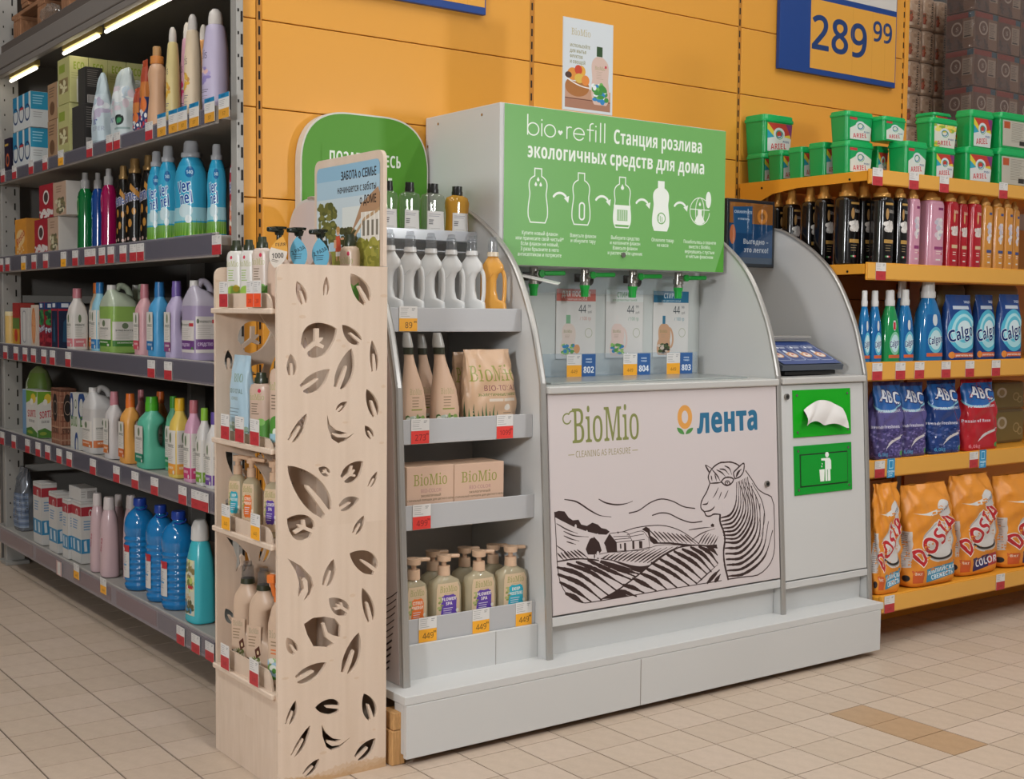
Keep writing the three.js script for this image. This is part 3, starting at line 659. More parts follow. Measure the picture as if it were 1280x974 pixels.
// ================================================================ left shelving rack
{
  const rack = thing('shelving_rack', 'grey metal supermarket rack with five loaded shelves along the left aisle', 'shelving', [0, 0, 0]);
  const z0 = -7.1, z1 = -4.112, L = z1 - z0, zc = (z0 + z1) / 2, XF = 1.75;
  const lips = [[1.982, 2.043], [1.532, 1.616], [1.087, 1.172], [0.64, 0.725], [0.118, 0.206]];
  lips.forEach(([a, b], k) => {
    const s = part(rack, 'shelf', rbox(0.62, 0.035, L, 0.003), std(0xa39f98, 0.5), [XF + 0.325, b - 0.0265, zc]);
    const q = [-(XF + 0.325), -(b - 0.0265), -zc], P = (x, y, z) => [x + q[0], y + q[1], z + q[2]];
    part(s, 'shelf_front', rbox(0.012, b - a, L, 0.003), std(0xa59f98, 0.45), P(XF + 0.009, (a + b) / 2, zc));
    if (k < 4) part(s, 'price_rail', rbox(0.004, (b - a) * 0.78, L - 0.02, 0.001), M.rail, P(XF + 0.001, (a + b) / 2 + 0.002, zc));
    else { part(s, 'price_rail', rbox(0.004, 0.062, 0.6, 0.001), M.rail, P(XF + 0.001, (a + b) / 2, -4.38)); for (const [m, n] of [[-5.15, -4.7], [-5.72, -5.22], [-6.3, -5.9], [-6.95, -6.36]]) part(s, 'red_strip', rbox(0.003, 0.058, n - m, 0.001), M.railPink, P(XF + 0.001, (a + b) / 2, (m + n) / 2)); }
    part(s, 'clear_strip', rbox(0.0015, (b - a) * 0.9, L - 0.03, 0.0004), clearPlastic(0xe8e6ee, 0.1), P(XF - 0.0055, (a + b) / 2 + 0.002, zc));
    for (const [z, kd] of TAGS.L[k]) { const hh = kd === 'b' ? 0.082 : 0.066; tag(s, kd, kd === 'b' ? 0.085 : 0.076, hh, P(XF - 0.0085, kd === 'b' ? b - 0.026 + 0.012 : a + 0.006 + hh / 2 + (kd === 'y' && k === 4 ? 0.03 : 0), z), [0, -Math.PI / 2, 0]); }
  });
  // uprights
  for (const [x, z, tall, uw, ud] of [[1.801, -4.046, 3.3, 0.026, 0.05], [1.822, -6.96, 3.3, 0.095, 0.05]]) {
    const u = part(rack, 'upright', rbox(uw, tall, ud, 0.004), M.upright, [x, tall / 2, z]);
    const holes = []; for (let y = 0.08; y < tall - 0.1; y += 0.075) { holes.push(at(box(0.007, 0.035, 0.002), uw * 0.22, y - tall / 2, ud / 2 + 0.0006)); holes.push(at(box(0.005, 0.01, 0.002), -uw * 0.25, y - tall / 2 + 0.02, ud / 2 + 0.0006)); }
    part(u, 'slots', merged(holes), M.slot).userData.kind = 'stuff';
  }
  part(rack, 'foot', rbox(0.12, 0.02, 0.14, 0.004), M.upright, [1.822, 0.01, -6.96]);
  part(rack, 'rear_upright', rbox(0.09, 3.3, 0.05, 0.004), M.upright, [2.84, 1.65, -6.96]); for (const y of [0.5, 1.4, 2.3]) part(rack, 'brace', rbox(0.9, 0.04, 0.03, 0.004), M.upright, [2.33, y, -6.97]);
  part(rack, 'back_panel', box(0.02, 2.7, L), M.grey, [2.95, 1.35, zc]); part(rack, 'end_panel', box(1.15, 2.7, 0.02), M.grey, [2.37, 1.35, -7.11]);
  part(rack, 'kick_plate', box(0.02, 0.11, L), M.grey, [2.3, 0.056, zc]);
  const bm = part(rack, 'beam', rbox(0.05, 0.075, L, 0.006), std(0x8b847e, 0.45, { metalness: 0.25 }), [1.775, 2.6, zc]);
  part(bm, 'beam_flange', rbox(0.03, 0.03, L, 0.004), std(0x8b847e, 0.45, { metalness: 0.25 }), [-0.01, -0.056, 0]);
  part(rack, 'beam_cap', rbox(0.05, 0.06, L, 0.004), std(0x6d635c, 0.5, { metalness: 0.25 }), [1.81, 2.67, zc]);
  part(rack, 'cover_board', box(1.15, 0.02, L), M.grey, [2.37, 2.66, zc]);
  const glow = std(0xffffff, 0.5, { emissive: 0xfff3dd, emissiveIntensity: 5 });
  for (const [a, b] of [[-5.4, -4.45], [-5.98, -5.5], [-6.87, -6.42]]) {
    const t = thing('shelf_light_tube', { '-4.45': 'nearest', '-5.5': 'middle', '-6.42': 'farthest' }[b] + ' glowing light tube under the beam of the left rack', 'light tube', [1.815, 2.516, (a + b) / 2], 0, 'light tubes under the beam');
    part(t, 'tube', at(cyl(0.0075, 0.0075, b - a, 12), 0, 0, 0, Math.PI / 2), glow); part(t, 'holder', rbox(0.03, 0.03, b - a, 0.004), std(0xb9a860, 0.5), [0.005, 0.027, 0]);
    const l = new THREE.RectAreaLight(new THREE.Color(1, 0.93, 0.75), 5, 0.02, b - a); l.name = 'tube_light'; l.position.set(0, -0.013, 0); l.rotation.x = -Math.PI / 2; t.add(l);
  }
  // wooden pallet with crumpled film on top
  const wood = new THREE.MeshPhysicalMaterial({ map: noiseTexture(256, 256, [148, 104, 72], [50, 42, 34], 6), roughness: 0.8 });
  const pal = thing('wooden_pallet', 'rough wooden pallet on top of the left rack', 'pallet', [2.22, 2.7, -6.35]);
  for (const [x, z] of [[-0.34, 0.38], [-0.34, 0], [-0.34, -0.42], [0.2, 0.38], [0.2, 0]]) part(pal, 'block', rbox(0.12, 0.08, 0.12, 0.004), wood, [x, 0.062, z]);
  for (const z of [0.38, 0, -0.42]) part(pal, 'bottom_board', rbox(0.8, 0.02, 0.11, 0.003), wood, [0, 0.011, z]);
  for (const x of [-0.34, -0.2, -0.05, 0.1, 0.25]) part(pal, 'deck_board', rbox(0.11, 0.02, 1.1, 0.003), wood, [x, 0.134, 0.02]);
  for (const z of [0.38, 0, -0.42]) part(pal, 'stringer_board', rbox(0.8, 0.02, 0.11, 0.003), wood, [0, 0.113, z]);
  const pal2 = thing('wooden_pallet', 'second wooden pallet stacked on the rough pallet above the left rack', 'pallet', [2.22, 2.846, -6.2]);
  for (const [x, z] of [[-0.34, 0.38], [-0.34, 0], [-0.34, -0.42]]) part(pal2, 'block', rbox(0.12, 0.08, 0.14, 0.004), wood, [x, 0.062, z]);
  for (const z of [0.38, 0, -0.42]) part(pal2, 'bottom_board', rbox(0.8, 0.02, 0.11, 0.003), wood, [0, 0.011, z]);
  for (const x of [-0.34, -0.2, -0.05, 0.1]) part(pal2, 'deck_board', rbox(0.11, 0.02, 1.1, 0.003), wood, [x, 0.114, 0.02]);
  const fs = sections([[0, 0.8, 0.8, 2], [0.3, 1, 1, 2.4], [0.7, 0.8, 0.9, 2], [1, 0.3, 0.3, 2]], 0.06, 0.07, 0.24);
  const film = thing('plastic_film', 'crumpled clear plastic film stuffed between the pallets', 'plastic film', [1.812, 2.702, -6.17]);
  part(film, 'film', loft(fs, 60, 0.009, 0.003), std(0xe6ddd2, 0.08, { transmission: 0.85, thickness: 0, specularIntensity: 1, flatShading: true }));
}
// ================================================================ refill station
function archShape() {   // side panel outline in (z, y); front edge leans forward towards the floor
  const s = new THREE.Shape(), c = [[-3.88, 1.726], [-3.84, 1.724], [-3.736, 1.7], [-3.58, 1.612], [-3.46, 1.498], [-3.37, 1.335], [-3.325, 1.195], [-3.306, 1.12]];
  s.moveTo(-4.03, 0.2); s.lineTo(-4.03, 1.58); s.quadraticCurveTo(-4.03, 1.726, ...c[0]); s.splineThru(c.slice(1).map((p) => new THREE.Vector2(...p))); s.lineTo(-3.252, 0.2); s.closePath(); return { s, c };
}
const GREEN_PANEL = () => print('green_panel', 1600, 826, (g, w, h) => {
  fill(g, '#6fab5e', 0, 0, w, h);
  poly(g, '#4b962c', [w, 655, w, h, 1530, h]);
  const W = '#e9efe6';
  g.strokeStyle = W; g.lineWidth = 9; g.lineCap = 'round'; g.save(); g.translate(2.2, -14.4); g.scale(0.825, 0.718);
  // thin round lettering drawn from strokes: bio . refill
  const L = (...p) => { g.beginPath(); g.moveTo(p[0], p[1]); for (let i = 2; i < p.length; i += 2) g.lineTo(p[i], p[i + 1]); g.stroke(); }, O = (x, y, r, a = 0, b = 7) => { g.beginPath(); g.arc(x, y, r, a, b); g.stroke(); };
  L(178, 80, 178, 222); O(222, 180, 44); L(290, 136, 290, 222); disc(g, W, 290, 108, 6); O(356, 180, 44);
  poly(g, W, [440, 205, 420, 182, 424, 170, 434, 168, 440, 176, 446, 168, 456, 170, 460, 182]);
  L(494, 136, 494, 222); O(520, 162, 27, Math.PI, 5.1); O(594, 180, 44, 0.6, 6.28); L(550, 180, 638, 180); L(686, 222, 686, 112); O(708, 112, 22, Math.PI, 4.9); L(664, 140, 716, 140); L(736, 140, 736, 222); disc(g, W, 736, 108, 6); L(776, 80, 776, 222); L(812, 80, 812, 222);
  g.restore();
  txt(g, 'Станция розлива', 1073, 106, 108, W, { fit: 678 }); txt(g, 'экологичных средств для дома', 791, 226, 108, W, { fit: 1286 });
  const bottle = (x, y, k, solid) => { g.save(); g.translate(x, y); g.scale(k, k); g.beginPath(); g.moveTo(-24, -150); g.lineTo(24, -150); g.lineTo(24, -108); g.bezierCurveTo(70, -90, 66, -60, 58, -20); g.bezierCurveTo(52, 10, 76, 60, 66, 120); g.lineTo(52, 150); g.lineTo(-52, 150); g.lineTo(-66, 120); g.bezierCurveTo(-76, 60, -52, 10, -58, -20); g.bezierCurveTo(-66, -60, -70, -90, -24, -108); g.closePath(); g.lineWidth = 7; if (solid) { g.fillStyle = W; g.fill(); } g.stroke(); g.restore(); };
  const drop = (x, y, s) => { g.fillStyle = W; g.beginPath(); g.moveTo(x, y - 1.7 * s); g.lineTo(x + s, y); g.arc(x, y, s, 0, Math.PI); g.closePath(); g.fill(); };
  bottle(221, 459, 0.94); drop(221, 376, 9); drop(206, 402, 9); drop(238, 402, 9);
  bottle(513, 459, 0.92); g.strokeStyle = W; g.lineWidth = 9; g.beginPath(); g.roundRect(502, 480, 34, 90, 17); g.stroke();
  bottle(805, 461, 0.92); drop(805, 380, 12); fill(g, W, 744, 476, 122, 108); fill(g, '#6fab5e', 768, 502, 76, 60); for (let i = 0; i < 7; i++) fill(g, W, 774 + i * 10, 504, 4, 56);
  bottle(1094, 465, 0.92, true); ring(g, '#6fab5e', 1098, 534, 30, 6); for (let i = 0; i < 3; i++) fill(g, '#6fab5e', 1078 + i * 12, 514 + i * 6, 4, 34);
  g.save(); g.translate(-85, -92); g.strokeStyle = W; g.lineWidth = 5; O(1484, 570, 78, 0.1, 5.3); g.beginPath(); g.ellipse(1484, 570, 34, 78, 0, 0, 7); g.stroke(); L(1408, 560, 1560, 560); poly(g, W, [1468, 560, 1500, 560, 1500, 590, 1526, 630, 1500, 645, 1466, 645, 1442, 630, 1468, 590]); disc(g, W, 1552, 500, 22, 48); drop(1484, 530, 9); g.restore(); g.strokeStyle = W;
  for (const x of [368, 660, 952, 1242]) { g.lineWidth = 13; g.beginPath(); g.arc(x, 490, 54, 3.8, 5.5); g.stroke(); poly(g, W, [x + 26, 462, x + 62, 448, x + 56, 486]); }
  const cap = (x, lines) => lines.forEach((l, i) => txt(g, l, x, 656 + i * 28, 27, W, { weight: 'normal', sx: 0.86 }));
  cap(237, ['Купите новый флакон', 'или принесите свой чистый*', 'Если флакон не новый,', '3 раза брызните в него', 'антисептиком и потрясите']); cap(530, ['Взвесьте флакон', 'и обнулите тару']); cap(831, ['Выберите средство', 'и наполните флакон', 'Взвесьте флакон', 'и распечатайте ценник']); cap(1112, ['Оплатите товар', 'на кассе']); cap(1404, ['Позаботьтесь о планете', 'вместе с BioMio,', 'вернувшись с пустым', 'и чистым флаконом']);
}, 0.4);
const DOOR_ART = () => print('door_art', 2000, 1337, (g, w, h) => {
  const k = w / 1094; fill(g, '#cdc3c2', 0, 0, w, h);
  let s = 9; const q = () => (s = (s * 16807) % 2147483647) / 2147483647;
  g.save(); g.scale(k, k); g.strokeStyle = g.fillStyle = '#33211f'; g.lineCap = 'round'; g.lineJoin = 'round';
  for (const p of INK_STROKES) {
    const n = (p.length - 1) / 2, v = []; for (let i = 0; i < n; i++) v.push(new THREE.Vector3(p[1 + 2 * i], p[2 + 2 * i], 0));
    const c = new THREE.CatmullRomCurve3(v), m = 26, wd = p[0] * 0.95, rough = p[0] > 7;
    for (let i = 0; i < m; i++) { const a = c.getPoint(i / m), b = c.getPoint((i + 1) / m), t = (i + 0.5) / m; g.lineWidth = wd * (p[0] > 3 && n < 6 ? 0.35 + 0.65 * Math.sin(Math.PI * Math.min(1, t * 1.1 + 0.08)) : 0.75) * (rough ? 0.85 + 0.3 * q() : 1); g.beginPath(); g.moveTo(a.x, a.y); g.lineTo(b.x, b.y); g.stroke(); }
  }
  for (const p of INK_FILLS) { g.beginPath(); for (let i = 0; i < p.length; i += 2) g.lineTo(p[i], p[i + 1]); g.closePath(); g.fill(); }
  for (const [x, y, r] of [[102, 446, 9], [150, 468, 7], [196, 486, 9], [222, 498, 7], [176, 486, 5], [196, 548, 11], [204, 566, 8]]) disc(g, '#cdc3c2', x, y, r * 0.55, r);
  const gc = '#7f8448';
  txt(g, 'BioMio', 247, 108, 160, gc, { font: 'serif', weight: 'normal', line: gc, lw: 2, fit: 304 });
  g.strokeStyle = gc; g.lineWidth = 5; g.beginPath(); g.arc(76, 82, 17, 0.4, 5.2); g.quadraticCurveTo(92, 52, 112, 60); g.stroke();
  txt(g, 'CLEANING AS PLEASURE', 232, 203, 30, '#93895f', { weight: 'normal', fit: 246 }); fill(g, '#a39a72', 78, 202, 26, 3); fill(g, '#a39a72', 362, 202, 26, 3);
  g.strokeStyle = '#d99a4c'; g.lineWidth = 20; g.beginPath(); g.ellipse(616, 98, 26, 33, 0, 0, 7); g.stroke();
  g.fillStyle = '#4d8a44'; g.beginPath(); g.moveTo(612, 160); g.quadraticCurveTo(580, 160, 576, 134); g.quadraticCurveTo(606, 136, 612, 160); g.fill(); g.beginPath(); g.moveTo(618, 160); g.quadraticCurveTo(650, 160, 656, 138); g.quadraticCurveTo(622, 138, 618, 160); g.fill();
  txt(g, 'лента', 836, 114, 128, '#2b6a8c', { fit: 318, line: '#2b6a8c', lw: 5 });
  g.restore();
}, 0.42);

const station = thing('refill_station', 'white refill station with green header box, curved side panels and sheep picture door', 'refill station', [0, 0, 0]);
{
  const P = (n, g, m, p, r) => part(station, n, g, m, p, r);
  // base on wooden battens
  const woodB = new THREE.MeshPhysicalMaterial({ map: noiseTexture(256, 256, [196, 150, 96], [46, 42, 36], 5), roughness: 0.75 });
  P('base_front', rbox(2.205, 0.162, 0.018, 0.002), M.white, [3.04, 0.104, -3.174]);
  P('base_joint', box(0.0025, 0.158, 0.0012), std(0x8f8780, 0.7), [2.865, 0.104, -3.1647]);
  P('base_top', rbox(2.225, 0.026, 0.87, 0.002), M.white, [3.045, 0.199, -3.6]);
  P('base_end', rbox(0.016, 0.15, 0.05, 0.002), M.white, [1.946, 0.108, -3.21]);
  for (const [x0, x1] of [[1.96, 2.9], [2.94, 3.8], [3.84, 4.1]]) P('batten', rbox(x1 - x0, 0.05, 0.07, 0.003), woodB, [(x0 + x1) / 2, 0.026, -3.25]);
  P('batten', rbox(0.045, 0.105, 0.07, 0.003), woodB, [1.93, 0.053, -3.232]); P('batten', rbox(0.045, 0.052, 0.07, 0.003), woodB, [1.935, 0.133, -3.232]); P('batten', rbox(0.05, 0.06, 0.7, 0.003), woodB, [1.95, 0.031, -3.64]);
  // four side panels with aluminium edge
  const { s, c } = archShape();
  const side = new THREE.ExtrudeGeometry(s, { depth: 0.018, bevelEnabled: false, curveSegments: 40 }); side.rotateY(-Math.PI / 2); side.translate(0.009, 0, 0);
  const edgePts = [...new THREE.SplineCurve(c.map((p) => new THREE.Vector2(...p))).getPoints(44), new THREE.Vector2(-3.3, 1.0), new THREE.Vector2(-3.252, 0.2)];
  const edge = (() => { const w = 0.024, pos = [], idx = []; edgePts.forEach((p, i) => { const a = edgePts[Math.max(0, i - 1)], b = edgePts[Math.min(edgePts.length - 1, i + 1)], t = b.clone().sub(a).normalize(), nz = -t.y, ny = t.x; for (const [o, x] of [[-0.003, -w / 2], [0.005, -w / 2], [0.008, -w / 4], [0.008, w / 4], [0.005, w / 2], [-0.003, w / 2]]) pos.push(x, p.y + ny * o, p.x + nz * o); }); for (let i = 0; i < edgePts.length - 1; i++) for (let j = 0; j < 6; j++) { const a = i * 6 + j, b = i * 6 + (j + 1) % 6; idx.push(a, b, a + 6, b, b + 6, a + 6); } const g = new THREE.BufferGeometry(); g.setAttribute('position', new THREE.Float32BufferAttribute(pos, 3)); g.setIndex(idx); const f = g.toNonIndexed(); f.computeVertexNormals(); return f; })();
  edge.scale(1, 1, 1);
  for (const x of [1.99, 2.54, 3.668, 4.18]) { const sp = P('side_panel', side, M.white, [x, 0, 0]); part(sp, 'edge_trim', edge, std(0xa9a6a1, 0.34, { metalness: 0.45, side: 2 })); }
  // pink printed outer face of the left side panel
  const pinkS = new THREE.Shape(); pinkS.moveTo(-4.02, 0.215); pinkS.lineTo(-4.02, 1.58); pinkS.quadraticCurveTo(-4.02, 1.715, -3.88, 1.716); pinkS.lineTo(-3.84, 1.714); pinkS.splineThru([[-3.736, 1.69], [-3.59, 1.602], [-3.472, 1.49], [-3.385, 1.33], [-3.345, 1.195], [-3.326, 1.12]].map((p) => new THREE.Vector2(...p))); pinkS.lineTo(-3.275, 0.215); pinkS.closePath();
  const pinkG = new THREE.ExtrudeGeometry(pinkS, { depth: 0.002, bevelEnabled: false }); pinkG.rotateY(-Math.PI / 2);
  const pinkPanel = P('pink_facing', pinkG, std(0xccc1bf, 0.42), [1.981, 0, 0]);
  const hairs = []; for (let k = 0; k < 12; k++) { const y0 = 0.52 - k * 0.022, pts = []; for (let i = 0; i <= 8; i++) { const t = i / 8; pts.push([0, y0 - 0.05 * t * t - 0.11 * t * (1 - t), -3.29 - 0.01 * k * 0.4 - 0.16 * t]); } hairs.push(tube(pts, 0.0016 + 0.0012 * (k > 6), 14, 4)); }
  part(pinkPanel, 'ink_lines', merged(hairs), std(0x33211f, 0.6), [-0.0022, -0.02, 0]);
  // back boards
  P('back_board', box(2.16, 1.5, 0.012), M.white, [3.085, 0.95, -4.025]);
  P('shelf_back', box(0.53, 0.62, 0.01), std(0xb9b3ad, 0.5), [2.265, 1.3, -3.86]);
  P('shelf_back', box(0.53, 0.8, 0.01), std(0xb9b3ad, 0.5), [2.265, 0.6, -3.7]);
  // bay 1: shelves with raised grey fronts
  const lipGrey = std(0xb4b4b5, 0.35), trayClear = std(0xe4e6ea, 0.15, { transmission: 0.55, thickness: 0 });
  const SH = [[1.607, 1.583, -3.68, 0.3], [1.302, 1.364, -3.415, 0.44], [0.954, 1.018, -3.348, 0.35], [0.688, 0.752, -3.335, 0.36], [0.334, 0.398, -3.322, 0.37]];
  SH.forEach(([y, top, z, d], k) => {
    const b = P('shelf', rbox(0.53, 0.012, d, 0.002), k ? M.white : trayClear, [2.265, y - 0.007, z - d / 2 - 0.002]), Q = (x, yy, zz) => [x - 2.265, yy - (y - 0.007), zz - (z - d / 2 - 0.002)];
    if (k) {
      part(b, 'shelf_front', rbox(0.53, top - y + 0.014, 0.006, 0.002), lipGrey, Q(2.265, (top + y - 0.014) / 2, z));
      for (const [x, kd] of TAGS.S[k]) tag(b, kd, 0.066, 0.078, Q(x, y + 0.027, z + 0.0045));
    } else { part(b, 'tray_front', rbox(0.53, 0.035, 0.004, 0.001), trayClear, Q(2.265, y + 0.006, z)); part(b, 'tray_bottom_strip', rbox(0.53, 0.004, 0.2, 0.001), trayClear, Q(2.265, y - 0.05, z - 0.08)); }
  });
  P('plinth_panel', rbox(0.53, 0.12, 0.012, 0.002), M.white, [2.265, 0.262, -3.311]); P('panel_joint', box(0.002, 0.118, 0.001), std(0x9a948e, 0.7), [2.36, 0.262, -3.3047]);
  // header box
  const hb = P('header_box', rbox(1.085, 0.552, 0.475, 0.004), M.white, [3.09, 1.792, -3.806]);
  part(hb, 'header_panel', box(1.066, 0.548, 0.004), [M.white, M.white, M.white, M.white, GREEN_PANEL(), M.white], [0.006, -0.001, 0.2395]);
  part(hb, 'lock', at(cyl(0.0095, 0.0095, 0.008, 16), 0, 0, 0, Math.PI / 2), M.steel, [0.015, -0.225, 0.244]);
  for (const [y, z] of [[0.245, -0.15], [0.245, 0.13], [0.17, -0.22]]) part(hb, 'screw', at(cyl(0.005, 0.005, 0.003, 10), 0, 0, 0, 0, 0, Math.PI / 2), M.steel, [-0.543, y, z]);
  // dispensing bay: grey back, clear tray, taps
  P('bay_back', box(1.108, 0.46, 0.01), M.backGrey, [3.104, 1.31, -3.728]);
  P('bay_floor', rbox(1.108, 0.02, 0.44, 0.003), std(0x9ea09c, 0.35), [3.104, 1.094, -3.525]);
  P('drip_tray', rbox(0.95, 0.012, 0.3, 0.004), std(0x8d928f, 0.25), [3.1, 1.111, -3.52]);
  [2.744, 2.98, 3.214, 3.45].forEach((x) => {
    const t = P('tap', cyl(0.0155, 0.0155, 0.034, 16), M.steel, [x, 1.497, -3.63]);
    part(t, 'valve_body', merged([at(cyl(0.02, 0.02, 0.02, 8), 0, -0.02, 0), at(cyl(0.016, 0.019, 0.014, 16), 0, -0.036, 0), at(cyl(0.011, 0.011, 0.03, 10), 0, -0.008, 0.018, Math.PI / 2)]), M.steel);
    part(t, 'lever', merged([at(rbox(0.098, 0.017, 0.02, 0.006), 0.066, -0.004, 0.032, 0, 0, 0.03), at(cyl(0.013, 0.013, 0.014, 14), 0.01, -0.006, 0.032, Math.PI / 2)]), std(0x0f8a2c, 0.35));
    part(t, 'nozzle', merged([at(cyl(0.019, 0.017, 0.014, 14), 0, -0.05, 0), at(cyl(0.015, 0.0135, 0.03, 14), 0, -0.07, 0)]), std(0x17a03a, 0.35));
  });
  const guard = P('splash_guard', rbox(0.94, 0.075, 0.003, 0.001), clearPlastic(0xf3f6f8, 0.04), [3.06, 1.462, -3.69]);
  for (const x of [-0.3, -0.06, 0.18]) part(guard, 'hook', merged([at(rbox(0.05, 0.03, 0.006, 0.003), 0, 0.02, 0.006), at(cyl(0.02, 0.02, 0.006, 18), 0.045, 0.012, 0.006, Math.PI / 2)]), std(0x3c3835, 0.5), [x, 0, 0]);
  const tray = P('label_tray', rbox(0.86, 0.085, 0.003, 0.001), clearPlastic(0xeef3f7, 0.05), [3.16, 1.16, -3.66]);
  part(tray, 'tray_foot', rbox(0.86, 0.003, 0.05, 0.001), clearPlastic(0xeef3f7, 0.05), [0, -0.04, -0.025]);
  [[2.99, '802'], [3.265, '804'], [3.49, '803']].forEach(([x, n]) => {
    part(tray, 'code_label', box(0.066, 0.084, 0.001), print('code' + n, 128, 160, (g, w, h) => { fill(g, '#2d5c98', 0, 0, w, h); txt(g, 'номер', 64, 36, 17, '#cfdcea'); txt(g, 'товара', 64, 56, 17, '#cfdcea'); txt(g, n, 64, 112, 60, '#e6ebf0'); }), [x + 0.036 - 3.16, -0.002, 0.003]);
    tag(tray, 'y', 0.07, 0.082, [x - 0.034 - 3.16, -0.002, 0.003]);
  });
  // hand pump bracket beside the left tap
  P('wall_bracket', merged([at(rbox(0.09, 0.05, 0.07, 0.008), 2.63, 1.405, -3.6), at(rbox(0.05, 0.004, 0.16, 0.002), 2.7, 1.47, -3.55, 0.35, 0.7, 0.2)]), M.gloss);
  // counters, doors
  P('counter', rbox(1.105, 0.026, 0.5, 0.006), std(0xbdbbb7, 0.3), [3.104, 1.097, -3.535]);
  const dp = Math.atan2(0.042, 0.73);
  const door = P('door', rbox(1.094, 0.732, 0.016, 0.002), std(0xcdc3c2, 0.45), [3.104, 0.718, -3.286], [-dp, 0, 0]);
  part(door, 'printed_face', new THREE.PlaneGeometry(1.09, 0.728), DOOR_ART(), [0, 0, 0.0086]);
  const lock = (o, x, y) => { const l = part(o, 'lock', at(cyl(0.0115, 0.0115, 0.01, 18), 0, 0, 0, Math.PI / 2), M.steel, [x, y, 0.012]); part(l, 'keyhole', merged([at(cyl(0.006, 0.006, 0.002, 10), 0, 0, 0.0055, Math.PI / 2), at(box(0.0025, 0.012, 0.002), 0, 0, 0.0062)]), M.black); };
  lock(door, 0.482, -0.002);
  P('door_rail', rbox(1.1, 0.03, 0.03, 0.002), M.white, [3.104, 0.332, -3.272]);
  P('plinth_panel', rbox(1.108, 0.125, 0.012, 0.002), M.white, [3.104, 0.265, -3.3]);
  // waste bay
  P('counter', rbox(0.49, 0.026, 0.5, 0.006), std(0xbdbbb7, 0.3), [3.924, 1.1, -3.535]);
  const wd = P('door', rbox(0.472, 0.75, 0.016, 0.002), M.white, [3.93, 0.71, -3.288], [-dp, 0, 0]);
  P('door_stile', rbox(0.018, 0.75, 0.016, 0.002), M.white, [3.686, 0.71, -3.286], [-dp, 0, 0]);
  lock(wd, -0.222, 0.33);
  P('door_rail', rbox(0.49, 0.026, 0.03, 0.002), M.white, [3.924, 0.318, -3.272]);
  P('plinth_panel', rbox(0.49, 0.115, 0.012, 0.002), M.white, [3.924, 0.258, -3.298]);
  const acryl = std(0x18a51c, 0.18), acryl2 = std(0x13952e, 0.2);
  const plate = (y, h, m) => { const p = part(wd, 'acrylic_plate', rbox(0.338, h, 0.004, 0.001), m, [-0.018, y, 0.0105]); for (const sx of [-1, 1]) for (const sy of [-1, 1]) part(p, 'screw', at(cyl(0.005, 0.005, 0.003, 12), 0, 0, 0, Math.PI / 2), M.steel, [sx * 0.148, sy * (h / 2 - 0.02), 0.003]); return p; };
  const p1 = plate(0.262, 0.183, acryl), p2 = plate(0.043, 0.19, acryl2);
  part(p1, 'tissue_slot', (() => { const e = new THREE.Shape(); e.absellipse(0, 0, 0.11, 0.03, 0, Math.PI * 2); const g = new THREE.ExtrudeGeometry(e, { depth: 0.0008, bevelEnabled: false }); return g; })(), std(0x0a3d0e, 0.7), [0, 0.005, 0.0022]);
  const flap = part(p2, 'waste_flap', rbox(0.272, 0.118, 0.003, 0.001), acryl2, [0.002, -0.002, 0.0036]);
  part(p2, 'flap_gap', box(0.282, 0.128, 0.0008), std(0x06330d, 0.8), [0.002, -0.002, 0.0022]);
  const man = [at(cyl(0.0105, 0.0105, 0.001, 18), 0.024, 0.053, 0, Math.PI / 2)];
  const shp = (pts) => { const s = new THREE.Shape(pts.map((p) => new THREE.Vector2(...p))); return new THREE.ExtrudeGeometry(s, { depth: 0.001, bevelEnabled: false }).translate(0, 0, -0.0005); };
  man.push(shp([[-0.01, 0.04], [0.038, 0.04], [0.047, 0.028], [0.047, -0.005], [0.041, -0.005], [0.041, -0.05], [0.027, -0.05], [0.027, -0.005], [0.023, -0.005], [0.023, -0.05], [0.012, -0.05], [0.012, 0.03], [-0.01, 0.032]]), shp([[-0.022, -0.003], [0.008, -0.003], [0.004, -0.05], [-0.018, -0.05]]), shp([[-0.008, 0.022], [-0.003, 0.02], [-0.005, 0.014]]), shp([[-0.012, 0.012], [-0.005, 0.01], [-0.008, 0.004]]));
  part(flap, 'litter_pictogram', merged(man.map((g) => g.clone())), std(0xe9efe6, 0.5), [-0.01, 0.002, 0.0022]);
}
// tissue pulled from the slot
{
  const t = thing('paper_tissue', 'white paper tissue hanging from the green slot plate', 'tissue', [3.908, 0.982, -3.288]);
  const pos = [], idx = [], nx = 22, ny = 10;
  for (let j = 0; j <= ny; j++) for (let i = 0; i <= nx; i++) {
    const u = i / nx, v = j / ny, top = 0.036 * Math.sin(Math.PI * Math.pow(u, 0.85)) + 0.004, low = -0.055 - 0.02 * u * u + 0.02 * Math.abs(Math.sin(u * 6.5)) * (1 - u * 0.6);
    pos.push((u - 0.5) * 0.235 + (v - 0.5) * 0.022 * (u - 0.5), top + (low - top) * v, 0.002 + 0.026 * Math.sin(Math.PI * 0.55 * Math.min(1, v * 1.2)) * (0.75 + 0.25 * Math.sin(u * 6 + 2)) + 0.005 * Math.abs(Math.sin(u * 8 + v * 2.5)));
  }
  for (let j = 0; j < ny; j++) for (let i = 0; i < nx; i++) { const a = j * (nx + 1) + i, b = a + nx + 1; idx.push(a, b, a + 1, b, b + 1, a + 1); }
  const g = new THREE.BufferGeometry(); g.setAttribute('position', new THREE.Float32BufferAttribute(pos, 3)); g.setIndex(idx); g.computeVertexNormals();
  part(t, 'sheet', g, std(0xdcd8d4, 0.8, { side: 2 }));
}
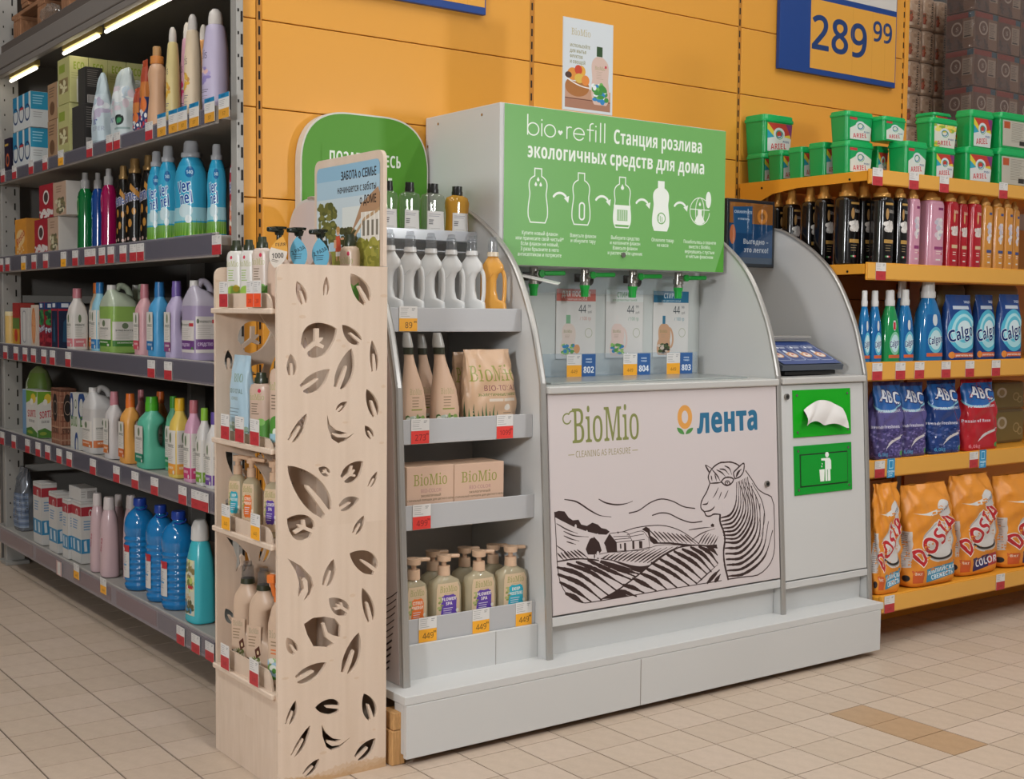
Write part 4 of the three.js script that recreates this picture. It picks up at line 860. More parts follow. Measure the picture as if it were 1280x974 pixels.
// kitchen scale with printed slope
{
  const t = thing('digital_scale', 'blue printed weighing scale on the narrow counter of the station', 'scale', [3.93, 1.113, -3.5]);
  part(t, 'foot_plate', rbox(0.3, 0.016, 0.2, 0.004), M.black, [0, 0.012, 0.03]);
  part(t, 'body', (() => { const s = new THREE.Shape([[-0.14, 0], [0.14, 0], [0.145, 0.02], [-0.05, 0.108], [-0.14, 0.108]].map((p) => new THREE.Vector2(...p))); const g = new THREE.ExtrudeGeometry(s, { depth: 0.36, bevelEnabled: false }); g.rotateY(-Math.PI / 2); g.translate(0.18, 0.022, 0); return g; })(), std(0x4d535c, 0.4));
  part(t, 'instruction_face', new THREE.PlaneGeometry(0.34, 0.2), print('scale', 512, 300, (g, w, h) => { fill(g, '#3a4d84', 0, 0, w, h); for (let k = 0; k < 4; k++) { const x = 12 + k * 124; g.strokeStyle = '#c9d2e4'; g.lineWidth = 4; g.beginPath(); g.roundRect(x, 60, 112, 190, 18); g.stroke(); disc(g, '#e7eaf0', x + 22, 84, 12); rule(g, x + 40, 76, 60, 2, 12, '#dfe4ee', 6); disc(g, '#d39a6a', x + 56, 180, 44, 36); disc(g, '#e8dcd2', x + 60, 185, 28, 24); disc(g, '#c03a2a', x + 62, 178, 9); disc(g, '#dfe6ef', x + 36, 140, 14, 20); } }, 0.3), [0, 0.0895, 0.05], [-Math.PI / 2 + 0.425, 0, 0]);
  part(t, 'platform', rbox(0.36, 0.014, 0.13, 0.004), std(0xb9b6b1, 0.3, { metalness: 0.6 }), [0, 0.147, -0.09]);
  part(t, 'platform_stem', cyl(0.02, 0.02, 0.014, 12), M.black, [0, 0.135, -0.09]);
}
// tinted screen
{
  const t = thing('display_screen', 'dark framed blue screen between the curved panels of the station', 'screen', [4.02, 1.556, -3.8]);
  part(t, 'frame', rbox(0.29, 0.285, 0.02, 0.004), std(0x22272d, 0.3), [0, 0.14, 0]);
  part(t, 'picture', new THREE.PlaneGeometry(0.262, 0.255), print('screen', 384, 380, (g, w, h) => { fill(g, '#1f4268', 0, 0, w, h); fill(g, '#8a5a2e', 0, 0, w, 130); ring(g, '#c17d35', 290, 80, 34, 24); poly(g, '#27517a', [30, 30, 200, 20, 200, 190, 40, 190]); txt(g, 'СКАНИРУЙТЕ', 120, 60, 24, '#b9c6d4'); txt(g, 'и платить', 125, 100, 20, '#b9c6d4'); disc(g, '#b0663e', 30, 200, 26, 60); txt(g, 'Выгодно –', 235, 240, 44, '#b3bac2'); txt(g, 'это легко!', 240, 292, 44, '#b3bac2'); fill(g, '#3a4a5c', 60, 340, 324, 40); }, 0.08, { clearcoat: 1, clearcoatRoughness: 0.02 }), [0, 0.14, 0.0106]);
  part(t, 'bracket', merged([at(rbox(0.06, 0.06, 0.2, 0.004), 0, 0.14, -0.11), at(rbox(0.12, 0.12, 0.012, 0.004), 0, 0.14, -0.212)]), M.black);
}
// three product cards on the grey back of the bay
[['ДЛЯ ПОСУДЫ', 'С ЭФИРНЫМ МАСЛОМ', '#c96a5e', '#e6e2dc', 'left card with red heading behind the taps', 3.013, 0], ['СТИРКА', 'ДЛЯ ДЕЛИКАТНЫХ ТКАНЕЙ', '#dfe3e0', '#6b9a6e', 'middle card with pale heading behind the taps', 3.254, 1], ['СТИРКА', 'ДЛЯ ЦВЕТНОГО БЕЛЬЯ', '#1d6f94', '#dde5ea', 'right card with blue heading behind the taps', 3.498, 2]].forEach(([a, b, hc, tc, label, x, k]) => {
  const t = thing('product_card', 'white ' + label, 'card', [x, 1.18, -3.7205], 0, 'product cards behind the taps');
  part(t, 'board', rbox(0.191, 0.263, 0.003, 0.001), std(0xd2d0cc, 0.5), [0, 0.1315, 0]);
  part(t, 'print', new THREE.PlaneGeometry(0.189, 0.261), print('card' + k, 380, 524, (g, w, h) => {
    fill(g, '#d7d5d1', 0, 0, w, h); fill(g, hc, 0, 0, w, 92); txt(g, a, 190, 38, 58, tc, { sx: 0.72 }); txt(g, b, 190, 78, 20, tc, { weight: 'normal' });
    txt(g, '44', 250, 150, 84, '#26313a', { sx: 0.8, weight: 'normal' }); txt(g, '99', 318, 128, 28, '#26313a', { weight: 'normal' }); txt(g, 'руб', 322, 172, 24, '#555', { weight: 'normal' }); txt(g, '/ 100 гр', 280, 222, 36, ['#c48a7c', '#7fa28a', '#4d8a9c'][k], { weight: 'normal', sx: 0.85 });
    ring(g, '#8a9560', 312, 330, 34, 3); txt(g, '♥', 312, 332, 34, '#4a5a3a');
    const bc = ['#d8c9bf', '#dcc6bd', '#c79c7a'][k], cap = ['#7fae8a', '#d9d4d0', '#2b6f8e'][k];
    fill(g, cap, k ? 100 : 94, 196, 30 + 12 * !k, 72); g.fillStyle = bc; g.beginPath(); g.moveTo(90, 260); g.bezierCurveTo(40, 290, 60, 350, 60, 380); g.bezierCurveTo(30, 430, 40, 500, 60, 506); g.lineTo(165, 506); g.bezierCurveTo(190, 480, 190, 430, 180, 390); g.bezierCurveTo(200, 330, 180, 270, 140, 260); g.closePath(); g.fill();
    if (k) { g.strokeStyle = bc; g.lineWidth = 18; g.beginPath(); g.ellipse(178, 370, 34, 76, -0.1, -1.5, 1.5); g.stroke(); }
    txt(g, 'BioMio', 112, 318, 30, '#8a8a5a', { font: 'serif', sx: 0.8, weight: 'normal' }); rule(g, 84, 345, 60, 3, 9, '#a8927c');
    blobs(g, k === 2 ? ['#2c2a20', '#4a5a34', '#cdbfb0'] : ['#5b9a52', '#8fc06a', '#3f86b8'], 62, 420, 110, 70, 26, 16, 3 + k); if (!k) disc(g, '#d9a070', 200, 450, 30, 34);
  }, 0.4), [0, 0.1315, 0.0019]);
});
// paper poster standing on the header box
{
  const t = thing('paper_poster', 'small paper poster with dish soap bottle standing on the green header box', 'poster', [2.937, 2.069, -3.575]);
  part(t, 'sheet', rbox(0.233, 0.325, 0.002, 0.0008), std(0xcfccc6, 0.5), [0, 0.164, 0], [0, 0, 0]);
  part(t, 'print', new THREE.PlaneGeometry(0.229, 0.32), print('poster', 458, 640, (g, w, h) => {
    fill(g, '#cdd3d6', 0, 0, w, h); fill(g, '#b98f74', 20, 480, w - 40, 140); fill(g, '#6d3f30', 20, 552, w - 40, 8); fill(g, '#a2745c', 20, 562, w - 40, 60);
    txt(g, 'BioMio', 160, 90, 64, '#b3a77c', { font: 'serif', weight: 'normal', sx: 0.82 }); ['ИСПОЛЬЗУЙТЕ', 'ДЛЯ МЫТЬЯ', 'ФРУКТОВ', 'И ОВОЩЕЙ'].forEach((s, i) => txt(g, s, 60, 186 + i * 38, 30, '#8b8a62', { align: 'left', sx: 0.85 }));
    disc(g, '#a46a34', 130, 470, 110, 70); disc(g, '#cdd3d6', 130, 405, 130, 30); disc(g, '#d58a36', 90, 385, 50, 44); disc(g, '#d9a13c', 165, 360, 40); disc(g, '#c2452a', 140, 352, 34); disc(g, '#d2b04a', 150, 410, 44, 34); disc(g, '#d9853a', 205, 420, 36); disc(g, '#4a3226', 50, 395, 30, 22); g.strokeStyle = '#e3e0da'; g.lineWidth = 8; g.beginPath(); g.moveTo(20, 410); g.quadraticCurveTo(130, 470, 240, 470); g.stroke();
    fill(g, '#2e4a28', 306, 168, 54, 70); g.fillStyle = '#cdb3a6'; g.beginPath(); g.moveTo(310, 240); g.bezierCurveTo(240, 270, 262, 330, 268, 400); g.bezierCurveTo(250, 480, 262, 560, 290, 580); g.lineTo(400, 580); g.bezierCurveTo(440, 540, 430, 470, 416, 410); g.bezierCurveTo(420, 320, 440, 280, 360, 240); g.closePath(); g.fill();
    blobs(g, ['#3f8a3a', '#6fae52', '#2f7fb8', '#dfe5e6'], 275, 440, 130, 120, 40, 22, 9); txt(g, 'BioMio', 338, 320, 36, '#9a9468', { font: 'serif', weight: 'normal', sx: 0.8 }); disc(g, '#c03044', 392, 306, 10); rule(g, 305, 345, 70, 5, 12, '#a8927c');
  }, 0.35), [0, 0.164, 0.0016]);
}
// rounded green wall sign
{
  const t = thing('wall_sign', 'green rounded sign on the yellow panels behind the shelf unit', 'sign', [2.275, 1.2, -4.045]);
  const rr = (w, h, r) => { const s = new THREE.Shape(); s.moveTo(-w / 2, 0); s.lineTo(-w / 2, h - r); s.quadraticCurveTo(-w / 2, h, -w / 2 + r, h); s.lineTo(w / 2 - r, h); s.quadraticCurveTo(w / 2, h, w / 2, h - r); s.lineTo(w / 2, 0); s.closePath(); return s; };
  part(t, 'board', new THREE.ExtrudeGeometry(rr(0.52, 0.85, 0.19), { depth: 0.04, bevelEnabled: false, curveSegments: 16 }), std(0xd2cdc4, 0.5));
  part(t, 'green_face', new THREE.ExtrudeGeometry(rr(0.508, 0.844, 0.186), { depth: 0.002, bevelEnabled: false, curveSegments: 16 }), std(0x4f8f22, 0.5), [0, 0, 0.04]);
  part(t, 'lettering', new THREE.PlaneGeometry(0.35, 0.2), print('wallsign', 640, 352, (g, w, h) => { fill(g, '#4f8f22', 0, 0, w, h); txt(g, 'ПОЗАБОТЬТЕСЬ', 320, 70, 104, '#e4e8de', { sx: 0.68 }); txt(g, 'О ПРИРОДЕ', 320, 210, 104, '#e4e8de', { sx: 0.68 }); }, 0.5), [-0.005, 0.63, 0.0432]);
}
// price boards on the yellow panels
function priceBoard(label, x0, x1, y0, y1, big) {
  const t = thing('price_board', label, 'sign', [(x0 + x1) / 2, y0, -4.047]), w = x1 - x0, h = y1 - y0;
  part(t, 'board', rbox(w, h, 0.02, 0.002), std(0x163f86, 0.4), [0, h / 2, 0.01]);
  part(t, 'price_card', new THREE.PlaneGeometry(w * 0.745, h * (big ? 0.7 : 0.88)), print('price' + big, 900, 500, (g, W, H) => { fill(g, '#e0a23e', 0, 0, W, H); if (big) { txt(g, '289', 300, 240, 330, '#17386f', { sx: 1.08, weight: 'normal', line: '#17386f', lw: 12 }); txt(g, '99', 752, 140, 200, '#17386f', { sx: 1.0, weight: 'normal', line: '#17386f', lw: 8 }); } for (const x of [430, 640, 780]) fill(g, '#c98f30', x, 0, 2, H); }, 0.4), [w * 0.12, h * (big ? 0.407 : 0.5), 0.0206]);
  if (big) part(t, 'white_card', new THREE.PlaneGeometry(w * 0.745, h * 0.18), std(0xd0ccc6, 0.5), [w * 0.12, h * 0.905, 0.0208]);
}
priceBoard('blue framed price board reading 289 99 on the yellow panels', 4.432, 5.27, 2.475, 2.93, true);
priceBoard('blue framed price board cut off above the green wall sign', 1.99, 2.805, 2.478, 2.93, false);
// ================================================================ plywood display stand with leaf cut-outs
const ply = new THREE.MeshPhysicalMaterial({ map: noiseTexture(512, 512, [214, 193, 173], [13, 15, 17], 9), roughness: 0.55 });
ply.map.wrapS = ply.map.wrapT = THREE.RepeatWrapping; ply.map.repeat.set(1.6, 1.6);
{
  const stand = thing('display_stand', 'pale plywood display stand with leaf shaped cut-outs', 'display stand', [1.544, 0, -3.21]);   // local x to the right, z to the back is negative
  const W = 0.35, D = 0.434, H = 1.48;
  const leaf = (bx, by, tx, ty, a, b) => {   // outline of one cut-out with the wooden midrib left standing
    const B = new THREE.Vector2(bx, by), T = new THREE.Vector2(tx, ty), ax = T.clone().sub(B), L = ax.length(); ax.normalize(); const n = new THREE.Vector2(-ax.y, ax.x), pts = [], f = (s) => 2.75 * Math.pow(s, 0.62) * Math.pow(1 - s, 0.85), bend = (s) => 0.1 * L * Math.sin(Math.PI * s) * (a > b ? 1 : -1) * 0.4;
    const P = (s, o) => B.clone().addScaledVector(ax, s * L).addScaledVector(n, o + bend(s) * 0.6); const rib = 0.03 * L + 2;
    for (let i = 0; i <= 12; i++) { const s = 0.06 + 0.94 * i / 12; pts.push(P(s, Math.max(rib * 1.05, 0) * (1 - s) * (i < 1 ? 1 : 0) + a * L * f(s) * (i ? 1 : 0.85))); }
    for (let i = 11; i >= 0; i--) { const s = 0.06 + 0.94 * i / 12; pts.push(P(s, -b * L * f(s) * (i ? 1 : 0.85))); }
    if (L > 22) { pts.push(P(0.07, -rib)); pts.push(P(0.3, -rib * 0.95)); if (a >= 0.3 && L > 40) { pts.push(P(0.34, -rib * 1.1), P(0.46, -b * L * 0.62), P(0.52, -b * L * 0.5), P(0.45, -rib)); } pts.push(P(0.56, -rib * 0.6), P(0.6, 0), P(0.56, rib * 0.6)); if (a >= 0.3 && L > 40) { pts.push(P(0.5, rib), P(0.62, a * L * 0.55), P(0.54, a * L * 0.66), P(0.38, rib)); } pts.push(P(0.3, rib * 0.95), P(0.07, rib)); }
    return pts.map((p) => p.multiplyScalar(0.001));
  };
  const face = () => {
    const s = new THREE.Shape(), r = 0.03; s.moveTo(0, 0); s.lineTo(0, H - r); s.quadraticCurveTo(0, H, r, H); s.lineTo(W, H); s.lineTo(W, 0); s.closePath();
    for (const l of LEAVES) s.holes.push(new THREE.Path(leaf(...l)));
    for (const o of LEAF_OUTLINES) s.holes.push(new THREE.Path(o.map(([x, y]) => new THREE.Vector2(x / 1000, y / 1000))));
    return new THREE.ExtrudeGeometry(s, { depth: 0.012, bevelEnabled: false, curveSegments: 8 });
  };
  const panelPly = new THREE.MeshPhysicalMaterial({ map: canvas(512, 2048, (g, w, h) => {   // plywood with its own scuffed, water-stained foot
    g.drawImage(ply.map.image, 0, 0, 512, 512, 0, 0, 512, 1024); g.drawImage(ply.map.image, 0, 0, 512, 512, 0, 1024, 512, 1024);
    let s = 5; const q = () => (s = (s * 16807) % 2147483647) / 2147483647;
    for (let k = 0; k < 4; k++) { g.fillStyle = 'rgba(176,132,84,0.22)'; g.beginPath(); g.moveTo(0, h); for (let x = 0; x <= w; x += 8) g.lineTo(x, h - 10 - k * 9 - q() * 16 - 10 * Math.sin(x * 0.013 + k)); g.lineTo(w, h); g.fill(); }
    for (let k = 0; k < 26; k++) disc(g, 'rgba(190,150,110,0.25)', q() * w, q() * h, 6 + q() * 14, 3 + q() * 4);
  }), roughness: 0.55 });
  panelPly.map.wrapS = panelPly.map.wrapT = THREE.RepeatWrapping; panelPly.map.repeat.set(1 / W, 1 / H);
  const fg = face();
  part(stand, 'leaf_panel', fg, panelPly, [0, 0, -0.012]); part(stand, 'leaf_panel', fg, panelPly, [0, 0, -D]);
  part(stand, 'back_panel', box(0.01, H, D - 0.024), ply, [W - 0.006, H / 2, -D / 2]);
  // header board: rises behind the products
  const hs = new THREE.Shape(); { const a = -D + 0.002, b = -0.004, y0 = 1.482, y1 = 1.82, r = 0.035; hs.moveTo(a, y0); hs.lineTo(a, y1 - r); hs.quadraticCurveTo(a, y1, a + r, y1); hs.lineTo(b - r, y1); hs.quadraticCurveTo(b, y1, b, y1 - r); hs.lineTo(b, y0); hs.closePath(); }
  const hg = new THREE.ExtrudeGeometry(hs, { depth: 0.012, bevelEnabled: false }); hg.rotateY(-Math.PI / 2);
  const head = part(stand, 'header_board', hg, ply, [W, 0, 0]);
  const ps = new THREE.Shape(); { const a = -D + 0.02, b = -0.022, y0 = 1.482, y1 = 1.795, r = 0.022; ps.moveTo(a, y0); ps.lineTo(a, y1 - r); ps.quadraticCurveTo(a, y1, a + r, y1); ps.lineTo(b - r, y1); ps.quadraticCurveTo(b, y1, b, y1 - r); ps.lineTo(b, y0); ps.closePath(); }
  const pg = new THREE.ShapeGeometry(ps, 8); { const uv = pg.attributes.uv, p = pg.attributes.position; for (let i = 0; i < p.count; i++) uv.setXY(i, (p.getX(i) + D - 0.02) / (D - 0.042), (p.getY(i) - 1.482) / 0.313); } pg.rotateY(-Math.PI / 2);
  part(head, 'family_picture', pg, print('family', 780, 626, (g, w, h) => {
    fill(g, '#a9c4d2', 0, 0, w, h); fill(g, '#c3d0d4', 0, 200, w, 200); fill(g, '#8fb6cc', 0, 0, w, 90); fill(g, '#d8dcd6', 330, 260, 220, 160);
    fill(g, '#8a8a3e', 0, 520, w, 106); blobs(g, ['#6a6a32', '#7c7a3c', '#575a2c'], 40, 230, 200, 230, 90, 26, 4); fill(g, '#3c3a26', 120, 420, 16, 110); blobs(g, ['#4b4a2a', '#5b5a30', '#3c3c24'], 320, 390, 180, 110, 60, 24, 6);
    poly(g, '#b08a68', [440, 420, 560, 250, 760, 160, 780, 200, 780, 300, 560, 330]); fill(g, '#ddd5c8', 560, 300, 220, 220); poly(g, '#b9976f', [470, 430, 600, 330, 780, 280, 780, 300, 610, 350, 490, 440]); for (let i = 0; i < 4; i++) fill(g, '#7d7464', 580 + i * 52, 350, 26, 90); for (let i = 0; i < 5; i++) fill(g, '#ece6da', 560 + i * 50, 300, 10, 220); fill(g, '#efe9de', 540, 470, 240, 20);
    blobs(g, ['#7f7d2e', '#94903a', '#a29b46'], 540, 470, 240, 150, 60, 30, 8); blobs(g, ['#8a7448', '#6d6636'], 400, 470, 100, 60, 24, 20, 2);
    poly(g, '#c8563a', [250, 430, 300, 425, 320, 520, 245, 525]); disc(g, '#d7a27e', 278, 400, 20, 24); disc(g, '#b78a52', 278, 388, 24, 18); fill(g, '#d2a07c', 255, 520, 14, 60); fill(g, '#d2a07c', 290, 520, 14, 60); fill(g, '#d2a07c', 310, 440, 40, 12); fill(g, '#d2a07c', 226, 450, 30, 50); fill(g, '#e6e2dc', 250, 525, 60, 26); disc(g, '#e2dcd4', 75, 430, 34, 40); disc(g, '#cf9f80', 72, 392, 16, 18);
    txt(g, 'ЗАБОТА о СЕМЬЕ', 740, 70, 70, '#241a16', { align: 'right', sx: 0.78, weight: 'normal', line: '#241a16', lw: 3 }); txt(g, 'начинается с заботы', 740, 150, 62, '#241a16', { align: 'right', sx: 0.78, weight: 'normal', line: '#241a16', lw: 2 }); txt(g, 'о ДОМЕ', 740, 226, 68, '#241a16', { align: 'right', sx: 0.8, weight: 'normal', line: '#241a16', lw: 3 });
  }, 0.5), [-0.0135, 0, 0]);
  // shelves with low fronts on the aisle side
  [[1.342, 1.398], [0.952, 0.99], [0.683, 0.735], [0.26, 0.325]].forEach(([y, top], k) => {
    const s = part(stand, 'shelf', rbox(W - 0.008, 0.012, D - 0.026, 0.002), ply, [(W - 0.012) / 2 - 0.002, y + 0.006, -D / 2]), Q = (x, yy, z) => [x - ((W - 0.012) / 2 - 0.002), yy - y - 0.006, z + D / 2];
    part(s, 'shelf_nose', rbox(0.012, 0.016, D - 0.02, 0.004), ply, Q(-0.009, y + 0.007, -D / 2));
    const lipS = new THREE.Shape(); { const a = -D + 0.09, b = -0.085, h = top - y - 0.01, r = 0.03; lipS.moveTo(a, 0); lipS.lineTo(a, h); lipS.lineTo(b - r * 0.4, h); lipS.quadraticCurveTo(b + r, h, b + r * 1.2, 0); lipS.closePath(); }
    const lg = new THREE.ExtrudeGeometry(lipS, { depth: 0.006, bevelEnabled: false }); lg.rotateY(-Math.PI / 2); part(s, 'shelf_front', lg, ply, Q(0.012, y + 0.012, 0));
    for (const [z, kd] of TAGS.W[k]) tag(s, kd, kd === 'o' ? 0.047 : 0.06, 0.074, Q(-0.018, y + 0.055, z + 3.21), [0, -Math.PI / 2, 0]);
  });
  part(stand, 'kick_board', box(0.012, 0.262, D - 0.024), ply, [0.006, 0.131, -D / 2]);
  for (const [y, z] of [[0.952, -0.02], [0.683, -0.02], [1.342, -0.02]]) { const b = new THREE.Shape([[0, 0], [0.2, 0], [0.2, -0.03], [0.06, -0.09]].map((p) => new THREE.Vector2(...p))); part(stand, 'gusset', new THREE.ExtrudeGeometry(b, { depth: 0.01, bevelEnabled: false }), ply, [0.14, y - 0.001, -D + 0.014]); }
}

// ================================================================ yellow shelving on the right
{
  const rack = thing('yellow_shelving', 'yellow metal shelving unit with five loaded shelves on the right', 'shelving', [0, 0, 0]);
  const x0 = 4.2, x1 = 6.6, W = x1 - x0, xc = (x0 + x1) / 2;
  const lips = [[1.883, 1.944, -3.322], [1.497, 1.569, -3.322], [1.085, 1.163, -3.322], [0.682, 0.758, -3.322], [0.148, 0.222, -3.212]];
  lips.forEach(([a, b, zf], k) => {
    const y = b - 0.017, zc = (zf - 4.04) / 2, dep = 4.04 + zf - 0.012;
    const s = part(rack, 'shelf', rbox(W, 0.02, dep, 0.003), M.yellowShelf, [xc, y, zc - 0.006]), Q = (x, yy, z) => [x - xc, yy - y, z - zc + 0.006];
    part(s, 'shelf_front', rbox(W, b - a, 0.01, 0.003), M.yellowShelf, Q(xc, (a + b) / 2, zf - 0.006));
    part(s, 'price_rail', rbox(W - 0.006, (b - a) * 0.86, 0.003, 0.001), M.yellowRail, Q(xc, (a + b) / 2, zf + 0.001));
    if (k !== 4) {
      const br = new THREE.Shape([[-4.03, y - 0.13], [-4.03, y + 0.008], [zf - 0.012, y + 0.008], [zf - 0.012, y - 0.03], [-3.7, y - 0.034], [-3.84, y - 0.05], [-3.93, y - 0.085], [-3.97, y - 0.13]].map((p) => new THREE.Vector2(...p)));
      const bg = new THREE.ExtrudeGeometry(br, { depth: 0.005, bevelEnabled: false }); bg.rotateY(-Math.PI / 2); part(s, 'bracket', bg, M.yellowShelf, Q(x0 + 0.004, 0, 0).map((v, i) => (i === 1 ? -y : i === 2 ? -zc + 0.006 : v)));
      for (const z of [-3.42, -3.9]) part(s, 'bolt', at(cyl(0.005, 0.005, 0.003, 10), 0, 0, 0, 0, 0, Math.PI / 2), M.slot, Q(x0 - 0.002, y - 0.02, z));
    }
    for (const [x, kd] of TAGS.R[k]) tag(s, kd, kd === 'c' ? 0.05 : 0.064, kd === 'c' ? 0.08 : 0.07, Q(x, (a + b) / 2, zf + 0.0045));
  });
  part(rack, 'back_panel', box(1.24, 1.75, 0.02), M.yellowShelf, [6.0, 0.95, -4.0]);
  part(rack, 'kick_plate', box(W, 0.12, 0.02), M.yellowShelf, [xc, 0.06, -3.55]);
  part(rack, 'foot', rbox(0.06, 0.13, 0.6, 0.004), M.yellowShelf, [4.25, 0.066, -3.7]);
}
// ================================================================ pallets of wrapped packs behind the yellow panels
{
  const tissue = print('tissue', 256, 256, (g, w, h) => { fill(g, '#bfa48e', 0, 0, w, h); blobs(g, ['#cdb6a0', '#b0937c', '#c5a990'], 0, 0, w, h, 60, 26, 3); g.save(); txt(g, 'Кубань', 160, 128, 62, '#3b3330', { rot: -Math.PI / 2, font: 'serif' }); g.restore(); blobs(g, ['#8a3a2c', '#a5563a', '#6b4a30'], 0, 130, 46, 90, 14, 16, 5); }, 0.35);
  const cola = print('boxes', 256, 256, (g, w, h) => { fill(g, '#876a5a', 0, 0, w, h); fill(g, '#8e3b34', 0, 0, w, 40); fill(g, '#33586e', 200, 0, 56, 40); fill(g, '#6a4f46', 0, 40, 150, 216); ring(g, '#b7aaa0', 96, 110, 44, 12); txt(g, 'S', 100, 112, 46, '#b7aaa0', { font: 'serif' }); fill(g, '#a89a8e', 158, 60, 90, 120); rule(g, 166, 74, 70, 8, 11, '#6b5f58', 4); fill(g, '#3a3331', 166, 164, 60, 10); blobs(g, ['#6b5650', '#50413f'], 20, 180, 120, 70, 20, 18, 4); }, 0.3);
  const rowsN = ['bottom', 'second', 'third', 'fourth', 'top'], colN = ['left', 'second', 'third', 'right'];
  const e1 = std(0xb39a86, 0.4), e2 = std(0x7f6354, 0.4);
  const stackBase = thing('pallet_stack_base', 'dark pallet load below the beige tissue packs behind the tubs', 'pallet load', [6.92, 0, -5.2]);
  part(stackBase, 'load', rbox(0.56, 2.3, 0.5, 0.02), e2, [0, 1.18, 0]); part(stackBase, 'pallet_board', rbox(0.56, 0.02, 0.5, 0.004), std(0x8a6242, 0.8), [0, 0.014, 0]);
  for (let r = 0; r < 5; r++) for (let c = 0; c < 4; c++) {
    const t = thing('tissue_pack', rowsN[r] + ' row ' + colN[c] + ' beige tissue pack in the left wrapped stack', 'tissue pack', [6.71 + c * 0.134, 2.332 + r * 0.2, -5.06], 0, 'tissue packs on the left stack');
    const w = 0.128, h = 0.196, sc = sections([[0, 0.9, 0.9, 5], [0.06, 1, 1, 6], [0.5, 1.02, 1.02, 6], [0.94, 1, 1, 6], [1, 0.9, 0.9, 5]], w, h, 0.16);
    part(t, 'wrapper', cached('tissueW', () => loft(sc, 24, 0.0014, 0.02)), e1); part(t, 'print', cached('tissueP', () => patch(sc, 0.012, 0.184, 138, 42, 0.001, 0.0014, 12, 0.02)), tissue);
  }
  const stackBase2 = thing('pallet_stack_base', 'dark pallet load below the carton stack at the right edge', 'pallet load', [7.35, 0, -4.62]);
  part(stackBase2, 'load', rbox(1.2, 2.26, 0.36, 0.02), e2, [0, 1.16, 0]); part(stackBase2, 'pallet_board', rbox(1.2, 0.02, 0.36, 0.004), std(0x8a6242, 0.8), [0, 0.014, 0]);
  for (let r = 0; r < 5; r++) for (let c = 0; c < 4; c++) {
    const t = thing('shipping_carton', rowsN[r] + ' row carton with red top edge, ' + ['first', 'second', 'third', 'fourth'][c] + ' from the tissue stack', 'carton', [6.87 + c * 0.24, 2.292 + r * 0.222, -4.7], 0, 'cartons on the right stack');
    part(t, 'body', rbox(0.23, 0.218, 0.2, 0.006), e2, [0, 0.11, 0]); part(t, 'print', new THREE.PlaneGeometry(0.224, 0.212), cola, [0, 0.11, 0.1008]); part(t, 'side_print', new THREE.PlaneGeometry(0.19, 0.212), cola, [-0.1158, 0.11, 0], [0, -Math.PI / 2, 0]);
  }
  const wrapFilm = std(0xe6dfda, 0.14, { transmission: 0.93, thickness: 0, specularIntensity: 1, ior: 1.4 });
  const f = thing('stretch_film', 'clear stretch film wrapped around the right carton stack', 'stretch film', [7.23, 2.33, -4.7]);
  const sc = sections([[0, 1, 1, 14], [0.1, 1.0, 1.0, 14], [1, 1, 1, 14]], 1.0, 1.07, 0.23);
  part(f, 'film', patch(sc, 0, 1.07, 200, -20, 0, 0.0022, 90, 0.012), wrapFilm);
}
// ================================================================ products
// a kind returns parts for a thing w wide, h tall, d deep with its front on +z
const cap3 = (y0, y1, a) => [[y0, a], [y0 + 0.01, a * 1.05], [y1 - 0.02, a], [y1, a * 0.8]];
function bottle(t, w, h, d, o) {
  const bs = sections(o.body, w, h, d); part(t, 'body', loft(bs, o.seg ?? 28, o.wrinkle ?? 0, o.step ?? 0), o.mat);
  for (const [n, secs, m] of o.caps ?? []) part(t, n, loft(sections(secs, w, h, d), 22), m);
  for (const [n, y0, y1, a0, a1, m, off] of o.labels ?? []) part(t, n, patch(bs, y0 * h, y1 * h, a0, a1, off ?? 0.0007, o.wrinkle ?? 0, o.nu ?? 18, o.step ?? 0), m);
}
function carton(t, w, h, d, m, front, side, top) {
  part(t, 'body', rbox(w, h, d, 0.0025), m, [0, h / 2, 0]);
  if (front) part(t, 'front_print', new THREE.PlaneGeometry(w * 0.985, h * 0.985), front, [0, h / 2, d / 2 + 0.0006]);
  if (side) part(t, 'side_print', new THREE.PlaneGeometry(d * 0.98, h * 0.985), side, [w / 2 + 0.0006, h / 2, 0], [0, Math.PI / 2, 0]);
}
const BAG = [[0, 0.93, 0.9, 5], [0.03, 0.99, 1, 4], [0.3, 1, 1, 3.2], [0.6, 0.97, 0.94, 3], [0.8, 0.93, 0.7, 2.6, -0.006], [0.92, 0.92, 0.26, 2.4, 0.008], [1, 0.94, 0.05, 2.2, 0.014]];
const dots = ['#c03a4a'];
const logo = (g, x, y, s, c = '#8f9650') => txt(g, 'BioMio', x, y, s, c, { font: 'serif', weight: 'normal', sx: 0.8 });
const leafMark = (g, x, y, s) => { blobs(g, ['#5a9a3e', '#7fb85a', '#a9cf7a', '#e6e9dc'], x, y, s, s * 0.8, 26, s * 0.14, 7); };
const plain = (c, r = 0.35) => std(c, r);
const PAST = { white: 0xd6cfc8, cream: 0xd9c2a4, sky: 0x8fc0d2, pink: 0xd3a2a6, blue: 0x4f9fd0, lilac: 0xb9accb, milk: 0xcfc9c6, orange: 0xe2a252, rose: 0xcf9c9c, teal: 0x5fb79a, amber: 0xc98a4a, mint: 0x66b08c, yellow: 0xe3c460, pink2: 0xd2a0b8, snow: 0xd3d0cc };
const CAPC = { rose: 0xb8737c, rose2: 0xc0808a, rose3: 0xc07a80, rose4: 0xb56a72, orange: 0xd9702a, orange2: 0xc96428, blue: 0x2a6fa8, violet: 0x6d5a9c, green: 0x4fae2c, green2: 0x4a9a34, yellow: 0xe6b62e, lime: 0x86b83a, violet2: 0x5d4a92 };
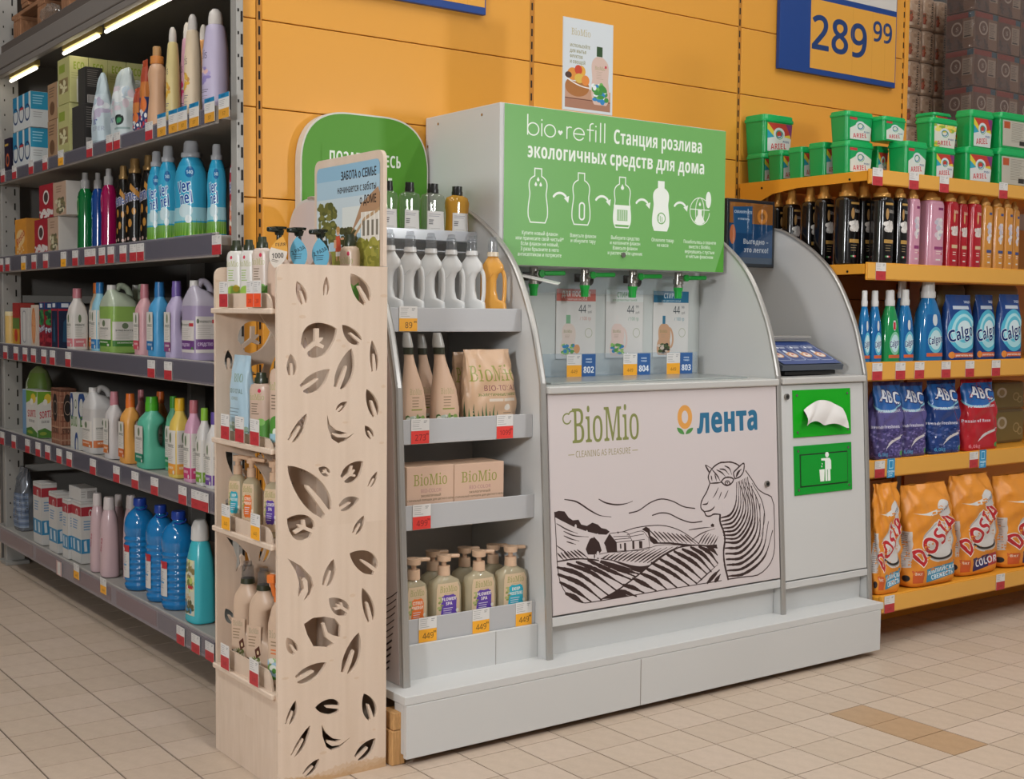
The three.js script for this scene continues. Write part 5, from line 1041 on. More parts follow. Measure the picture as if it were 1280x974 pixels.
const STRIPE = { white: '#cf7a80', cream: '#e08a4a', sky: '#2f79b4', pink: '#c9505e', blue: '#2a6fa8', lilac: '#8a4a7a', milk: '#c9763a', orange: '#d0662a', rose: '#b9505e', teal: '#1f7f62', amber: '#a65a22', mint: '#2f8a52', yellow: '#e39a3a', pink2: '#c23a6c', snow: '#7aa03a' };
const ecoLabel = (c, two) => print('eco' + c + (two || ''), 160, 256, (g, w, h) => { fill(g, '#d5d0c8', 0, 0, w, h); disc(g, '#6b7a5c', 80, 44, 20, 30); txt(g, 'SYNERGETIC', 80, 92, 24, '#4b5046', { sx: 0.85 }); rule(g, 22, 110, 116, 7, 11, '#8d8a80'); fill(g, two || c, 0, 194, w, 62); txt(g, 'БЕЗОПАСНО', 80, 216, 20, '#e9e4dc', { sx: 0.85 }); disc(g, '#d8d3ca', 134, 242, 12); });
const K = {
  teal_box: ['care_box', 'box', 'care boxes', (t, w, h, d) => carton(t, w, h, d, plain(0xc9cccb), print('tealF', 256, 160, (g, W, H) => { fill(g, '#cfd2d0', 0, 0, W, H); for (let k = 0; k < 3; k++) { fill(g, '#2b86ae', k * 86, 0, 60, 70); ring(g, '#22406b', k * 86 + 40, 90, 34, 9); } fill(g, '#b8393a', 100, 60, 60, 10); }), print('tealS', 128, 192, (g, W, H) => { fill(g, '#2e95b8', 0, 0, W, 96); fill(g, '#cfd2d0', 0, 96, W, 96); rule(g, 16, 20, 96, 4, 14, '#9fd2e2', 5); rule(g, 20, 110, 80, 3, 12, '#9a9a9a', 3); }))],
  plum_box: ['plum_box', 'box', null, (t, w, h, d) => carton(t, w, h, d, plain(0x2c2438), print('plum', 128, 192, (g, W, H) => { fill(g, '#2c2438', 0, 0, W, H); ring(g, '#d0683a', 70, 120, 30, 14); fill(g, '#c9a24a', 10, 30, 80, 12); }), plain(0x241d2e))],
  kraft_box: ['kraft_box', 'box', 'kraft boxes on the top left shelf', (t, w, h, d) => carton(t, w, h, d, plain(0x9c7a5c, 0.7), print('kraft', 128, 160, (g, W, H) => { fill(g, '#a68566', 0, 0, W, H); disc(g, '#6c4f38', 60, 110, 34, 30); rule(g, 20, 20, 90, 4, 12, '#5f4632', 4); }), plain(0xc7c0b6, 0.6))],
  eco_box: ['lime_carton', 'box', 'lime green cartons on the top left shelf', (t, w, h, d) => carton(t, w, h, d, plain(0xbdbc7a, 0.6), print('ecoF', 160, 224, (g, W, H) => { fill(g, '#b5b277', 0, 0, W, H); fill(g, '#8a9a3c', 20, 30, 80, 40); fill(g, '#8d7a52', 20, 100, 120, 70); blobs(g, ['#cfc9a0', '#7c6a44'], 30, 110, 90, 60, 20, 14); }), print('ecoS', 160, 224, (g, W, H) => { fill(g, '#c2c083', 0, 0, W, H); txt(g, 'ECO', 80, 46, 50, '#8fa42c'); fill(g, '#d3d3c4', 60, 120, 76, 100); disc(g, '#d9dad2', 98, 120, 38, 40); rule(g, 16, 80, 120, 3, 12, '#a3a46a', 3); }))],
  dark_box: ['dark_carton', 'box', 'dark cartons in front of the lime ones', (t, w, h, d) => carton(t, w, h, d, plain(0x2e2b2a, 0.5), plain(0x3a3836, 0.5), print('darkS', 128, 192, (g, W, H) => { fill(g, '#2a2726', 0, 0, W, H); rule(g, 14, 14, 100, 9, 10, '#77716c', 3); fill(g, '#b9b5b0', 12, 140, 100, 40); for (let i = 0; i < 14; i++) fill(g, '#2a2726', 18 + i * 7, 142, 3, 36); }))],
  pale_bag: ['laundry_bag', 'bag', null, (t, w, h, d) => bottle(t, w, h, d, { body: [[0, 0.85, 0.9, 4], [0.05, 1, 1, 3], [0.5, 0.95, 0.95, 2.6], [0.75, 0.75, 0.6, 2.4], [0.92, 0.5, 0.35, 2], [1, 0.2, 0.1, 2]], wrinkle: 0.002, step: 0.012, mat: std(0xb9c9cf, 0.25), labels: [['print', 0.08, 0.7, 160, -20, print('paleB', 200, 256, (g, W, H) => { fill(g, '#bccbd1', 0, 0, W, H); disc(g, '#c9d6da', 80, 60, 60, 50); blobs(g, ['#b3aac0', '#d6dbe0', '#a9bcc8'], 20, 20, 160, 120, 20, 22); txt(g, 'or', 90, 150, 50, '#5d6aa0', { font: 'serif' }); txt(g, 'SUPER', 110, 190, 34, '#9aa6b8'); })]] })],
  pale_bag2: ['laundry_bag', 'bag', null, (t, w, h, d) => bottle(t, w, h, d, { body: [[0, 0.85, 0.9, 4], [0.05, 1, 1, 3], [0.6, 0.98, 0.95, 2.6], [0.8, 0.85, 0.7, 2.4], [0.94, 0.9, 0.4, 2], [1, 0.7, 0.15, 2]], wrinkle: 0.003, step: 0.01, mat: std(0xc2cdcd, 0.25), labels: [['print', 0.05, 0.75, 160, -20, print('paleB2', 200, 256, (g, W, H) => { fill(g, '#c3cdce', 0, 0, W, H); blobs(g, ['#cfc0c8', '#b5c6d2', '#dde2e2'], 10, 10, 180, 110, 24, 24, 6); disc(g, '#1e2a26', 120, 170, 26); disc(g, '#3f8a5a', 120, 172, 14); txt(g, 'or', 50, 160, 44, '#4a5a90', { font: 'serif' }); fill(g, '#8ea3a0', 80, 206, 90, 10); })]] })],
  pouch: ['sachet', 'sachet', null, (t, w, h, d) => bottle(t, w, h, d, { body: BAG, wrinkle: 0.001, step: 0.015, mat: std(0xb04c30, 0.25), labels: [['print', 0.02, 0.9, 170, -40, print('pouch', 128, 256, (g, W, H) => { fill(g, '#a9472f', 0, 0, W, 70); fill(g, '#c67a3c', 0, 60, W, 60); fill(g, '#27396c', 0, 120, W, 136); disc(g, '#d9743a', 64, 150, 34); blobs(g, ['#c03a4a', '#dfe0e0'], 10, 170, 100, 70, 12, 12); })]] })],
  peach_bottle: ['peach_bottle', 'bottle', null, (t, w, h, d) => bottle(t, w, h, d, { body: [[0, 0.9, 0.9, 3], [0.02, 1, 1, 3], [0.2, 0.98, 0.98, 2.6], [0.45, 0.8, 0.78, 2.4], [0.68, 0.98, 0.95, 2.4], [0.76, 0.8, 0.8, 2], [0.8, 0.5, 0.55, 2]], mat: std(0xcfa583, 0.35), caps: [['collar', [[0.79, 0.62, 0.7], [0.8, 0.66, 0.74], [0.88, 0.64, 0.72], [0.885, 0.5, 0.56]], std(0xcf8440, 0.4)], ['cap', [[0.885, 0.42, 0.48], [0.99, 0.4, 0.46], [1, 0.34, 0.4]], std(0xb98f5e, 0.4)]] })],
  jar: ['yellow_jar', 'jar', null, (t, w, h, d) => bottle(t, w, h, d, { body: [[0, 0.92, 0.92], [0.02, 1, 1], [0.86, 1, 1], [0.87, 0.94, 0.94]], mat: std(0xd7b36a, 0.35), caps: [['lid', [[0.87, 1.02, 1.02], [0.985, 1.02, 1.02], [1, 0.96, 0.96]], std(0xd8c79a, 0.4)]] })],
  yellow_box: ['powder_box', 'box', null, (t, w, h, d) => carton(t, w, h, d, plain(0xd08c34, 0.5), print('yelF', 160, 160, (g, W, H) => { fill(g, '#d48f35', 0, 0, W, H); disc(g, '#e0bd84', 80, 80, 60, 34); txt(g, 'Rosto', 80, 80, 46, '#b5482c', { rot: -0.4 }); blobs(g, ['#e6c89a'], 20, 110, 110, 40, 12, 8); }), plain(0xc08234, 0.5))],
  red_box: ['red_box', 'box', 'red boxes on the second left shelf', (t, w, h, d) => carton(t, w, h, d, plain(0x9c2632, 0.4), print('redF', 160, 160, (g, W, H) => { fill(g, '#a32833', 0, 0, W, H); disc(g, '#d7cfc8', 80, 62, 34); disc(g, '#4a3a36', 80, 62, 24); blobs(g, ['#d8d0ca'], 0, 120, 160, 36, 20, 12); }), plain(0xb9988a, 0.5))],
  kraftwhite_box: ['powder_box', 'box', 'kraft and white boxes', (t, w, h, d) => carton(t, w, h, d, plain(0xcac3bb, 0.5), print('kwF', 160, 160, (g, W, H) => { fill(g, '#b79a83', 0, 0, W, H); rule(g, 40, 20, 80, 3, 12, '#8f7360', 5); blobs(g, ['#5d5a44', '#77704c', '#c8c0a0'], 40, 80, 100, 70, 30, 14); }), plain(0xc7c2bb, 0.5))],
  fruit_box: ['fruit_carton', 'box', null, (t, w, h, d) => carton(t, w, h, d, plain(0x9a2f2c, 0.4), print('fruit', 128, 192, (g, W, H) => { fill(g, '#a5332f', 0, 0, W, 70); fill(g, '#5d7a3a', 0, 70, W, 50); fill(g, '#c99434', 0, 120, W, 72); disc(g, '#c23c2a', 60, 150, 30); }), plain(0xa03c34, 0.4))],
  white_box: ['white_box', 'box', null, (t, w, h, d) => carton(t, w, h, d, plain(0xc6c2bd, 0.5), print('whb', 96, 192, (g, W, H) => { fill(g, '#c8c5c0', 0, 0, W, H); g.fillStyle = '#8f8d90'; g.beginPath(); g.roundRect(24, 14, 46, 164, 22); g.fill(); g.fillStyle = '#d3d0cc'; g.beginPath(); g.roundRect(30, 20, 34, 152, 17); g.fill(); }))],
  orange_box: ['fruit_carton', 'box', null, (t, w, h, d) => carton(t, w, h, d, plain(0xc9b8a8, 0.5), print('orb', 128, 192, (g, W, H) => { fill(g, '#d0bfae', 0, 0, W, H); disc(g, '#c87a44', 64, 96, 50, 84); disc(g, '#d69a6c', 64, 96, 38, 68); for (let i = 0; i < 8; i++) poly(g, '#c87a44', [64, 96, 64 + 50 * Math.cos(i * 0.785), 96 + 80 * Math.sin(i * 0.785), 64 + 48 * Math.cos(i * 0.785 + 0.12), 96 + 78 * Math.sin(i * 0.785 + 0.12)]); }))],
  palm_box: ['palm_carton', 'box', null, (t, w, h, d) => { const m = print('palm', 160, 256, (g, W, H) => { fill(g, '#8d2430', 0, 0, W, H); fill(g, '#27406f', 0, 0, W, 40); fill(g, '#cfd3d8', 30, 8, 70, 22); blobs(g, ['#2c6a3e', '#3f8a4a', '#1f4d33'], 20, 50, 110, 80, 30, 20); txt(g, 'Perfect', 80, 150, 44, '#dfe3e6', { rot: -0.15, line: '#27406f' }); blobs(g, ['#a8323c', '#6d1a26'], 10, 190, 140, 60, 16, 20); }); carton(t, w, h, d, plain(0x8d2430, 0.4), m, m); }],
  navy_box: ['navy_carton', 'box', null, (t, w, h, d) => { const m = print('navy', 160, 256, (g, W, H) => { fill(g, '#1b2740', 0, 0, W, H); fill(g, '#a12c3c', 0, 36, W, 12); fill(g, '#a12c3c', 0, 0, 12, H); fill(g, '#27406f', 0, 0, W, 34); fill(g, '#cfd3d8', 40, 6, 70, 22); poly(g, '#27506c', [60, 110, 90, 90, 110, 220, 50, 220]); }); carton(t, w, h, d, plain(0x1c2438, 0.4), m, m); }],
  ball_bag: ['round_pack', 'pack', null, (t, w, h, d) => bottle(t, w, h, d, { body: [[0, 0.5, 0.6], [0.08, 0.75, 0.8], [0.25, 0.95, 0.95], [0.5, 1, 1], [0.75, 0.92, 0.9], [0.92, 0.62, 0.6], [1, 0.2, 0.2]], mat: std(0x7d8a55, 0.4), labels: [['print', 0.3, 0.9, 160, -10, print('ball', 256, 160, (g, W, H) => { fill(g, '#6e8a3c', 0, 0, W, H); txt(g, 'UI', 90, 50, 60, '#dfe3d6', { rot: -0.3 }); txt(g, 'DAY', 120, 104, 60, '#dfe3d6', { rot: -0.3 }); disc(g, '#c9c6be', 200, 130, 40); disc(g, '#9a2c34', 204, 132, 22); })]] })],
  bluewhite_box: ['slim_box', 'box', null, (t, w, h, d) => { carton(t, w, h, d, plain(0xb5bcc4, 0.5), plain(0x6f93b4, 0.5), plain(0xc3c6c8, 0.5)); }],
  sorti_box: ['detergent_carton', 'box', null, (t, w, h, d) => { const m = print('sorti', 256, 384, (g, W, H) => { fill(g, '#cfccc4', 0, 0, W, H); poly(g, '#6f9a2e', [0, 0, 256, 0, 256, 40, 0, 110]); disc(g, '#d6b83c', 170, 60, 56, 40); disc(g, '#dcd9cf', 130, 90, 36, 26); txt(g, 'SORTI', 128, 190, 78, '#b5303c', { sx: 0.85, rot: -0.06 }); txt(g, 'COLOR 3B1', 128, 250, 28, '#5d5a58', { sx: 0.9 }); poly(g, '#4d7a34', [0, 320, 120, 300, 256, 340, 256, 384, 0, 384]); disc(g, '#8a9a3c', 90, 346, 60, 14); }); carton(t, w, h, d, plain(0xcdc9c2, 0.5), m, m); }],
  plaid_box: ['plaid_carton', 'box', null, (t, w, h, d) => { const m = print('plaid', 192, 320, (g, W, H) => { fill(g, '#8f5f4a', 0, 0, W, H); for (let i = 0; i < 10; i++) { fill(g, i % 2 ? '#7b4c3a' : '#a8826a', i * 22, 0, 8, H); fill(g, i % 2 ? '#7b4c3a' : '#a8826a', 0, i * 36, W, 8); } disc(g, '#2b2522', 84, 110, 50, 80); ring(g, '#b59a86', 84, 110, 38, 4); txt(g, 'STRONG', 86, 240, 40, '#2b2522', { sx: 0.8 }); fill(g, '#57392c', 0, 0, W, 16); }); carton(t, w, h, d, plain(0x875a46, 0.5), m, m); }],
  duo_box: ['duo_carton', 'box', null, (t, w, h, d) => { const m = print('duo', 192, 320, (g, W, H) => { fill(g, '#c9c8c0', 0, 0, W, H); disc(g, '#27457c', 40, 70, 44, 80); disc(g, '#c9c8c0', 36, 80, 22, 50); ring(g, '#3d5a34', 140, 60, 22, 8); txt(g, 'DUO', 96, 160, 80, '#4f7a2c', { sx: 0.9 }); disc(g, '#27457c', 150, 290, 46, 70); disc(g, '#c9c8c0', 156, 290, 24, 40); }); carton(t, w, h, d, plain(0xc7c5be, 0.5), m, m); }],
  foil_bag: ['foil_bag', 'bag', null, (t, w, h, d) => bottle(t, w, h, d, { body: BAG, wrinkle: 0.004, step: 0.012, mat: std(0x8b8f96, 0.25, { metalness: 0.6 }), labels: [['print', 0.05, 0.6, 160, 0, print('foil', 128, 128, (g, W, H) => { fill(g, '#6f7d94', 0, 0, W, H); for (let i = 0; i < 12; i++) fill(g, i % 2 ? '#8e99a8' : '#55647c', 0, i * 11, W, 5); })]] })],
  salt_box: ['salt_box', 'box', 'white boxes with a red band', (t, w, h, d) => { const m = print('salt', 192, 300, (g, W, H) => { fill(g, '#c9c6c1', 0, 0, W, H); fill(g, '#a5303a', 0, 22, W, 44); disc(g, '#d3cfca', 110, 54, 20); disc(g, '#a5303a', 110, 54, 13); rule(g, 30, 90, 120, 4, 13, '#6e8fb0', 6); fill(g, '#3482ac', 0, 180, W, 70); poly(g, '#c9d4da', [30, 190, 60, 185, 70, 240, 36, 240]); poly(g, '#c9d4da', [110, 190, 150, 190, 160, 240, 120, 240]); fill(g, '#b9b5b0', 0, 0, W, 10); }); carton(t, w, h, d, plain(0xc7c4bf, 0.5), m, m); }],
  flat_box: ['flat_box', 'box', null, (t, w, h, d) => carton(t, w, h, d, plain(0xc3c0bc, 0.5), null, print('flat', 192, 64, (g, W, H) => { fill(g, '#c3c0bc', 0, 0, W, H); for (let i = 0; i < 14; i++) fill(g, '#3d3a38', 80 + i * 7, 14, 3, 36); rule(g, 10, 16, 60, 3, 12, '#8f8c88', 3); }))],
  pinkb: ['pink_bottle', 'bottle', 'pale pink bottles on the bottom left shelf', (t, w, h, d) => bottle(t, w, h, d, { body: [[0, 0.9, 0.9, 2.6], [0.02, 1, 1, 2.6], [0.4, 1, 1, 2.4], [0.6, 0.97, 0.97, 2.2], [0.72, 0.88, 0.88, 2], [0.8, 0.72, 0.72, 2], [0.86, 0.54, 0.54, 2]], mat: std(0xc9adb0, 0.22), caps: [['cap', [[0.84, 0.6, 0.6], [0.85, 0.64, 0.64], [0.98, 0.58, 0.58], [1, 0.5, 0.5]], std(0xcfc5c2, 0.35)]], labels: [['script', 0.3, 0.5, 100, 62, print('script', 96, 160, (g, W, H) => { fill(g, '#c9adb0', 0, 0, W, H); txt(g, 'Ласка', 48, 80, 62, '#a03c50', { rot: -1.4, font: 'serif', sx: 0.8 }); }, 0.25)]] })],
  bigblue: ['big_blue_bottle', 'bottle', 'big ribbed blue bottles on the bottom left shelf', (t, w, h, d) => {
    const b = [[0, 0.86, 0.86], [0.02, 0.96, 0.96]]; for (let i = 0; i < 18; i++) { const y = 0.05 + i * 0.0315; b.push([y, i % 2 ? 0.925 : 1, i % 2 ? 0.925 : 1]); b.push([y + 0.012, i % 2 ? 0.925 : 1, i % 2 ? 0.925 : 1]); } b.push([0.64, 1, 1], [0.72, 0.99, 0.99], [0.79, 0.9, 0.9], [0.84, 0.72, 0.72], [0.88, 0.45, 0.45], [0.9, 0.34, 0.34], [0.93, 0.34, 0.34]);
    bottle(t, w, h, d, { body: b, seg: 32, mat: std(0x1b79b8, 0.12, { clearcoat: 0.6, clearcoatRoughness: 0.05 }), caps: [['cap', [[0.915, 0.38], [0.925, 0.42], [0.99, 0.4], [1, 0.36]], std(0x2246a8, 0.35)]] });
    part(t, 'label', patch(sections([[0, 1.01, 1.01], [1, 1.01, 1.01]], w, h, d), 0.14 * h, 0.5 * h, 118, 62, 0.001), print('bigL', 96, 256, (g, W, H) => { fill(g, '#cfccc8', 0, 0, W, H); fill(g, '#b5303a', 0, 0, W, 54); disc(g, '#dfdcd8', 30, 40, 16); rule(g, 10, 76, 70, 10, 13, '#8a90a0', 4); fill(g, '#3c86b8', 10, 150, 60, 12); }));
    part(t, 'carry_ring', at(new THREE.TorusGeometry(0.022, 0.003, 6, 18), 0.018, h * 0.9, 0, 1.9, 0.5, 0), std(0x2246a8, 0.4));
  }],
  tealb: ['turquoise_bottle', 'bottle', null, (t, w, h, d) => bottle(t, w, h, d, { body: [[0, 0.92, 0.92, 3], [0.02, 1, 1, 3], [0.45, 0.96, 0.96, 2.8], [0.62, 0.85, 0.9, 2.6], [0.76, 0.62, 0.72, 2.2], [0.81, 0.5, 0.55, 2]], mat: std(0x45b8c4, 0.25), caps: [['cap', [[0.8, 0.56, 0.64], [0.81, 0.6, 0.68], [0.93, 0.56, 0.64], [0.985, 0.4, 0.48], [1, 0.3, 0.36]], std(0xd2d0cc, 0.35)]], labels: [['label', 0.08, 0.62, 150, 52, print('tealL', 200, 280, (g, W, H) => { fill(g, '#c9cbb8', 0, 0, W, H); blobs(g, ['#b9c96a', '#d8d6a8', '#8a7a4c', '#e4e2d4', '#6a7f3c'], 0, 0, W, 150, 70, 20); fill(g, '#b5303a', 110, 130, 70, 16); txt(g, 'Лён', 120, 190, 40, '#c08a4a'); blobs(g, ['#4a5a3a', '#6a5a3a', '#3c86b8'], 10, 210, 180, 60, 30, 16); })]] })],
  blue_pouch: ['blue_pouch', 'pouch', null, (t, w, h, d) => bottle(t, w, h, d, { body: BAG, wrinkle: 0.0015, step: 0.012, mat: std(0xa9c4d2, 0.3), labels: [['print', 0.03, 0.93, 172, 8, print('bluep', 256, 400, (g, W, H) => { fill(g, '#aac5d3', 0, 0, W, H); txt(g, 'BIO', 150, 90, 60, '#7d947e', { font: 'serif' }); txt(g, 'BIO-TOTAL', 120, 160, 34, '#6d7f7a'); txt(g, 'EXPRESS', 110, 200, 24, '#7f8f8c'); rule(g, 40, 250, 160, 3, 18, '#7d8f9a', 5); blobs(g, ['#6f8a72', '#8aa38a', '#c3cfc6'], 0, 330, W, 60, 60, 14); })]] })],
  wash: ['laundry_bottle', 'bottle', 'beige laundry bottles on the wooden stand', (t, w, h, d) => {
    washBody(t, w, h, d, std(0xcdb29a, 0.4), std(0x2f3320, 0.4), clearPlastic(0xd4d4d4, 0.15));
    part(t, 'label', new THREE.PlaneGeometry(w * 0.5, h * 0.42), print('washL', 128, 200, (g, W, H) => { fill(g, '#cdb29a', 0, 0, W, H); logo(g, 60, 26, 34, '#9a8f74'); rule(g, 14, 50, 84, 4, 14, '#8a7458', 4); poly(g, '#5a2f22', [70, 110, 110, 90, 124, 130, 84, 150]); disc(g, '#d9c49a', 98, 122, 10); blobs(g, ['#5a6a34', '#7f8a4c', '#d8d2c0', '#2f2a20'], 0, 150, W, 50, 40, 14); }), [-w * 0.16, h * 0.24, d / 2 + 0.0008]);
  }],
  trigger: ['spray_bottle', 'bottle', null, (t, w, h, d) => {
    bottle(t, w, h, d, { body: [[0, 0.9, 0.9, 3], [0.02, 1, 1, 3], [0.5, 0.95, 0.95, 2.8], [0.62, 0.7, 0.8, 2.4], [0.68, 0.42, 0.55, 2]], mat: std(0xcdb29a, 0.4), caps: [['collar', [[0.67, 0.5, 0.65], [0.68, 0.54, 0.7], [0.75, 0.52, 0.68], [0.755, 0.4, 0.5]], std(0xe0752c, 0.4)]], labels: [['label', 0.05, 0.5, 150, 30, print('trigL', 128, 200, (g, W, H) => { fill(g, '#cdb29a', 0, 0, W, H); logo(g, 64, 40, 36, '#9a8f74'); rule(g, 30, 64, 70, 2, 12, '#8a7458', 4); rule(g, 30, 92, 70, 2, 12, '#d8743c', 5); blobs(g, ['#4f8a3a', '#7fb05a', '#dfe3d8', '#9cc0d8'], 0, 130, W, 70, 40, 16); })]] });
    part(t, 'trigger_head', at(rbox(0.034, h * 0.12, 0.078, 0.008), 0, h * 0.86, 0.0), std(0xbfae9e, 0.35)); part(t, 'trigger', at(rbox(0.016, h * 0.15, 0.014, 0.005), 0, h * 0.8, 0.034, 0.35), std(0xe0752c, 0.4)); part(t, 'nozzle', at(rbox(0.026, h * 0.07, 0.02, 0.004), 0, h * 0.88, 0.042), std(0xe0752c, 0.4)); part(t, 'dip_tube', cyl(0.006, 0.006, h * 0.06, 8), clearPlastic(0xdddddd), [0, h * 0.78, 0]);
  }],
  cleaner: ['cleaner_bottle', 'bottle', 'angled neck cleaner bottles', (t, w, h, d) => {
    const bs = sections([[0, 0.86, 0.9, 3], [0.02, 0.97, 1, 3], [0.28, 0.97, 1, 2.8], [0.46, 0.82, 0.94, 2.5, -0.03], [0.6, 0.58, 0.8, 2.3, -0.1], [0.72, 0.4, 0.66, 2, -0.16], [0.8, 0.33, 0.6, 2, -0.2]], w, h, d);
    part(t, 'body', loft(bs, 30), std(0xcfae94, 0.4));
    part(t, 'collar', loft(sections([[0.795, 0.36, 0.7, 2, -0.2], [0.86, 0.36, 0.7, 2, -0.225]], w, h, d), 20), std(0x2e3020, 0.4));
    part(t, 'cap', loft(sections([[0.86, 0.38, 0.74, 2, -0.225], [0.88, 0.39, 0.76, 2, -0.235], [0.98, 0.28, 0.54, 2, -0.275], [1, 0.22, 0.42, 2, -0.285]], w, h, d), 20), std(0xa5a29c, 0.25));
    part(t, 'label', patch(bs, h * 0.03, h * 0.5, 142, 38, 0.0008), print('cleanL', 160, 240, (g, W, H) => { fill(g, '#cfae94', 0, 0, W, H); logo(g, 80, 30, 40, '#a99a70'); rule(g, 46, 56, 70, 4, 14, '#8a7458', 4); fill(g, '#7f8a34', 40, 112, 80, 6); blobs(g, ['#4f6a34', '#7f9a4c', '#d8d2c0', '#aeb8a8', '#5a5034'], 4, 150, W - 8, 84, 60, 16); disc(g, '#e1ddd2', 40, 180, 16); }));
  }],
  tan_pouch: ['beige_pouch', 'pouch', 'beige pouches on the station shelf', (t, w, h, d) => bottle(t, w, h, d, { body: [[0, 0.9, 0.9, 4], [0.05, 1, 1, 3], [0.4, 1, 1, 2.8], [0.7, 0.94, 0.82, 2.6, -0.015], [0.9, 0.87, 0.38, 2.4, -0.04], [1, 0.88, 0.08, 2.2, -0.05]], wrinkle: 0.0036, step: 0.01, mat: std(0xcba888, 0.33), labels: [['print', 0.02, 0.94, 174, 6, print('tanp', 360, 440, (g, W, H) => { fill(g, '#cba888', 0, 0, W, H); logo(g, 190, 110, 120, '#8d8f3e'); fill(g, '#8d8f3e', 240, 108, 110, 5); txt(g, 'BIO-TOTAL', 230, 190, 44, '#7a3c46', { weight: 'normal' }); txt(g, 'ЭКОЛОГИЧНЫЕ ТАБЛЕТКИ', 225, 228, 22, '#6b7a3c'); fill(g, '#d9cbbb', 150, 250, 170, 16); disc(g, '#d9d0c4', 260, 300, 18); rule(g, 240, 330, 60, 2, 12, '#7a6a54', 4); for (let i = 0; i < 9; i++) poly(g, i % 2 ? '#3f6a3c' : '#2c5230', [i * 24, 420, 12 + i * 24, 260 + (i * 37) % 60, 24 + i * 24, 420]); disc(g, '#4f9a3c', 60, 420, 80, 40); disc(g, '#4f9a3c', 200, 440, 110, 30); disc(g, '#ddd8cf', 72, 390, 34); txt(g, '60', 72, 398, 30, '#4a3a5a'); }, 0.35)]] })],
  carton: ['beige_carton', 'box', 'beige cartons on the station shelf', (t, w, h, d) => { const m = print('carton', 400, 400, (g, W, H) => { fill(g, '#cfae97', 0, 0, W, H); logo(g, 200, 96, 108, '#8d8f3e'); txt(g, 'BIO-COLOR', 205, 172, 34, '#a8787c', { weight: 'normal' }); txt(g, 'ЭКОЛОГИЧНЫЙ', 205, 208, 22, '#6b5a44'); txt(g, 'СТИРАЛЬНЫЙ ПОРОШОК ДЛЯ ЦВЕТНОГО БЕЛЬЯ', 205, 236, 17, '#6b5a44'); fill(g, '#c0503c', 160, 268, 80, 16); disc(g, '#d8c8b8', 120, 304, 8); disc(g, '#d8c8b8', 220, 304, 8); g.fillStyle = '#5f9c40'; g.beginPath(); g.moveTo(0, 350); g.quadraticCurveTo(120, 380, 230, 340); g.quadraticCurveTo(330, 300, 400, 330); g.lineTo(400, 400); g.lineTo(0, 400); g.fill(); g.fillStyle = '#8ab85c'; g.beginPath(); g.moveTo(60, 400); g.quadraticCurveTo(220, 340, 400, 370); g.lineTo(400, 400); g.fill(); disc(g, '#dcd6ca', 70, 330, 24); txt(g, '♥', 70, 332, 24, '#3f5a34'); disc(g, '#e0ded8', 300, 390, 30, 24); }, 0.5); carton(t, w, h, d, std(0xcaa98f, 0.5), m); }],
  olive_pack: ['paper_pack', 'paper pack', 'brown paper packs at the back', (t, w, h, d) => { const sc = sections([[0, 0.94, 0.94, 6], [0.06, 1, 1, 7], [0.94, 1, 1, 7], [1, 0.94, 0.94, 6]], w, h, d); part(t, 'wrapper', loft(sc, 24, 0.001, 0.02), std(0x6b5836, 0.35)); part(t, 'print', patch(sc, h * 0.08, h * 0.92, 140, 40, 0.001, 0.001), print('olive', 256, 160, (g, W, H) => { fill(g, '#7a6a3c', 0, 0, W, H); disc(g, '#b5ac9a', 60, 60, 40, 34); disc(g, '#8d7a52', 60, 60, 22); ring(g, '#a8966c', 180, 90, 24, 6); ring(g, '#a8966c', 212, 110, 20, 6); })); }],
};
function gripBody(w, h, d, turned) {   // body with a real grip opening; handle on the right, or at the back when turned
  const [W, D] = turned ? [d, w] : [w, d];
  const body = loft(sections([[0, 0.9, 0.9, 3], [0.02, 1, 1, 3.2], [0.2, 1, 1, 3], [0.27, 0.97, 1, 3, -0.01], [0.31, 0.68, 0.99, 2.8, -0.15], [0.4, 0.6, 0.96, 2.6, -0.18], [0.52, 0.6, 0.95, 2.6, -0.18], [0.59, 0.68, 0.95, 2.6, -0.14], [0.64, 0.88, 0.92, 2.5, -0.04], [0.69, 0.78, 0.85, 2.4, -0.02], [0.75, 0.5, 0.66, 2.2, -0.02], [0.79, 0.36, 0.5, 2, -0.02]], W, h, D), 32);
  const handle = tube([[W * 0.3, h * 0.65, 0], [W * 0.4, h * 0.58, 0], [W * 0.425, h * 0.45, 0], [W * 0.41, h * 0.33, 0], [W * 0.36, h * 0.25, 0]], W * 0.078, 20, 10);
  if (turned) { body.rotateY(Math.PI / 2); handle.rotateY(Math.PI / 2); }
  return [body, handle];
}
function washBody(t, w, h, d, m, ringM, capM) {   // flat handled bottle, handle on the right
  const [body, handle] = gripBody(w, h, d, false); part(t, 'body', body, m); part(t, 'handle', handle, m);
  const nx = -w * 0.02, r = Math.min(0.021, w * 0.21);
  part(t, 'neck_ring', cyl(r, r * 1.08, h * 0.05, 20), ringM, [nx, h * 0.81, 0]);
  part(t, 'cap', merged([at(cyl(r * 0.86, r * 0.92, h * 0.12, 20), nx, h * 0.895, 0), at(cyl(r * 0.6, r * 0.7, h * 0.045, 16), nx, h * 0.977, 0)]), capM);
}
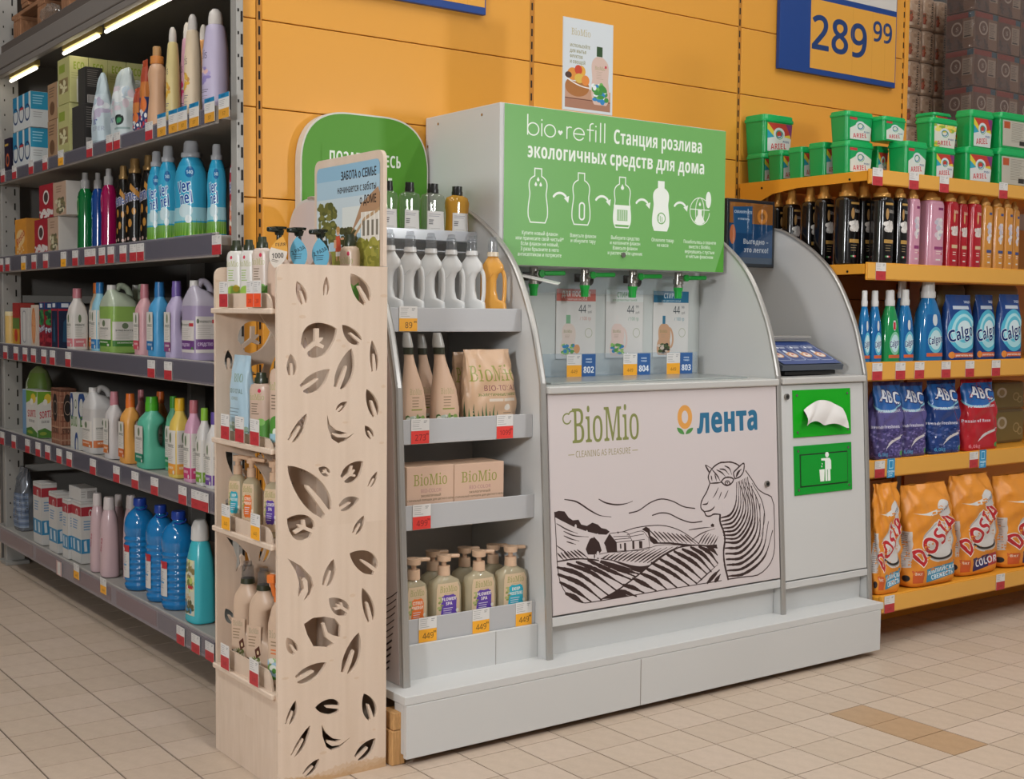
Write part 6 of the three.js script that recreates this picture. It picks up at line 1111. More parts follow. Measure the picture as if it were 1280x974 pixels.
const V = {   // kinds with a variant after the colon
  aerosol: (v) => ['tall_bottle', 'bottle', 'tall dome capped bottles', (t, w, h, d) => { const c = { yellow: 0xd6c48a, pink: 0xcf9fb0, cream: 0xd6c3a6, orange: 0xd69a5c, lavender: 0xb7aec6 }[v], hx = '#' + c.toString(16); bottle(t, w, h, d, { body: [[0, 0.9], [0.015, 1], [0.3, 1], [0.6, 0.94], [0.77, 0.78], [0.835, 0.68], [0.85, 0.5]].map(([y, a]) => [y, a, a]), mat: std(c, 0.3), caps: [['cap', [[0.848, 0.52, 0.52], [0.855, 0.55, 0.55], [0.92, 0.53, 0.53], [0.97, 0.44, 0.44], [1, 0.22, 0.22]], std(0xcfc9c2, 0.25)]], labels: [['print', 0.1, 0.62, 150, 10, print('aer' + v, 200, 300, (g, W, H) => { fill(g, hx, 0, 0, W, H); txt(g, 'eclis', 80, 40, 62, '#3d3350', { sx: 0.7, weight: 'normal' }); blobs(g, v === 'lavender' ? ['#8a7fb4', '#d6b0a8', '#a598c4', '#e3cfc4'] : v === 'pink' ? ['#c23a6c', '#b8c8b0', '#d87a9c'] : ['#d0a23c', '#b8834a', '#e0c890'], 40, 110, 100, 90, 22, 16); rule(g, 50, 230, 100, 2, 12, '#6d6478', 4); rule(g, 60, 264, 80, 2, 14, '#8d8494', 3); }, 0.3)]] }); }],
  clear: (v) => ['dish_soap_bottle', 'bottle', 'clear dish soap bottles', (t, w, h, d) => { const c = { green: 0x0f6a34, blue: 0x123f86, magenta: 0x96124c }[v]; bottle(t, w, h, d, { body: [[0, 0.92, 0.92, 2.6], [0.02, 1, 1, 2.6], [0.4, 0.94, 0.94, 2.4], [0.62, 1, 1, 2.4], [0.74, 0.86, 0.86, 2.2], [0.8, 0.5, 0.55, 2]], mat: std(c, 0.1, { clearcoat: 0.6 }), caps: [['cap', [[0.79, 0.52, 0.6], [0.8, 0.56, 0.64], [0.9, 0.52, 0.6], [0.91, 0.34, 0.4], [1, 0.32, 0.38]], std(0x9a9896, 0.25)]], labels: [['ring_print', 0.42, 0.7, 112, 76, print('clr' + v, 128, 128, (g, W, H) => { fill(g, '#' + c.toString(16).padStart(6, '0'), 0, 0, W, H); ring(g, { green: '#9fc08a', blue: '#7fb4dc', magenta: '#d68aa8' }[v], 64, 64, 44, 12); }, 0.15)]] }); }],
  soft: (v) => ['softener_bottle', 'bottle', v + ' softener bottles', (t, w, h, d) => { const c = { black: 0x17130f, blue: 0x2f9cc4, red: 0xa52a30 }[v]; const L = print('soft' + v, 400, 420, (g, W, H) => {
    fill(g, { black: '#17130f', blue: '#3aa5cb', red: '#a9282f' }[v], 0, 0, W, H);
    if (v === 'blue') { fill(g, '#9fd0da', 0, 250, W, 80); fill(g, '#7fae5c', 0, 340, W, 80); for (let i = 0; i < 46; i++) poly(g, i % 3 ? '#5f9a34' : '#93bd4a', [i * 9, 420, i * 9 + 6, 300 + (i * 53) % 80, i * 9 + 12, 420]); disc(g, '#c9dfe4', 240, 270, 60, 40); disc(g, '#1d6aa5', 280, 40, 34); txt(g, '140', 280, 42, 30, '#bfe0ee'); txt(g, 'Ver', 228, 128, 92, '#1d4a9a', { rot: -0.12, line: '#cfe8f0', sx: 0.8 }); txt(g, 'nel', 246, 196, 92, '#1d4a9a', { rot: -0.12, line: '#cfe8f0', sx: 0.8 }); disc(g, '#dfeaec', 270, 320, 24); }
    else if (v === 'black') { txt(g, 'Vernel', 210, 110, 96, '#27407c', { rot: -0.12, line: '#b9b6c0', sx: 0.8 }); poly(g, '#b5803a', [240, 20, 400, 120, 400, 160, 230, 60]); for (const [x, y, r] of [[180, 200, 30], [230, 290, 28], [280, 210, 24], [160, 330, 22]]) disc(g, '#b5803a', x, y, r); for (const [x, y] of [[200, 395], [280, 400], [120, 400]]) disc(g, '#c9a89a', x, y, 20, 12); }
    else { txt(g, 'Vernel', 200, 130, 104, '#27407c', { rot: -0.12, line: '#d8d4d4', sx: 0.8 }); blobs(g, ['#d8542c', '#c03a2a', '#e09a7a', '#dfd0c4'], 60, 230, 300, 180, 40, 34); fill(g, '#d8d4d4', 120, 20, 150, 30); }
  }, 0.25);
    bottle(t, w, h, d, { body: [[0, 0.9, 0.92, 3], [0.02, 1, 1, 3], [0.2, 0.98, 0.98, 2.8], [0.38, 0.93, 0.93, 2.6], [0.55, 0.98, 0.98, 2.6], [0.68, 0.9, 0.92, 2.4], [0.78, 0.66, 0.74, 2.2], [0.835, 0.44, 0.54, 2]], mat: std(c, 0.25), caps: [['cap', [[0.83, 0.5, 0.62], [0.84, 0.54, 0.66], [0.88, 0.54, 0.66], [0.885, 0.42, 0.52], [0.98, 0.38, 0.48], [1, 0.3, 0.4]], v === 'black' ? std(0x9a7a4c, 0.3, { metalness: 0.5 }) : std(0xa3a5a8, 0.3)]], labels: [['print', 0.03, 0.74, 170, -30, L]] }); }],
  pastel: (v, c2) => ['detergent_bottle', 'bottle', 'pastel detergent bottles', (t, w, h, d) => {
    const m = std(PAST[v], 0.35), handled = ['pink', 'blue', 'lilac', 'milk', 'orange', 'teal'].includes(v), cap = std(CAPC[c2], 0.35), lab = ecoLabel(STRIPE[v], c2 === 'violet2' ? '#6d4a92' : '');
    if (handled) {
      const [body, handle] = gripBody(w, h, d, true); part(t, 'body', body, m); part(t, 'handle', handle, m);
      part(t, 'cap', merged([at(cyl(d * 0.2, d * 0.22, h * 0.1, 20), 0, h * 0.93, d * 0.02), at(cyl(d * 0.23, d * 0.23, h * 0.12, 20), 0, h * 0.84, d * 0.02)]), cap);
      part(t, 'label', new THREE.PlaneGeometry(w * 0.7, h * 0.5), lab, [0, h * 0.34, d / 2 + 0.0008]);
    } else bottle(t, w, h, d, { body: [[0, 0.92, 0.92, 4], [0.02, 1, 1, 4], [0.55, 1, 1, 4], [0.7, 0.85, 0.85, 3], [0.8, 0.5, 0.5, 2], [0.86, 0.42, 0.42, 2]], mat: m, caps: [['cap', [[0.84, 0.46, 0.46], [0.85, 0.5, 0.5], [0.99, 0.47, 0.47], [1, 0.42, 0.42]], cap]], labels: [['label', 0.05, 0.6, 135, 45, lab], ['side_label', 0.05, 0.6, 34, -20, lab]] });
  }],
  canister: (v) => ['canister', 'canister', 'large detergent canisters', (t, w, h, d) => {
    const c = { green: 0x8fb25a, green2: 0x86a858, lilac: 0xa598b5, white: 0xc7c3bf }[v], cs = { green: 0xb4bfa8, green2: 0xaab59c, lilac: 0xb9b2c0, white: 0xcac7c4 }[v];
    const bs = sections([[0, 0.92, 0.94, 5], [0.02, 1, 1, 5], [0.4, 1, 1, 5], [0.68, 1, 1, 5]], w, h, d); part(t, 'body', loft(bs, 32), std(c, 0.3));
    part(t, 'shoulder', loft(sections([[0.68, 1, 1, 5], [0.76, 0.97, 0.96, 4], [0.86, 0.62, 0.66, 3, 0, 0.08], [0.9, 0.42, 0.36, 2, 0, 0.2], [0.93, 0.3, 0.28, 2, 0, 0.22]], w, h, d), 32), std(cs, 0.2));
    part(t, 'handle', tube([[0, h * 0.9, d * 0.1], [0, h * 0.985, -d * 0.05], [0, h * 0.95, -d * 0.28], [0, h * 0.76, -d * 0.46]], Math.min(0.013, d * 0.12), 20, 10), std(cs, 0.22));
    part(t, 'cap', cyl(d * 0.15, d * 0.16, h * 0.08, 20), std(0xcfccc8, 0.35), [0, h * 0.955, d * 0.22]);
    const lab = v === 'lilac' ? print('canL', 200, 240, (g, W, H) => { fill(g, '#cfc9c4', 0, 0, W, H); disc(g, '#5f6a54', 18, 32, 10, 16); txt(g, 'SYNERGETIC', 80, 34, 20, '#4b5046'); fill(g, '#b8333c', 138, 22, 54, 24); rule(g, 16, 62, 150, 7, 14, '#a8a29c', 3); fill(g, '#6a3f7c', 0, 150, W, 66); txt(g, 'СРЕДСТВО', 80, 182, 30, '#cfc0d6', { sx: 0.85 }); disc(g, '#4f8a3a', 178, 206, 10); }) : ecoLabel({ green: '#3f7a2c', green2: '#3f7a2c', white: '#c9703a' }[v]);
    part(t, 'side_label', patch(bs, h * 0.1, h * (v === 'green' ? 0.46 : 0.55), 40, -34, 0.0008), lab); part(t, 'label', patch(bs, h * 0.1, h * 0.5, 128, 52, 0.0008), lab);
  }],
  tube: (v) => ['dish_tube', 'bottle', 'flip cap tubes on the wooden stand', (t, w, h, d) => {
    const c = { white: 0xcfcbc4, beige: 0xc9b8ab, tan: 0xc4ab94, dish: 0xc9ad9a, tall: 0xcbb09c }[v], hx = '#' + c.toString(16);
    bottle(t, w, h, d, { body: [[0, 0.9, 0.9, 2.6], [0.02, 1, 1, 2.6], [0.5, 0.97, 0.97, 2.5], [0.74, 1, 1, 2.4], [0.82, 0.9, 0.9, 2.2], [0.845, 0.6, 0.66, 2]], mat: std(c, 0.3), caps: [['cap', [[0.84, 0.56, 0.72], [0.845, 0.6, 0.76], [0.92, 0.58, 0.74], [0.93, 0.45, 0.6], [0.995, 0.42, 0.56], [1, 0.38, 0.5]], std(0x2f3522, 0.3)]], labels: [['label', 0.04, 0.8, 165, 0, print('tube' + v, 180, 300, (g, W, H) => { fill(g, hx, 0, 0, W, H); if (v !== 'white') disc(g, '#c02a48', 100, 24, 11); else disc(g, '#c02a48', 70, 24, 10); logo(g, 70, 60, 46, '#a3a56c'); rule(g, 40, 96, 60, 5, 14, v === 'white' ? '#8fae5a' : '#7a6a58', 5); const G = ['#4f8f3a', '#86b85a', '#b9cf6a', '#d8d6a0']; g.fillStyle = v === 'white' ? '#93b84e' : '#56923e'; g.beginPath(); g.moveTo(0, 230); g.quadraticCurveTo(60, 160, 120, 200); g.lineTo(180, 170); g.lineTo(180, 300); g.lineTo(0, 300); g.fill(); disc(g, v === 'white' ? '#c9b43c' : '#7fb85a', 110, 200, 26, 20); disc(g, '#dfe3d6', 70, 256, 18); if (v === 'tall') fill(g, '#9fc6d2', 0, 262, W, 38); }, 0.32)]] });
  }],
  pump: (v) => ['pump_bottle', 'bottle', 'dark pump bottles on the wooden stand', (t, w, h, d) => {
    bottle(t, w, h, d, { body: [[0, 0.92, 0.92, 3], [0.02, 1, 1, 3], [0.45, 1, 1, 2.8], [0.56, 0.92, 0.92, 2.5], [0.62, 0.6, 0.66, 2]], mat: std(0xcbb09c, 0.38) });
    const k = std(0x16201a, 0.25);
    part(t, 'collar', cyl(0.019, 0.02, h * 0.14, 20), k, [0, h * 0.68, 0]); part(t, 'stem', cyl(0.0075, 0.0075, h * 0.16, 12), k, [0, h * 0.82, 0]); part(t, 'pump_head', merged([at(cyl(0.015, 0.011, h * 0.06, 18), 0, h * 0.92, 0), at(rbox(0.018, 0.014, 0.06, 0.005), 0, h * 0.95, 0.02), at(cyl(0.022, 0.02, h * 0.03, 20), 0, h * 0.975, 0)]), k);
    const ts = new THREE.Shape(); ts.moveTo(0, 0.045); ts.quadraticCurveTo(0.026, 0.02, 0.024, -0.008); ts.quadraticCurveTo(0.02, -0.036, 0, -0.046); ts.quadraticCurveTo(-0.02, -0.036, -0.024, -0.008); ts.quadraticCurveTo(-0.026, 0.02, 0, 0.045);
    const tg = new THREE.ExtrudeGeometry(ts, { depth: 0.001, bevelEnabled: false }), p = tg.attributes.position, uv = tg.attributes.uv; for (let i = 0; i < p.count; i++) uv.setXY(i, (p.getX(i) + 0.026) / 0.052, (p.getY(i) + 0.046) / 0.091);
    const m = print('leaf' + v, 160, 260, (g, W, H) => { fill(g, v === 'blue' ? '#5fa3bd' : '#cfc6ba', 0, 0, W, H); if (v === 'blue') { txt(g, '2 РАЗА', 80, 110, 44, '#1f3c4a', { rot: -0.35, sx: 0.85 }); rule(g, 40, 140, 80, 3, 16, '#2d566a', 6); } else { fill(g, '#d39a3a', 0, 0, W, 110); txt(g, 'ГЕЛЯ', 80, 70, 36, '#4a2f10', { rot: -0.3 }); txt(g, '1000', 80, 160, 56, '#2c2520', { rot: -0.3, sx: 0.8 }); rule(g, 40, 196, 70, 2, 12, '#6d635a', 5); } });
    part(t, 'hang_tag', tg, m, [0.024, h * 0.68, 0.036], [0, 0.55, v === 'orange' ? -0.25 : 0.1]);
    part(t, 'hang_string', tube([[0.02, h * 0.76, 0.01], [0.026, h * 0.8, 0.028], [0.024, h * 0.82, 0.036]], 0.0012, 10, 5), std(v === 'blue' ? 0x5fa3bd : 0xcf8f3a, 0.6));
  }],
  gel: (v) => ['gel_pump_bottle', 'bottle', 'clear gel pump bottles', (t, w, h, d) => {
    const bs = [[0, 0.9, 0.9, 3.4], [0.02, 1, 1, 3.4], [0.35, 0.98, 0.98, 3.2], [0.55, 0.97, 0.97, 3], [0.64, 0.85, 0.88, 2.6], [0.69, 0.45, 0.6, 2], [0.72, 0.3, 0.5, 2]];
    bottle(t, w, h, d, { body: bs, mat: std(v === 'amber' ? 0xd3aa58 : 0xdccfae, 0.06, { transmission: 0.5, thickness: 0, ior: 1.4 }) });
    const b = std(0xd2b092, 0.4); part(t, 'collar', cyl(Math.min(0.0195, w * 0.22), Math.min(0.0205, w * 0.23), h * 0.12, 20), b, [0, h * 0.765, 0]); part(t, 'stem', cyl(0.008, 0.008, h * 0.08, 12), b, [0, h * 0.85, 0]);
    part(t, 'pump_head', merged([at(cyl(Math.min(0.024, w * 0.26), Math.min(0.022, w * 0.24), h * 0.075, 22), 0, h * 0.925, 0), at(rbox(0.05, 0.012, 0.018, 0.005), 0.03, h * 0.94, 0.004, 0, 0, -0.06)]), b);
    const col = { teal: ['#27a3b8', 'DEEP', 'MOISTURE'], orange: ['#e0702c', 'CITRUS', 'ENERGY'], purple: ['#5a3c9a', 'FLOWER', 'SPA'], plain: ['#c9b49a', '', ''], amber: ['#c9a060', '', ''] }[v];
    if (col[1]) part(t, 'label', patch(sections(bs, w, h, d), 0.08 * h, 0.62 * h, 128, 52, 0.0009), print('gel' + v, 220, 320, (g, W, H) => { fill(g, '#cdb494', 0, 0, W, H); logo(g, 110, 44, 62, '#8d8f4e'); fill(g, '#b9a07c', 70, 76, 80, 4); g.fillStyle = col[0]; g.beginPath(); for (let i = 0; i < 24; i++) { const a = i / 24 * 6.283, r = i % 2 ? 1 : 0.93; g.lineTo(112 + 74 * r * Math.sign(Math.cos(a)) * Math.pow(Math.abs(Math.cos(a)), 0.4), 176 + 92 * r * Math.sign(Math.sin(a)) * Math.pow(Math.abs(Math.sin(a)), 0.4)); } g.fill(); txt(g, col[1], 112, 118, 34, '#ece6dc'); txt(g, col[2], 112, 152, 34, '#ece6dc', { sx: col[2].length > 6 ? 0.75 : 1 }); rule(g, 60, 184, 104, 4, 16, '#d9d2dc', 5); disc(g, '#dcd8c8', 190, 210, 14); disc(g, '#dcd8c8', 190, 250, 14); blobs(g, ['#7f8a4c', '#a3a86c'], 20, 100, 30, 100, 10, 12); }, 0.4));
  }],
  sample: (v) => ['sample_bottle', 'bottle', 'sample bottles on the station top shelf', (t, w, h, d) => {
    const bs = [[0, 0.86, 0.9, 3], [0.02, 0.94, 1, 3], [0.2, 0.9, 1, 2.8], [0.45, 0.88, 0.95, 2.6], [0.68, 0.98, 1, 2.5], [0.78, 0.86, 0.9, 2.3], [0.83, 0.42, 0.6, 2]];
    bottle(t, w, h, d, { body: bs, mat: v === 'amber' ? std(0xdda63a, 0.06, { transmission: 0.35, thickness: 0 }) : std(0xe9ece4, 0.03, { transmission: 0.94, thickness: 0, ior: 1.45 }), caps: [['cap', [[0.82, 0.4, 0.66], [0.83, 0.42, 0.7], [0.9, 0.42, 0.7], [0.905, 0.38, 0.64], [1, 0.38, 0.64]], std(0x1c1c18, 0.3)]] });
    part(t, 'label', patch(sections(bs, w, h, d), 0.02 * h, 0.48 * h, 132, 48, 0.0009), print('sample', 160, 160, (g, W, H) => { fill(g, '#d5d2ce', 0, 0, W, H); rule(g, 14, 20, 130, 2, 12, '#7f7c8a', 3); rule(g, 14, 56, 50, 3, 12, '#5a5658', 6); rule(g, 30, 110, 100, 2, 18, '#a8a4a0', 3); }));
  }],
  refill: (v) => ['refill_bottle', 'bottle', 'handled refill bottles', (t, w, h, d) => {
    washBody(t, w, h, d, v === 'amber' ? std(0xd59a45, 0.25) : std(0xcfcfcd, 0.3), v === 'amber' ? std(0xcdbfa8, 0.25) : std(0xd3d2d0, 0.25), clearPlastic(0xe6e8ea, 0.1));
    part(t, 'embossed_arc', tube([[-w * 0.22, h * 0.08, d / 2 - 0.001], [-w * 0.34, h * 0.3, d / 2], [-w * 0.26, h * 0.5, d / 2], [-w * 0.02, h * 0.6, d / 2 - 0.001]], 0.0022, 20, 6), v === 'amber' ? std(0xd59a45, 0.25) : std(0xcfcfcd, 0.3));
  }],
  tub: (v) => ['capsule_tub', 'tub', 'green capsule tubs on the right shelving', (t, w, h, d) => {
    const m = std(0x12994e, 0.28), bs = sections([[0, 0.84, 0.84, 6], [0.02, 0.87, 0.87, 7], [0.8, 0.95, 0.95, 8], [0.84, 0.95, 0.95, 8]], w, h, d);
    part(t, 'body', loft(bs, 32), m); part(t, 'lid', loft(sections([[0.82, 0.99, 0.99, 8], [0.84, 1, 1, 8], [0.9, 1, 1, 8], [0.905, 0.96, 0.96, 8], [0.985, 0.95, 0.95, 8], [1, 0.92, 0.92, 7]], w, h, d), 32), std(0x16a556, 0.25));
    const L = v === 'back' ? print('tubB', 256, 200, (g, W, H) => { fill(g, '#b5b0a2', 0, 0, W, H); fill(g, '#b0522c', 12, 12, 56, 52); txt(g, '✕', 40, 40, 50, '#1d1a16'); rule(g, 84, 16, 150, 14, 11, '#7a766a', 3); fill(g, '#2b2823', 170, 150, 60, 34); }) : print('tub' + v, 256, 256, (g, W, H) => {
      if (v === 'multi') { fill(g, '#d5c23c', 0, 0, W, H); poly(g, '#b83a2c', [0, 0, 256, 0, 256, 90, 110, 120]); poly(g, '#7a2c6c', [180, 0, 256, 0, 256, 140]); poly(g, '#2f9ab0', [0, 60, 90, 140, 0, 200]); poly(g, '#cfd3d0', [0, 140, 130, 110, 256, 130, 256, 256, 0, 256]); }
      else if (v === 'white2') { fill(g, '#d3d3c6', 0, 0, W, H); blobs(g, ['#d8b83c', '#e3d36a', '#8fae3c'], 0, 0, W, 80, 30, 24); blobs(g, ['#8fae3c', '#d8b83c'], 0, 200, 80, 50, 14, 18); }
      else { fill(g, '#cfd5cc', 0, 0, W, H); poly(g, '#159a56', [0, 0, 256, 0, 256, 110, 170, 60, 90, 70, 0, 130]); fill(g, '#b83a3c', 0, 0, 80, 30); }
      ring(g, '#cfd6d8', 120, 96, 44, 26); ring(g, '#2f6a9a', 120, 96, 30, 10); ring(g, '#57a03c', 126, 104, 36, 6); txt(g, 'ARIEL', 118, 206, 72, '#b8333c', { rot: -0.1, sx: 0.85, line: '#e3e0dc', lw: 6 }); txt(g, 'PODS', 196, 160, 26, '#27457c');
    });
    part(t, 'label', v === 'back' ? patch(bs, h * 0.06, h * 0.78, 128, 56, 0.001) : patch(bs, h * 0.06, h * 0.79, 112, 48, 0.001), L);
  }],
  noir: (v) => ['black_softener', 'bottle', 'black softener bottles on the right shelving', (t, w, h, d) => {
    const k = v === 'tall' ? 0.8 : 0.87;
    bottle(t, w, h, d, { body: [[0, 0.92, 0.92, 3], [0.015, 1, 1, 3.2], [k * 0.93, 1, 1, 3.2], [k * 0.985, 0.94, 0.94, 3], [k, 0.7, 0.7, 2.4]], mat: std(0x100d0c, 0.14, { clearcoat: 0.5 }), caps: [['cap', v === 'tall' ? [[k, 0.72, 0.8], [k + 0.01, 0.76, 0.84], [k + 0.05, 0.74, 0.82], [k + 0.055, 0.58, 0.66], [0.985, 0.44, 0.52], [1, 0.36, 0.42]] : [[k, 0.76, 0.84], [k + 0.01, 0.8, 0.88], [k + 0.05, 0.78, 0.86], [k + 0.055, 0.6, 0.7], [0.985, 0.42, 0.5], [1, 0.2, 0.26]], std(0xc48f45, 0.3, { metalness: 0.4 })]], labels: [['label', 0.05, k * 0.93, 128, 40, print('noir', 200, 420, (g, W, H) => { fill(g, '#100d0c', 0, 0, W, H); fill(g, '#b08a4a', 30, 10, 130, 16); disc(g, '#b08a58', 60, 90, 24, 40); txt(g, 'Natura', 130, 70, 34, '#c9c3bb', { weight: 'normal', sx: 0.8 }); blobs(g, ['#d6d2cc', '#c3beb8', '#e0ddd8'], 30, 150, 120, 60, 40, 22); fill(g, '#b08a4a', 20, 270, 150, 26); rule(g, 40, 310, 110, 3, 18, '#8a7a5c', 5); fill(g, '#3f8a4a', 40, 384, 26, 12); fill(g, '#d0ccc6', 66, 384, 26, 12); fill(g, '#b8333c', 92, 384, 26, 12); }, 0.2)]] });
  }],
  perf: (v) => ['perfumed_softener', 'bottle', v + ' perfumed softener bottles', (t, w, h, d) => {
    const c = { pink: 0xc78fa2, red: 0xa81e28, orange: 0xc98a3c }[v];
    bottle(t, w, h, d, { body: [[0, 0.92, 0.92, 3], [0.015, 1, 1, 3.2], [0.83, 1, 1, 3.2], [0.87, 0.94, 0.94, 3], [0.885, 0.7, 0.7, 2.4]], mat: std(c, 0.2, { clearcoat: 0.3 }), caps: [['cap', [[0.88, 0.76, 0.84], [0.89, 0.8, 0.88], [0.925, 0.78, 0.86], [0.93, 0.6, 0.7], [0.98, 0.4, 0.5], [1, 0.2, 0.26]], std(0xc48f4a, 0.3, { metalness: 0.35 })]], labels: [['label', 0.06, 0.82, 120, 44, print('perf' + v, 160, 400, (g, W, H) => { fill(g, '#' + c.toString(16), 0, 0, W, H); if (v === 'red') { disc(g, '#c9a06a', 60, 80, 18, 36); txt(g, 'Natura', 90, 40, 34, '#d9c9a8', { sx: 0.8 }); blobs(g, ['#d8cfc8', '#c9beb8'], 20, 150, 120, 50, 30, 20); fill(g, '#c9b08a', 20, 270, 120, 24); } else { fill(g, v === 'pink' ? '#7a2c5a' : '#3c4a7c', 60, 20, 70, 18); blobs(g, ['#d8d4d0', '#cfc0c8', '#b8b4c0'], 40, 100, 70, 140, 26, 22); fill(g, v === 'pink' ? '#8a3c6a' : '#3c4a7c', 20, 290, 120, 22); } rule(g, 40, 320, 80, 2, 16, '#e0d0c4', 5); fill(g, '#d0ccc6', 40, 376, 60, 10); disc(g, '#b8333c', 110, 340, 8); }, 0.2)]] });
  }],
  calg: (v) => ['gel_bottle', 'bottle', 'water softener gel bottles', (t, w, h, d) => {
    const c = v === 'green' ? 0x1d8a4c : 0x1b6fa8;
    bottle(t, w, h, d, { body: [[0, 0.92, 0.92, 3], [0.015, 1, 1, 3], [0.35, 0.97, 0.97, 2.8], [0.6, 0.8, 0.85, 2.4], [0.72, 0.56, 0.68, 2.2], [0.79, 0.4, 0.52, 2]], mat: std(c, 0.12, { clearcoat: 0.5 }), caps: [['cap', [[0.78, 0.42, 0.6], [0.79, 0.46, 0.64], [0.86, 0.46, 0.64], [0.865, 0.4, 0.56], [0.99, 0.38, 0.54], [1, 0.34, 0.48]], std(0xd0d0ce, 0.35)]], labels: [['label', 0.05, 0.58, 128, 44, print('calg' + (v === 'green' ? v : 'blue'), 240, 320, (g, W, H) => { fill(g, v === 'green' ? '#1d8a4c' : '#1b5f9c', 0, 0, W, H); disc(g, '#c9d2d6', 110, 40, 36, 46); if (v === 'green') fill(g, '#b8333c', 84, 16, 50, 60); disc(g, v === 'green' ? '#7fc0a0' : '#5fb4cc', 120, 190, 100, 96); disc(g, '#b9d8de', 120, 190, 76, 72); txt(g, 'Calgon', 122, 190, 72, '#16326c', { rot: -0.12, sx: 0.85, line: '#d8e4e8', lw: 6 }); fill(g, '#c9623c', 10, 286, 220, 26); }, 0.25)]] });
  }],
  abc: (v) => ['powder_bag', 'bag', 'small powder bags on the right shelving', (t, w, h, d) => {
    const hx = { purple: '#4a4378', blue: '#27407c', red: '#b3262f' }[v], gloss = v === 'purple' ? 0.35 : 0.16;
    bottle(t, w, h, d, { body: BAG, wrinkle: 0.0048, step: 0.01, seg: 40, nu: 30, mat: std(hx, gloss), labels: [['print', 0.01, 0.95, 178, 2, print('abc' + v, 360, 480, (g, W, H) => { fill(g, hx, 0, 0, W, H); if (v === 'purple') { fill(g, '#5d5790', 0, 170, W, 110); blobs(g, ['#6a5f9c', '#3a3468', '#2f2a5c', '#7d74a8'], 0, 290, W, 180, 200, 9); } if (v === 'blue') blobs(g, ['#34508c', '#1d3268', '#5d6aa0'], 0, 280, W, 200, 140, 10); g.translate(-34, 0); g.fillStyle = '#2a62a8'; g.beginPath(); g.ellipse(220, 40, 200, 120, -0.3, 0, 7); g.fill(); g.strokeStyle = '#8ac4d8'; g.lineWidth = 14; g.beginPath(); g.ellipse(220, 40, 200, 120, -0.3, 0.3, 3); g.stroke(); txt(g, 'ABC', 210, 76, 110, '#dfe3ea', { rot: 0.12, line: '#1d2f6c' }); txt(g, 'مسحوق الغسيل', 200, 200, 34, '#d6d6e0'); txt(g, 'POWDER DETERGENT', 200, 168, 24, '#d6d6e0'); txt(g, v === 'red' ? 'Passion of Rose' : 'Lavender Freshness', 150, 270, 28, '#d6d6e0'); g.fillStyle = '#d8d6da'; g.beginPath(); g.moveTo(150, 420); g.quadraticCurveTo(220, 330, 350, 330); g.quadraticCurveTo(240, 370, 150, 420); g.fill(); disc(g, '#4f9a5a', 320, 448, 18); txt(g, '6,0kg', 130, 450, 34, v === 'red' ? '#e08a94' : '#4f9ac4'); }, gloss)]] });
  }],
  dosia: (v) => ['detergent_sack', 'bag', 'large orange detergent bags', (t, w, h, d) => {
    bottle(t, w, h, d, { body: [[0, 0.9, 0.88, 4], [0.03, 0.99, 1, 3.4], [0.3, 1.02, 1.04, 3], [0.6, 0.98, 0.98, 2.8], [0.82, 0.9, 0.78, 2.6], [0.92, 0.86, 0.4, 2.4], [1, 0.9, 0.1, 2.2]], wrinkle: 0.0065, step: 0.012, seg: 44, nu: 30, mat: std(0xd98a2e, 0.34), labels: [['print', 0.01, 0.95, 178, 2, print('dosia' + v, 480, 600, (g, W, H) => {
      fill(g, '#db8c2f', 0, 0, W, H); g.translate(-36, 0); disc(g, '#cfccc8', 290, 330, 120, 130); ring(g, '#a9a6a4', 290, 330, 118, 8); g.strokeStyle = '#2a2522'; g.lineWidth = 14; g.beginPath(); g.arc(290, 330, 108, 0.6, 2.4); g.stroke(); txt(g, 'DOSIA', 260, 310, 160, '#b8242c', { rot: -0.75, sx: 0.8, line: '#dcd8d4', lw: 12 }); g.fillStyle = '#d8d5d0'; g.beginPath(); g.moveTo(110, 140); g.quadraticCurveTo(250, 150, 330, 100); g.quadraticCurveTo(300, 170, 230, 160); g.fill(); disc(g, '#cfccca', 345, 120, 60, 54); txt(g, 'АКТИВНЫЙ', 345, 120, 22, '#4a4a58', { rot: -0.6 });
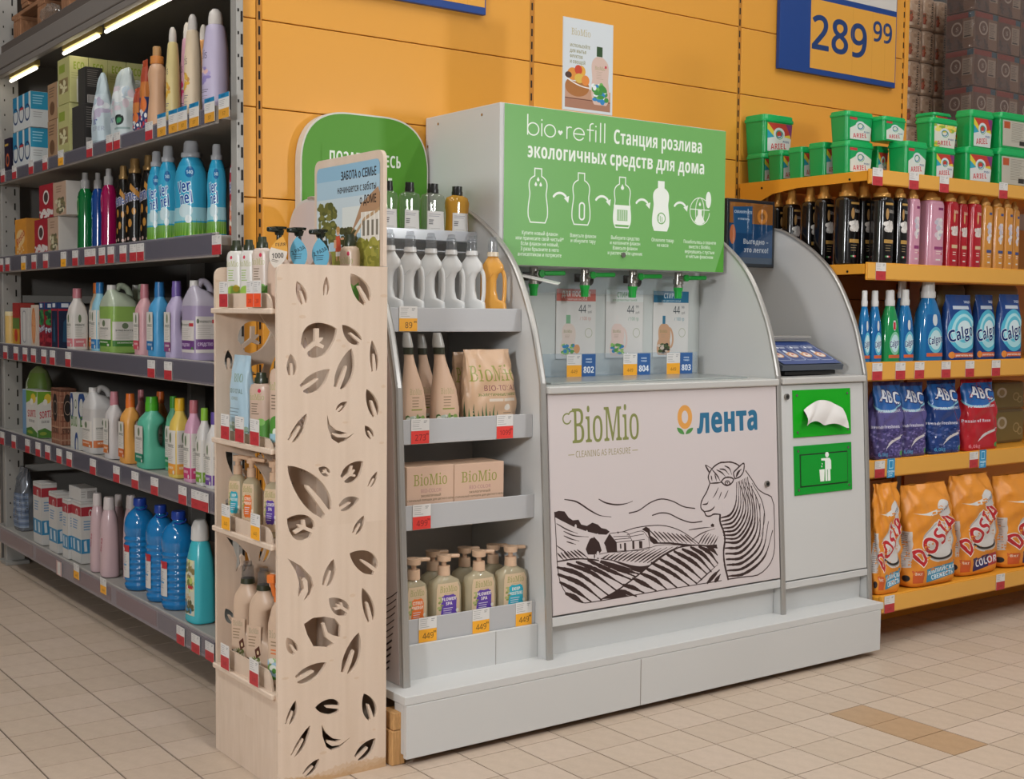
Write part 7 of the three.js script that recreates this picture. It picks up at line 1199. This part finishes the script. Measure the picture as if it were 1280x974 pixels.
      fill(g, '#c65a2c', 110, 500, 60, 80); txt(g, '8кг', 140, 520, 26, '#e0d0c0'); if (v === 'alp') { poly(g, '#3a8aac', [190, 496, 440, 470, 440, 550, 190, 580]); txt(g, 'АЛЬПИЙСКАЯ', 312, 510, 38, '#dfe6ea', { rot: -0.1, sx: 0.9 }); txt(g, 'СВЕЖЕСТЬ', 312, 546, 38, '#dfe6ea', { rot: -0.1, sx: 0.9 }); } else { poly(g, '#2a2358', [190, 496, 330, 480, 330, 560, 190, 580]); poly(g, '#a8303c', [330, 480, 430, 468, 430, 548, 330, 560]); txt(g, 'COLOR', 306, 524, 64, '#dfe0e6', { rot: -0.1, sx: 0.9 }); }
      fill(g, '#c4beba', 36, 250, 70, 230); rule(g, 42, 262, 56, 18, 12, '#7f7a78', 4); disc(g, '#232028', 76, 548, 20); }, 0.34)]] });
  }],
};
V.calbag = () => ['powder_pouch', 'bag', 'blue powder pouches with a swirl print', (t, w, h, d) => bottle(t, w, h, d, { body: BAG, wrinkle: 0.0012, step: 0.014, seg: 36, nu: 26, mat: std(0x1d3f7c, 0.2), labels: [['print', 0.01, 0.97, 178, 2, print('calbag', 360, 480, (g, W, H) => { fill(g, '#1f417f', 0, 0, W, H); fill(g, '#b9c4d0', 70, 70, 200, 26); txt(g, 'ЗАЩИТА', 290, 40, 26, '#cfd8e2'); disc(g, '#4fb0cc', 190, 260, 165, 160); disc(g, '#a9dbe4', 190, 260, 136, 130); disc(g, '#5fb9d0', 190, 250, 104, 98); disc(g, '#cfe4ea', 190, 240, 76, 60); txt(g, 'Calgon', 195, 270, 122, '#15306a', { rot: -0.2, sx: 0.85, line: '#dbe6ea', lw: 8 }); fill(g, '#c9623c', 40, 424, 280, 34); disc(g, '#d8883c', 60, 440, 26); txt(g, 'умягчитель воды', 200, 442, 24, '#e6dcd0'); }, 0.25)]] })];

const protos = new Map();
for (const [kind, rows] of Object.entries(ITEMS)) {
  const [base, a, b] = kind.split(':'), [name, category, group, make] = K[base] ?? V[base](a, b);
  for (const [x, y, z, w, h, d, left, label] of rows) {
    const turn = left ? (x < 1.76 && y !== 0.966 || base === 'tube' ? -Math.PI / 2 + 0.5 : -Math.PI / 2) : base === 'refill' ? -0.58 : 0;
    const t = thing(name, label, category, [x, y + 0.0006, z], turn, rows.length > 1 || a ? group ?? undefined : undefined);
    make(t, w, h, d);
  }
}
scene.traverse((o) => { if (o.isMesh) { o.castShadow = true; o.receiveShadow = true; } });
renderer.render(scene, camera);
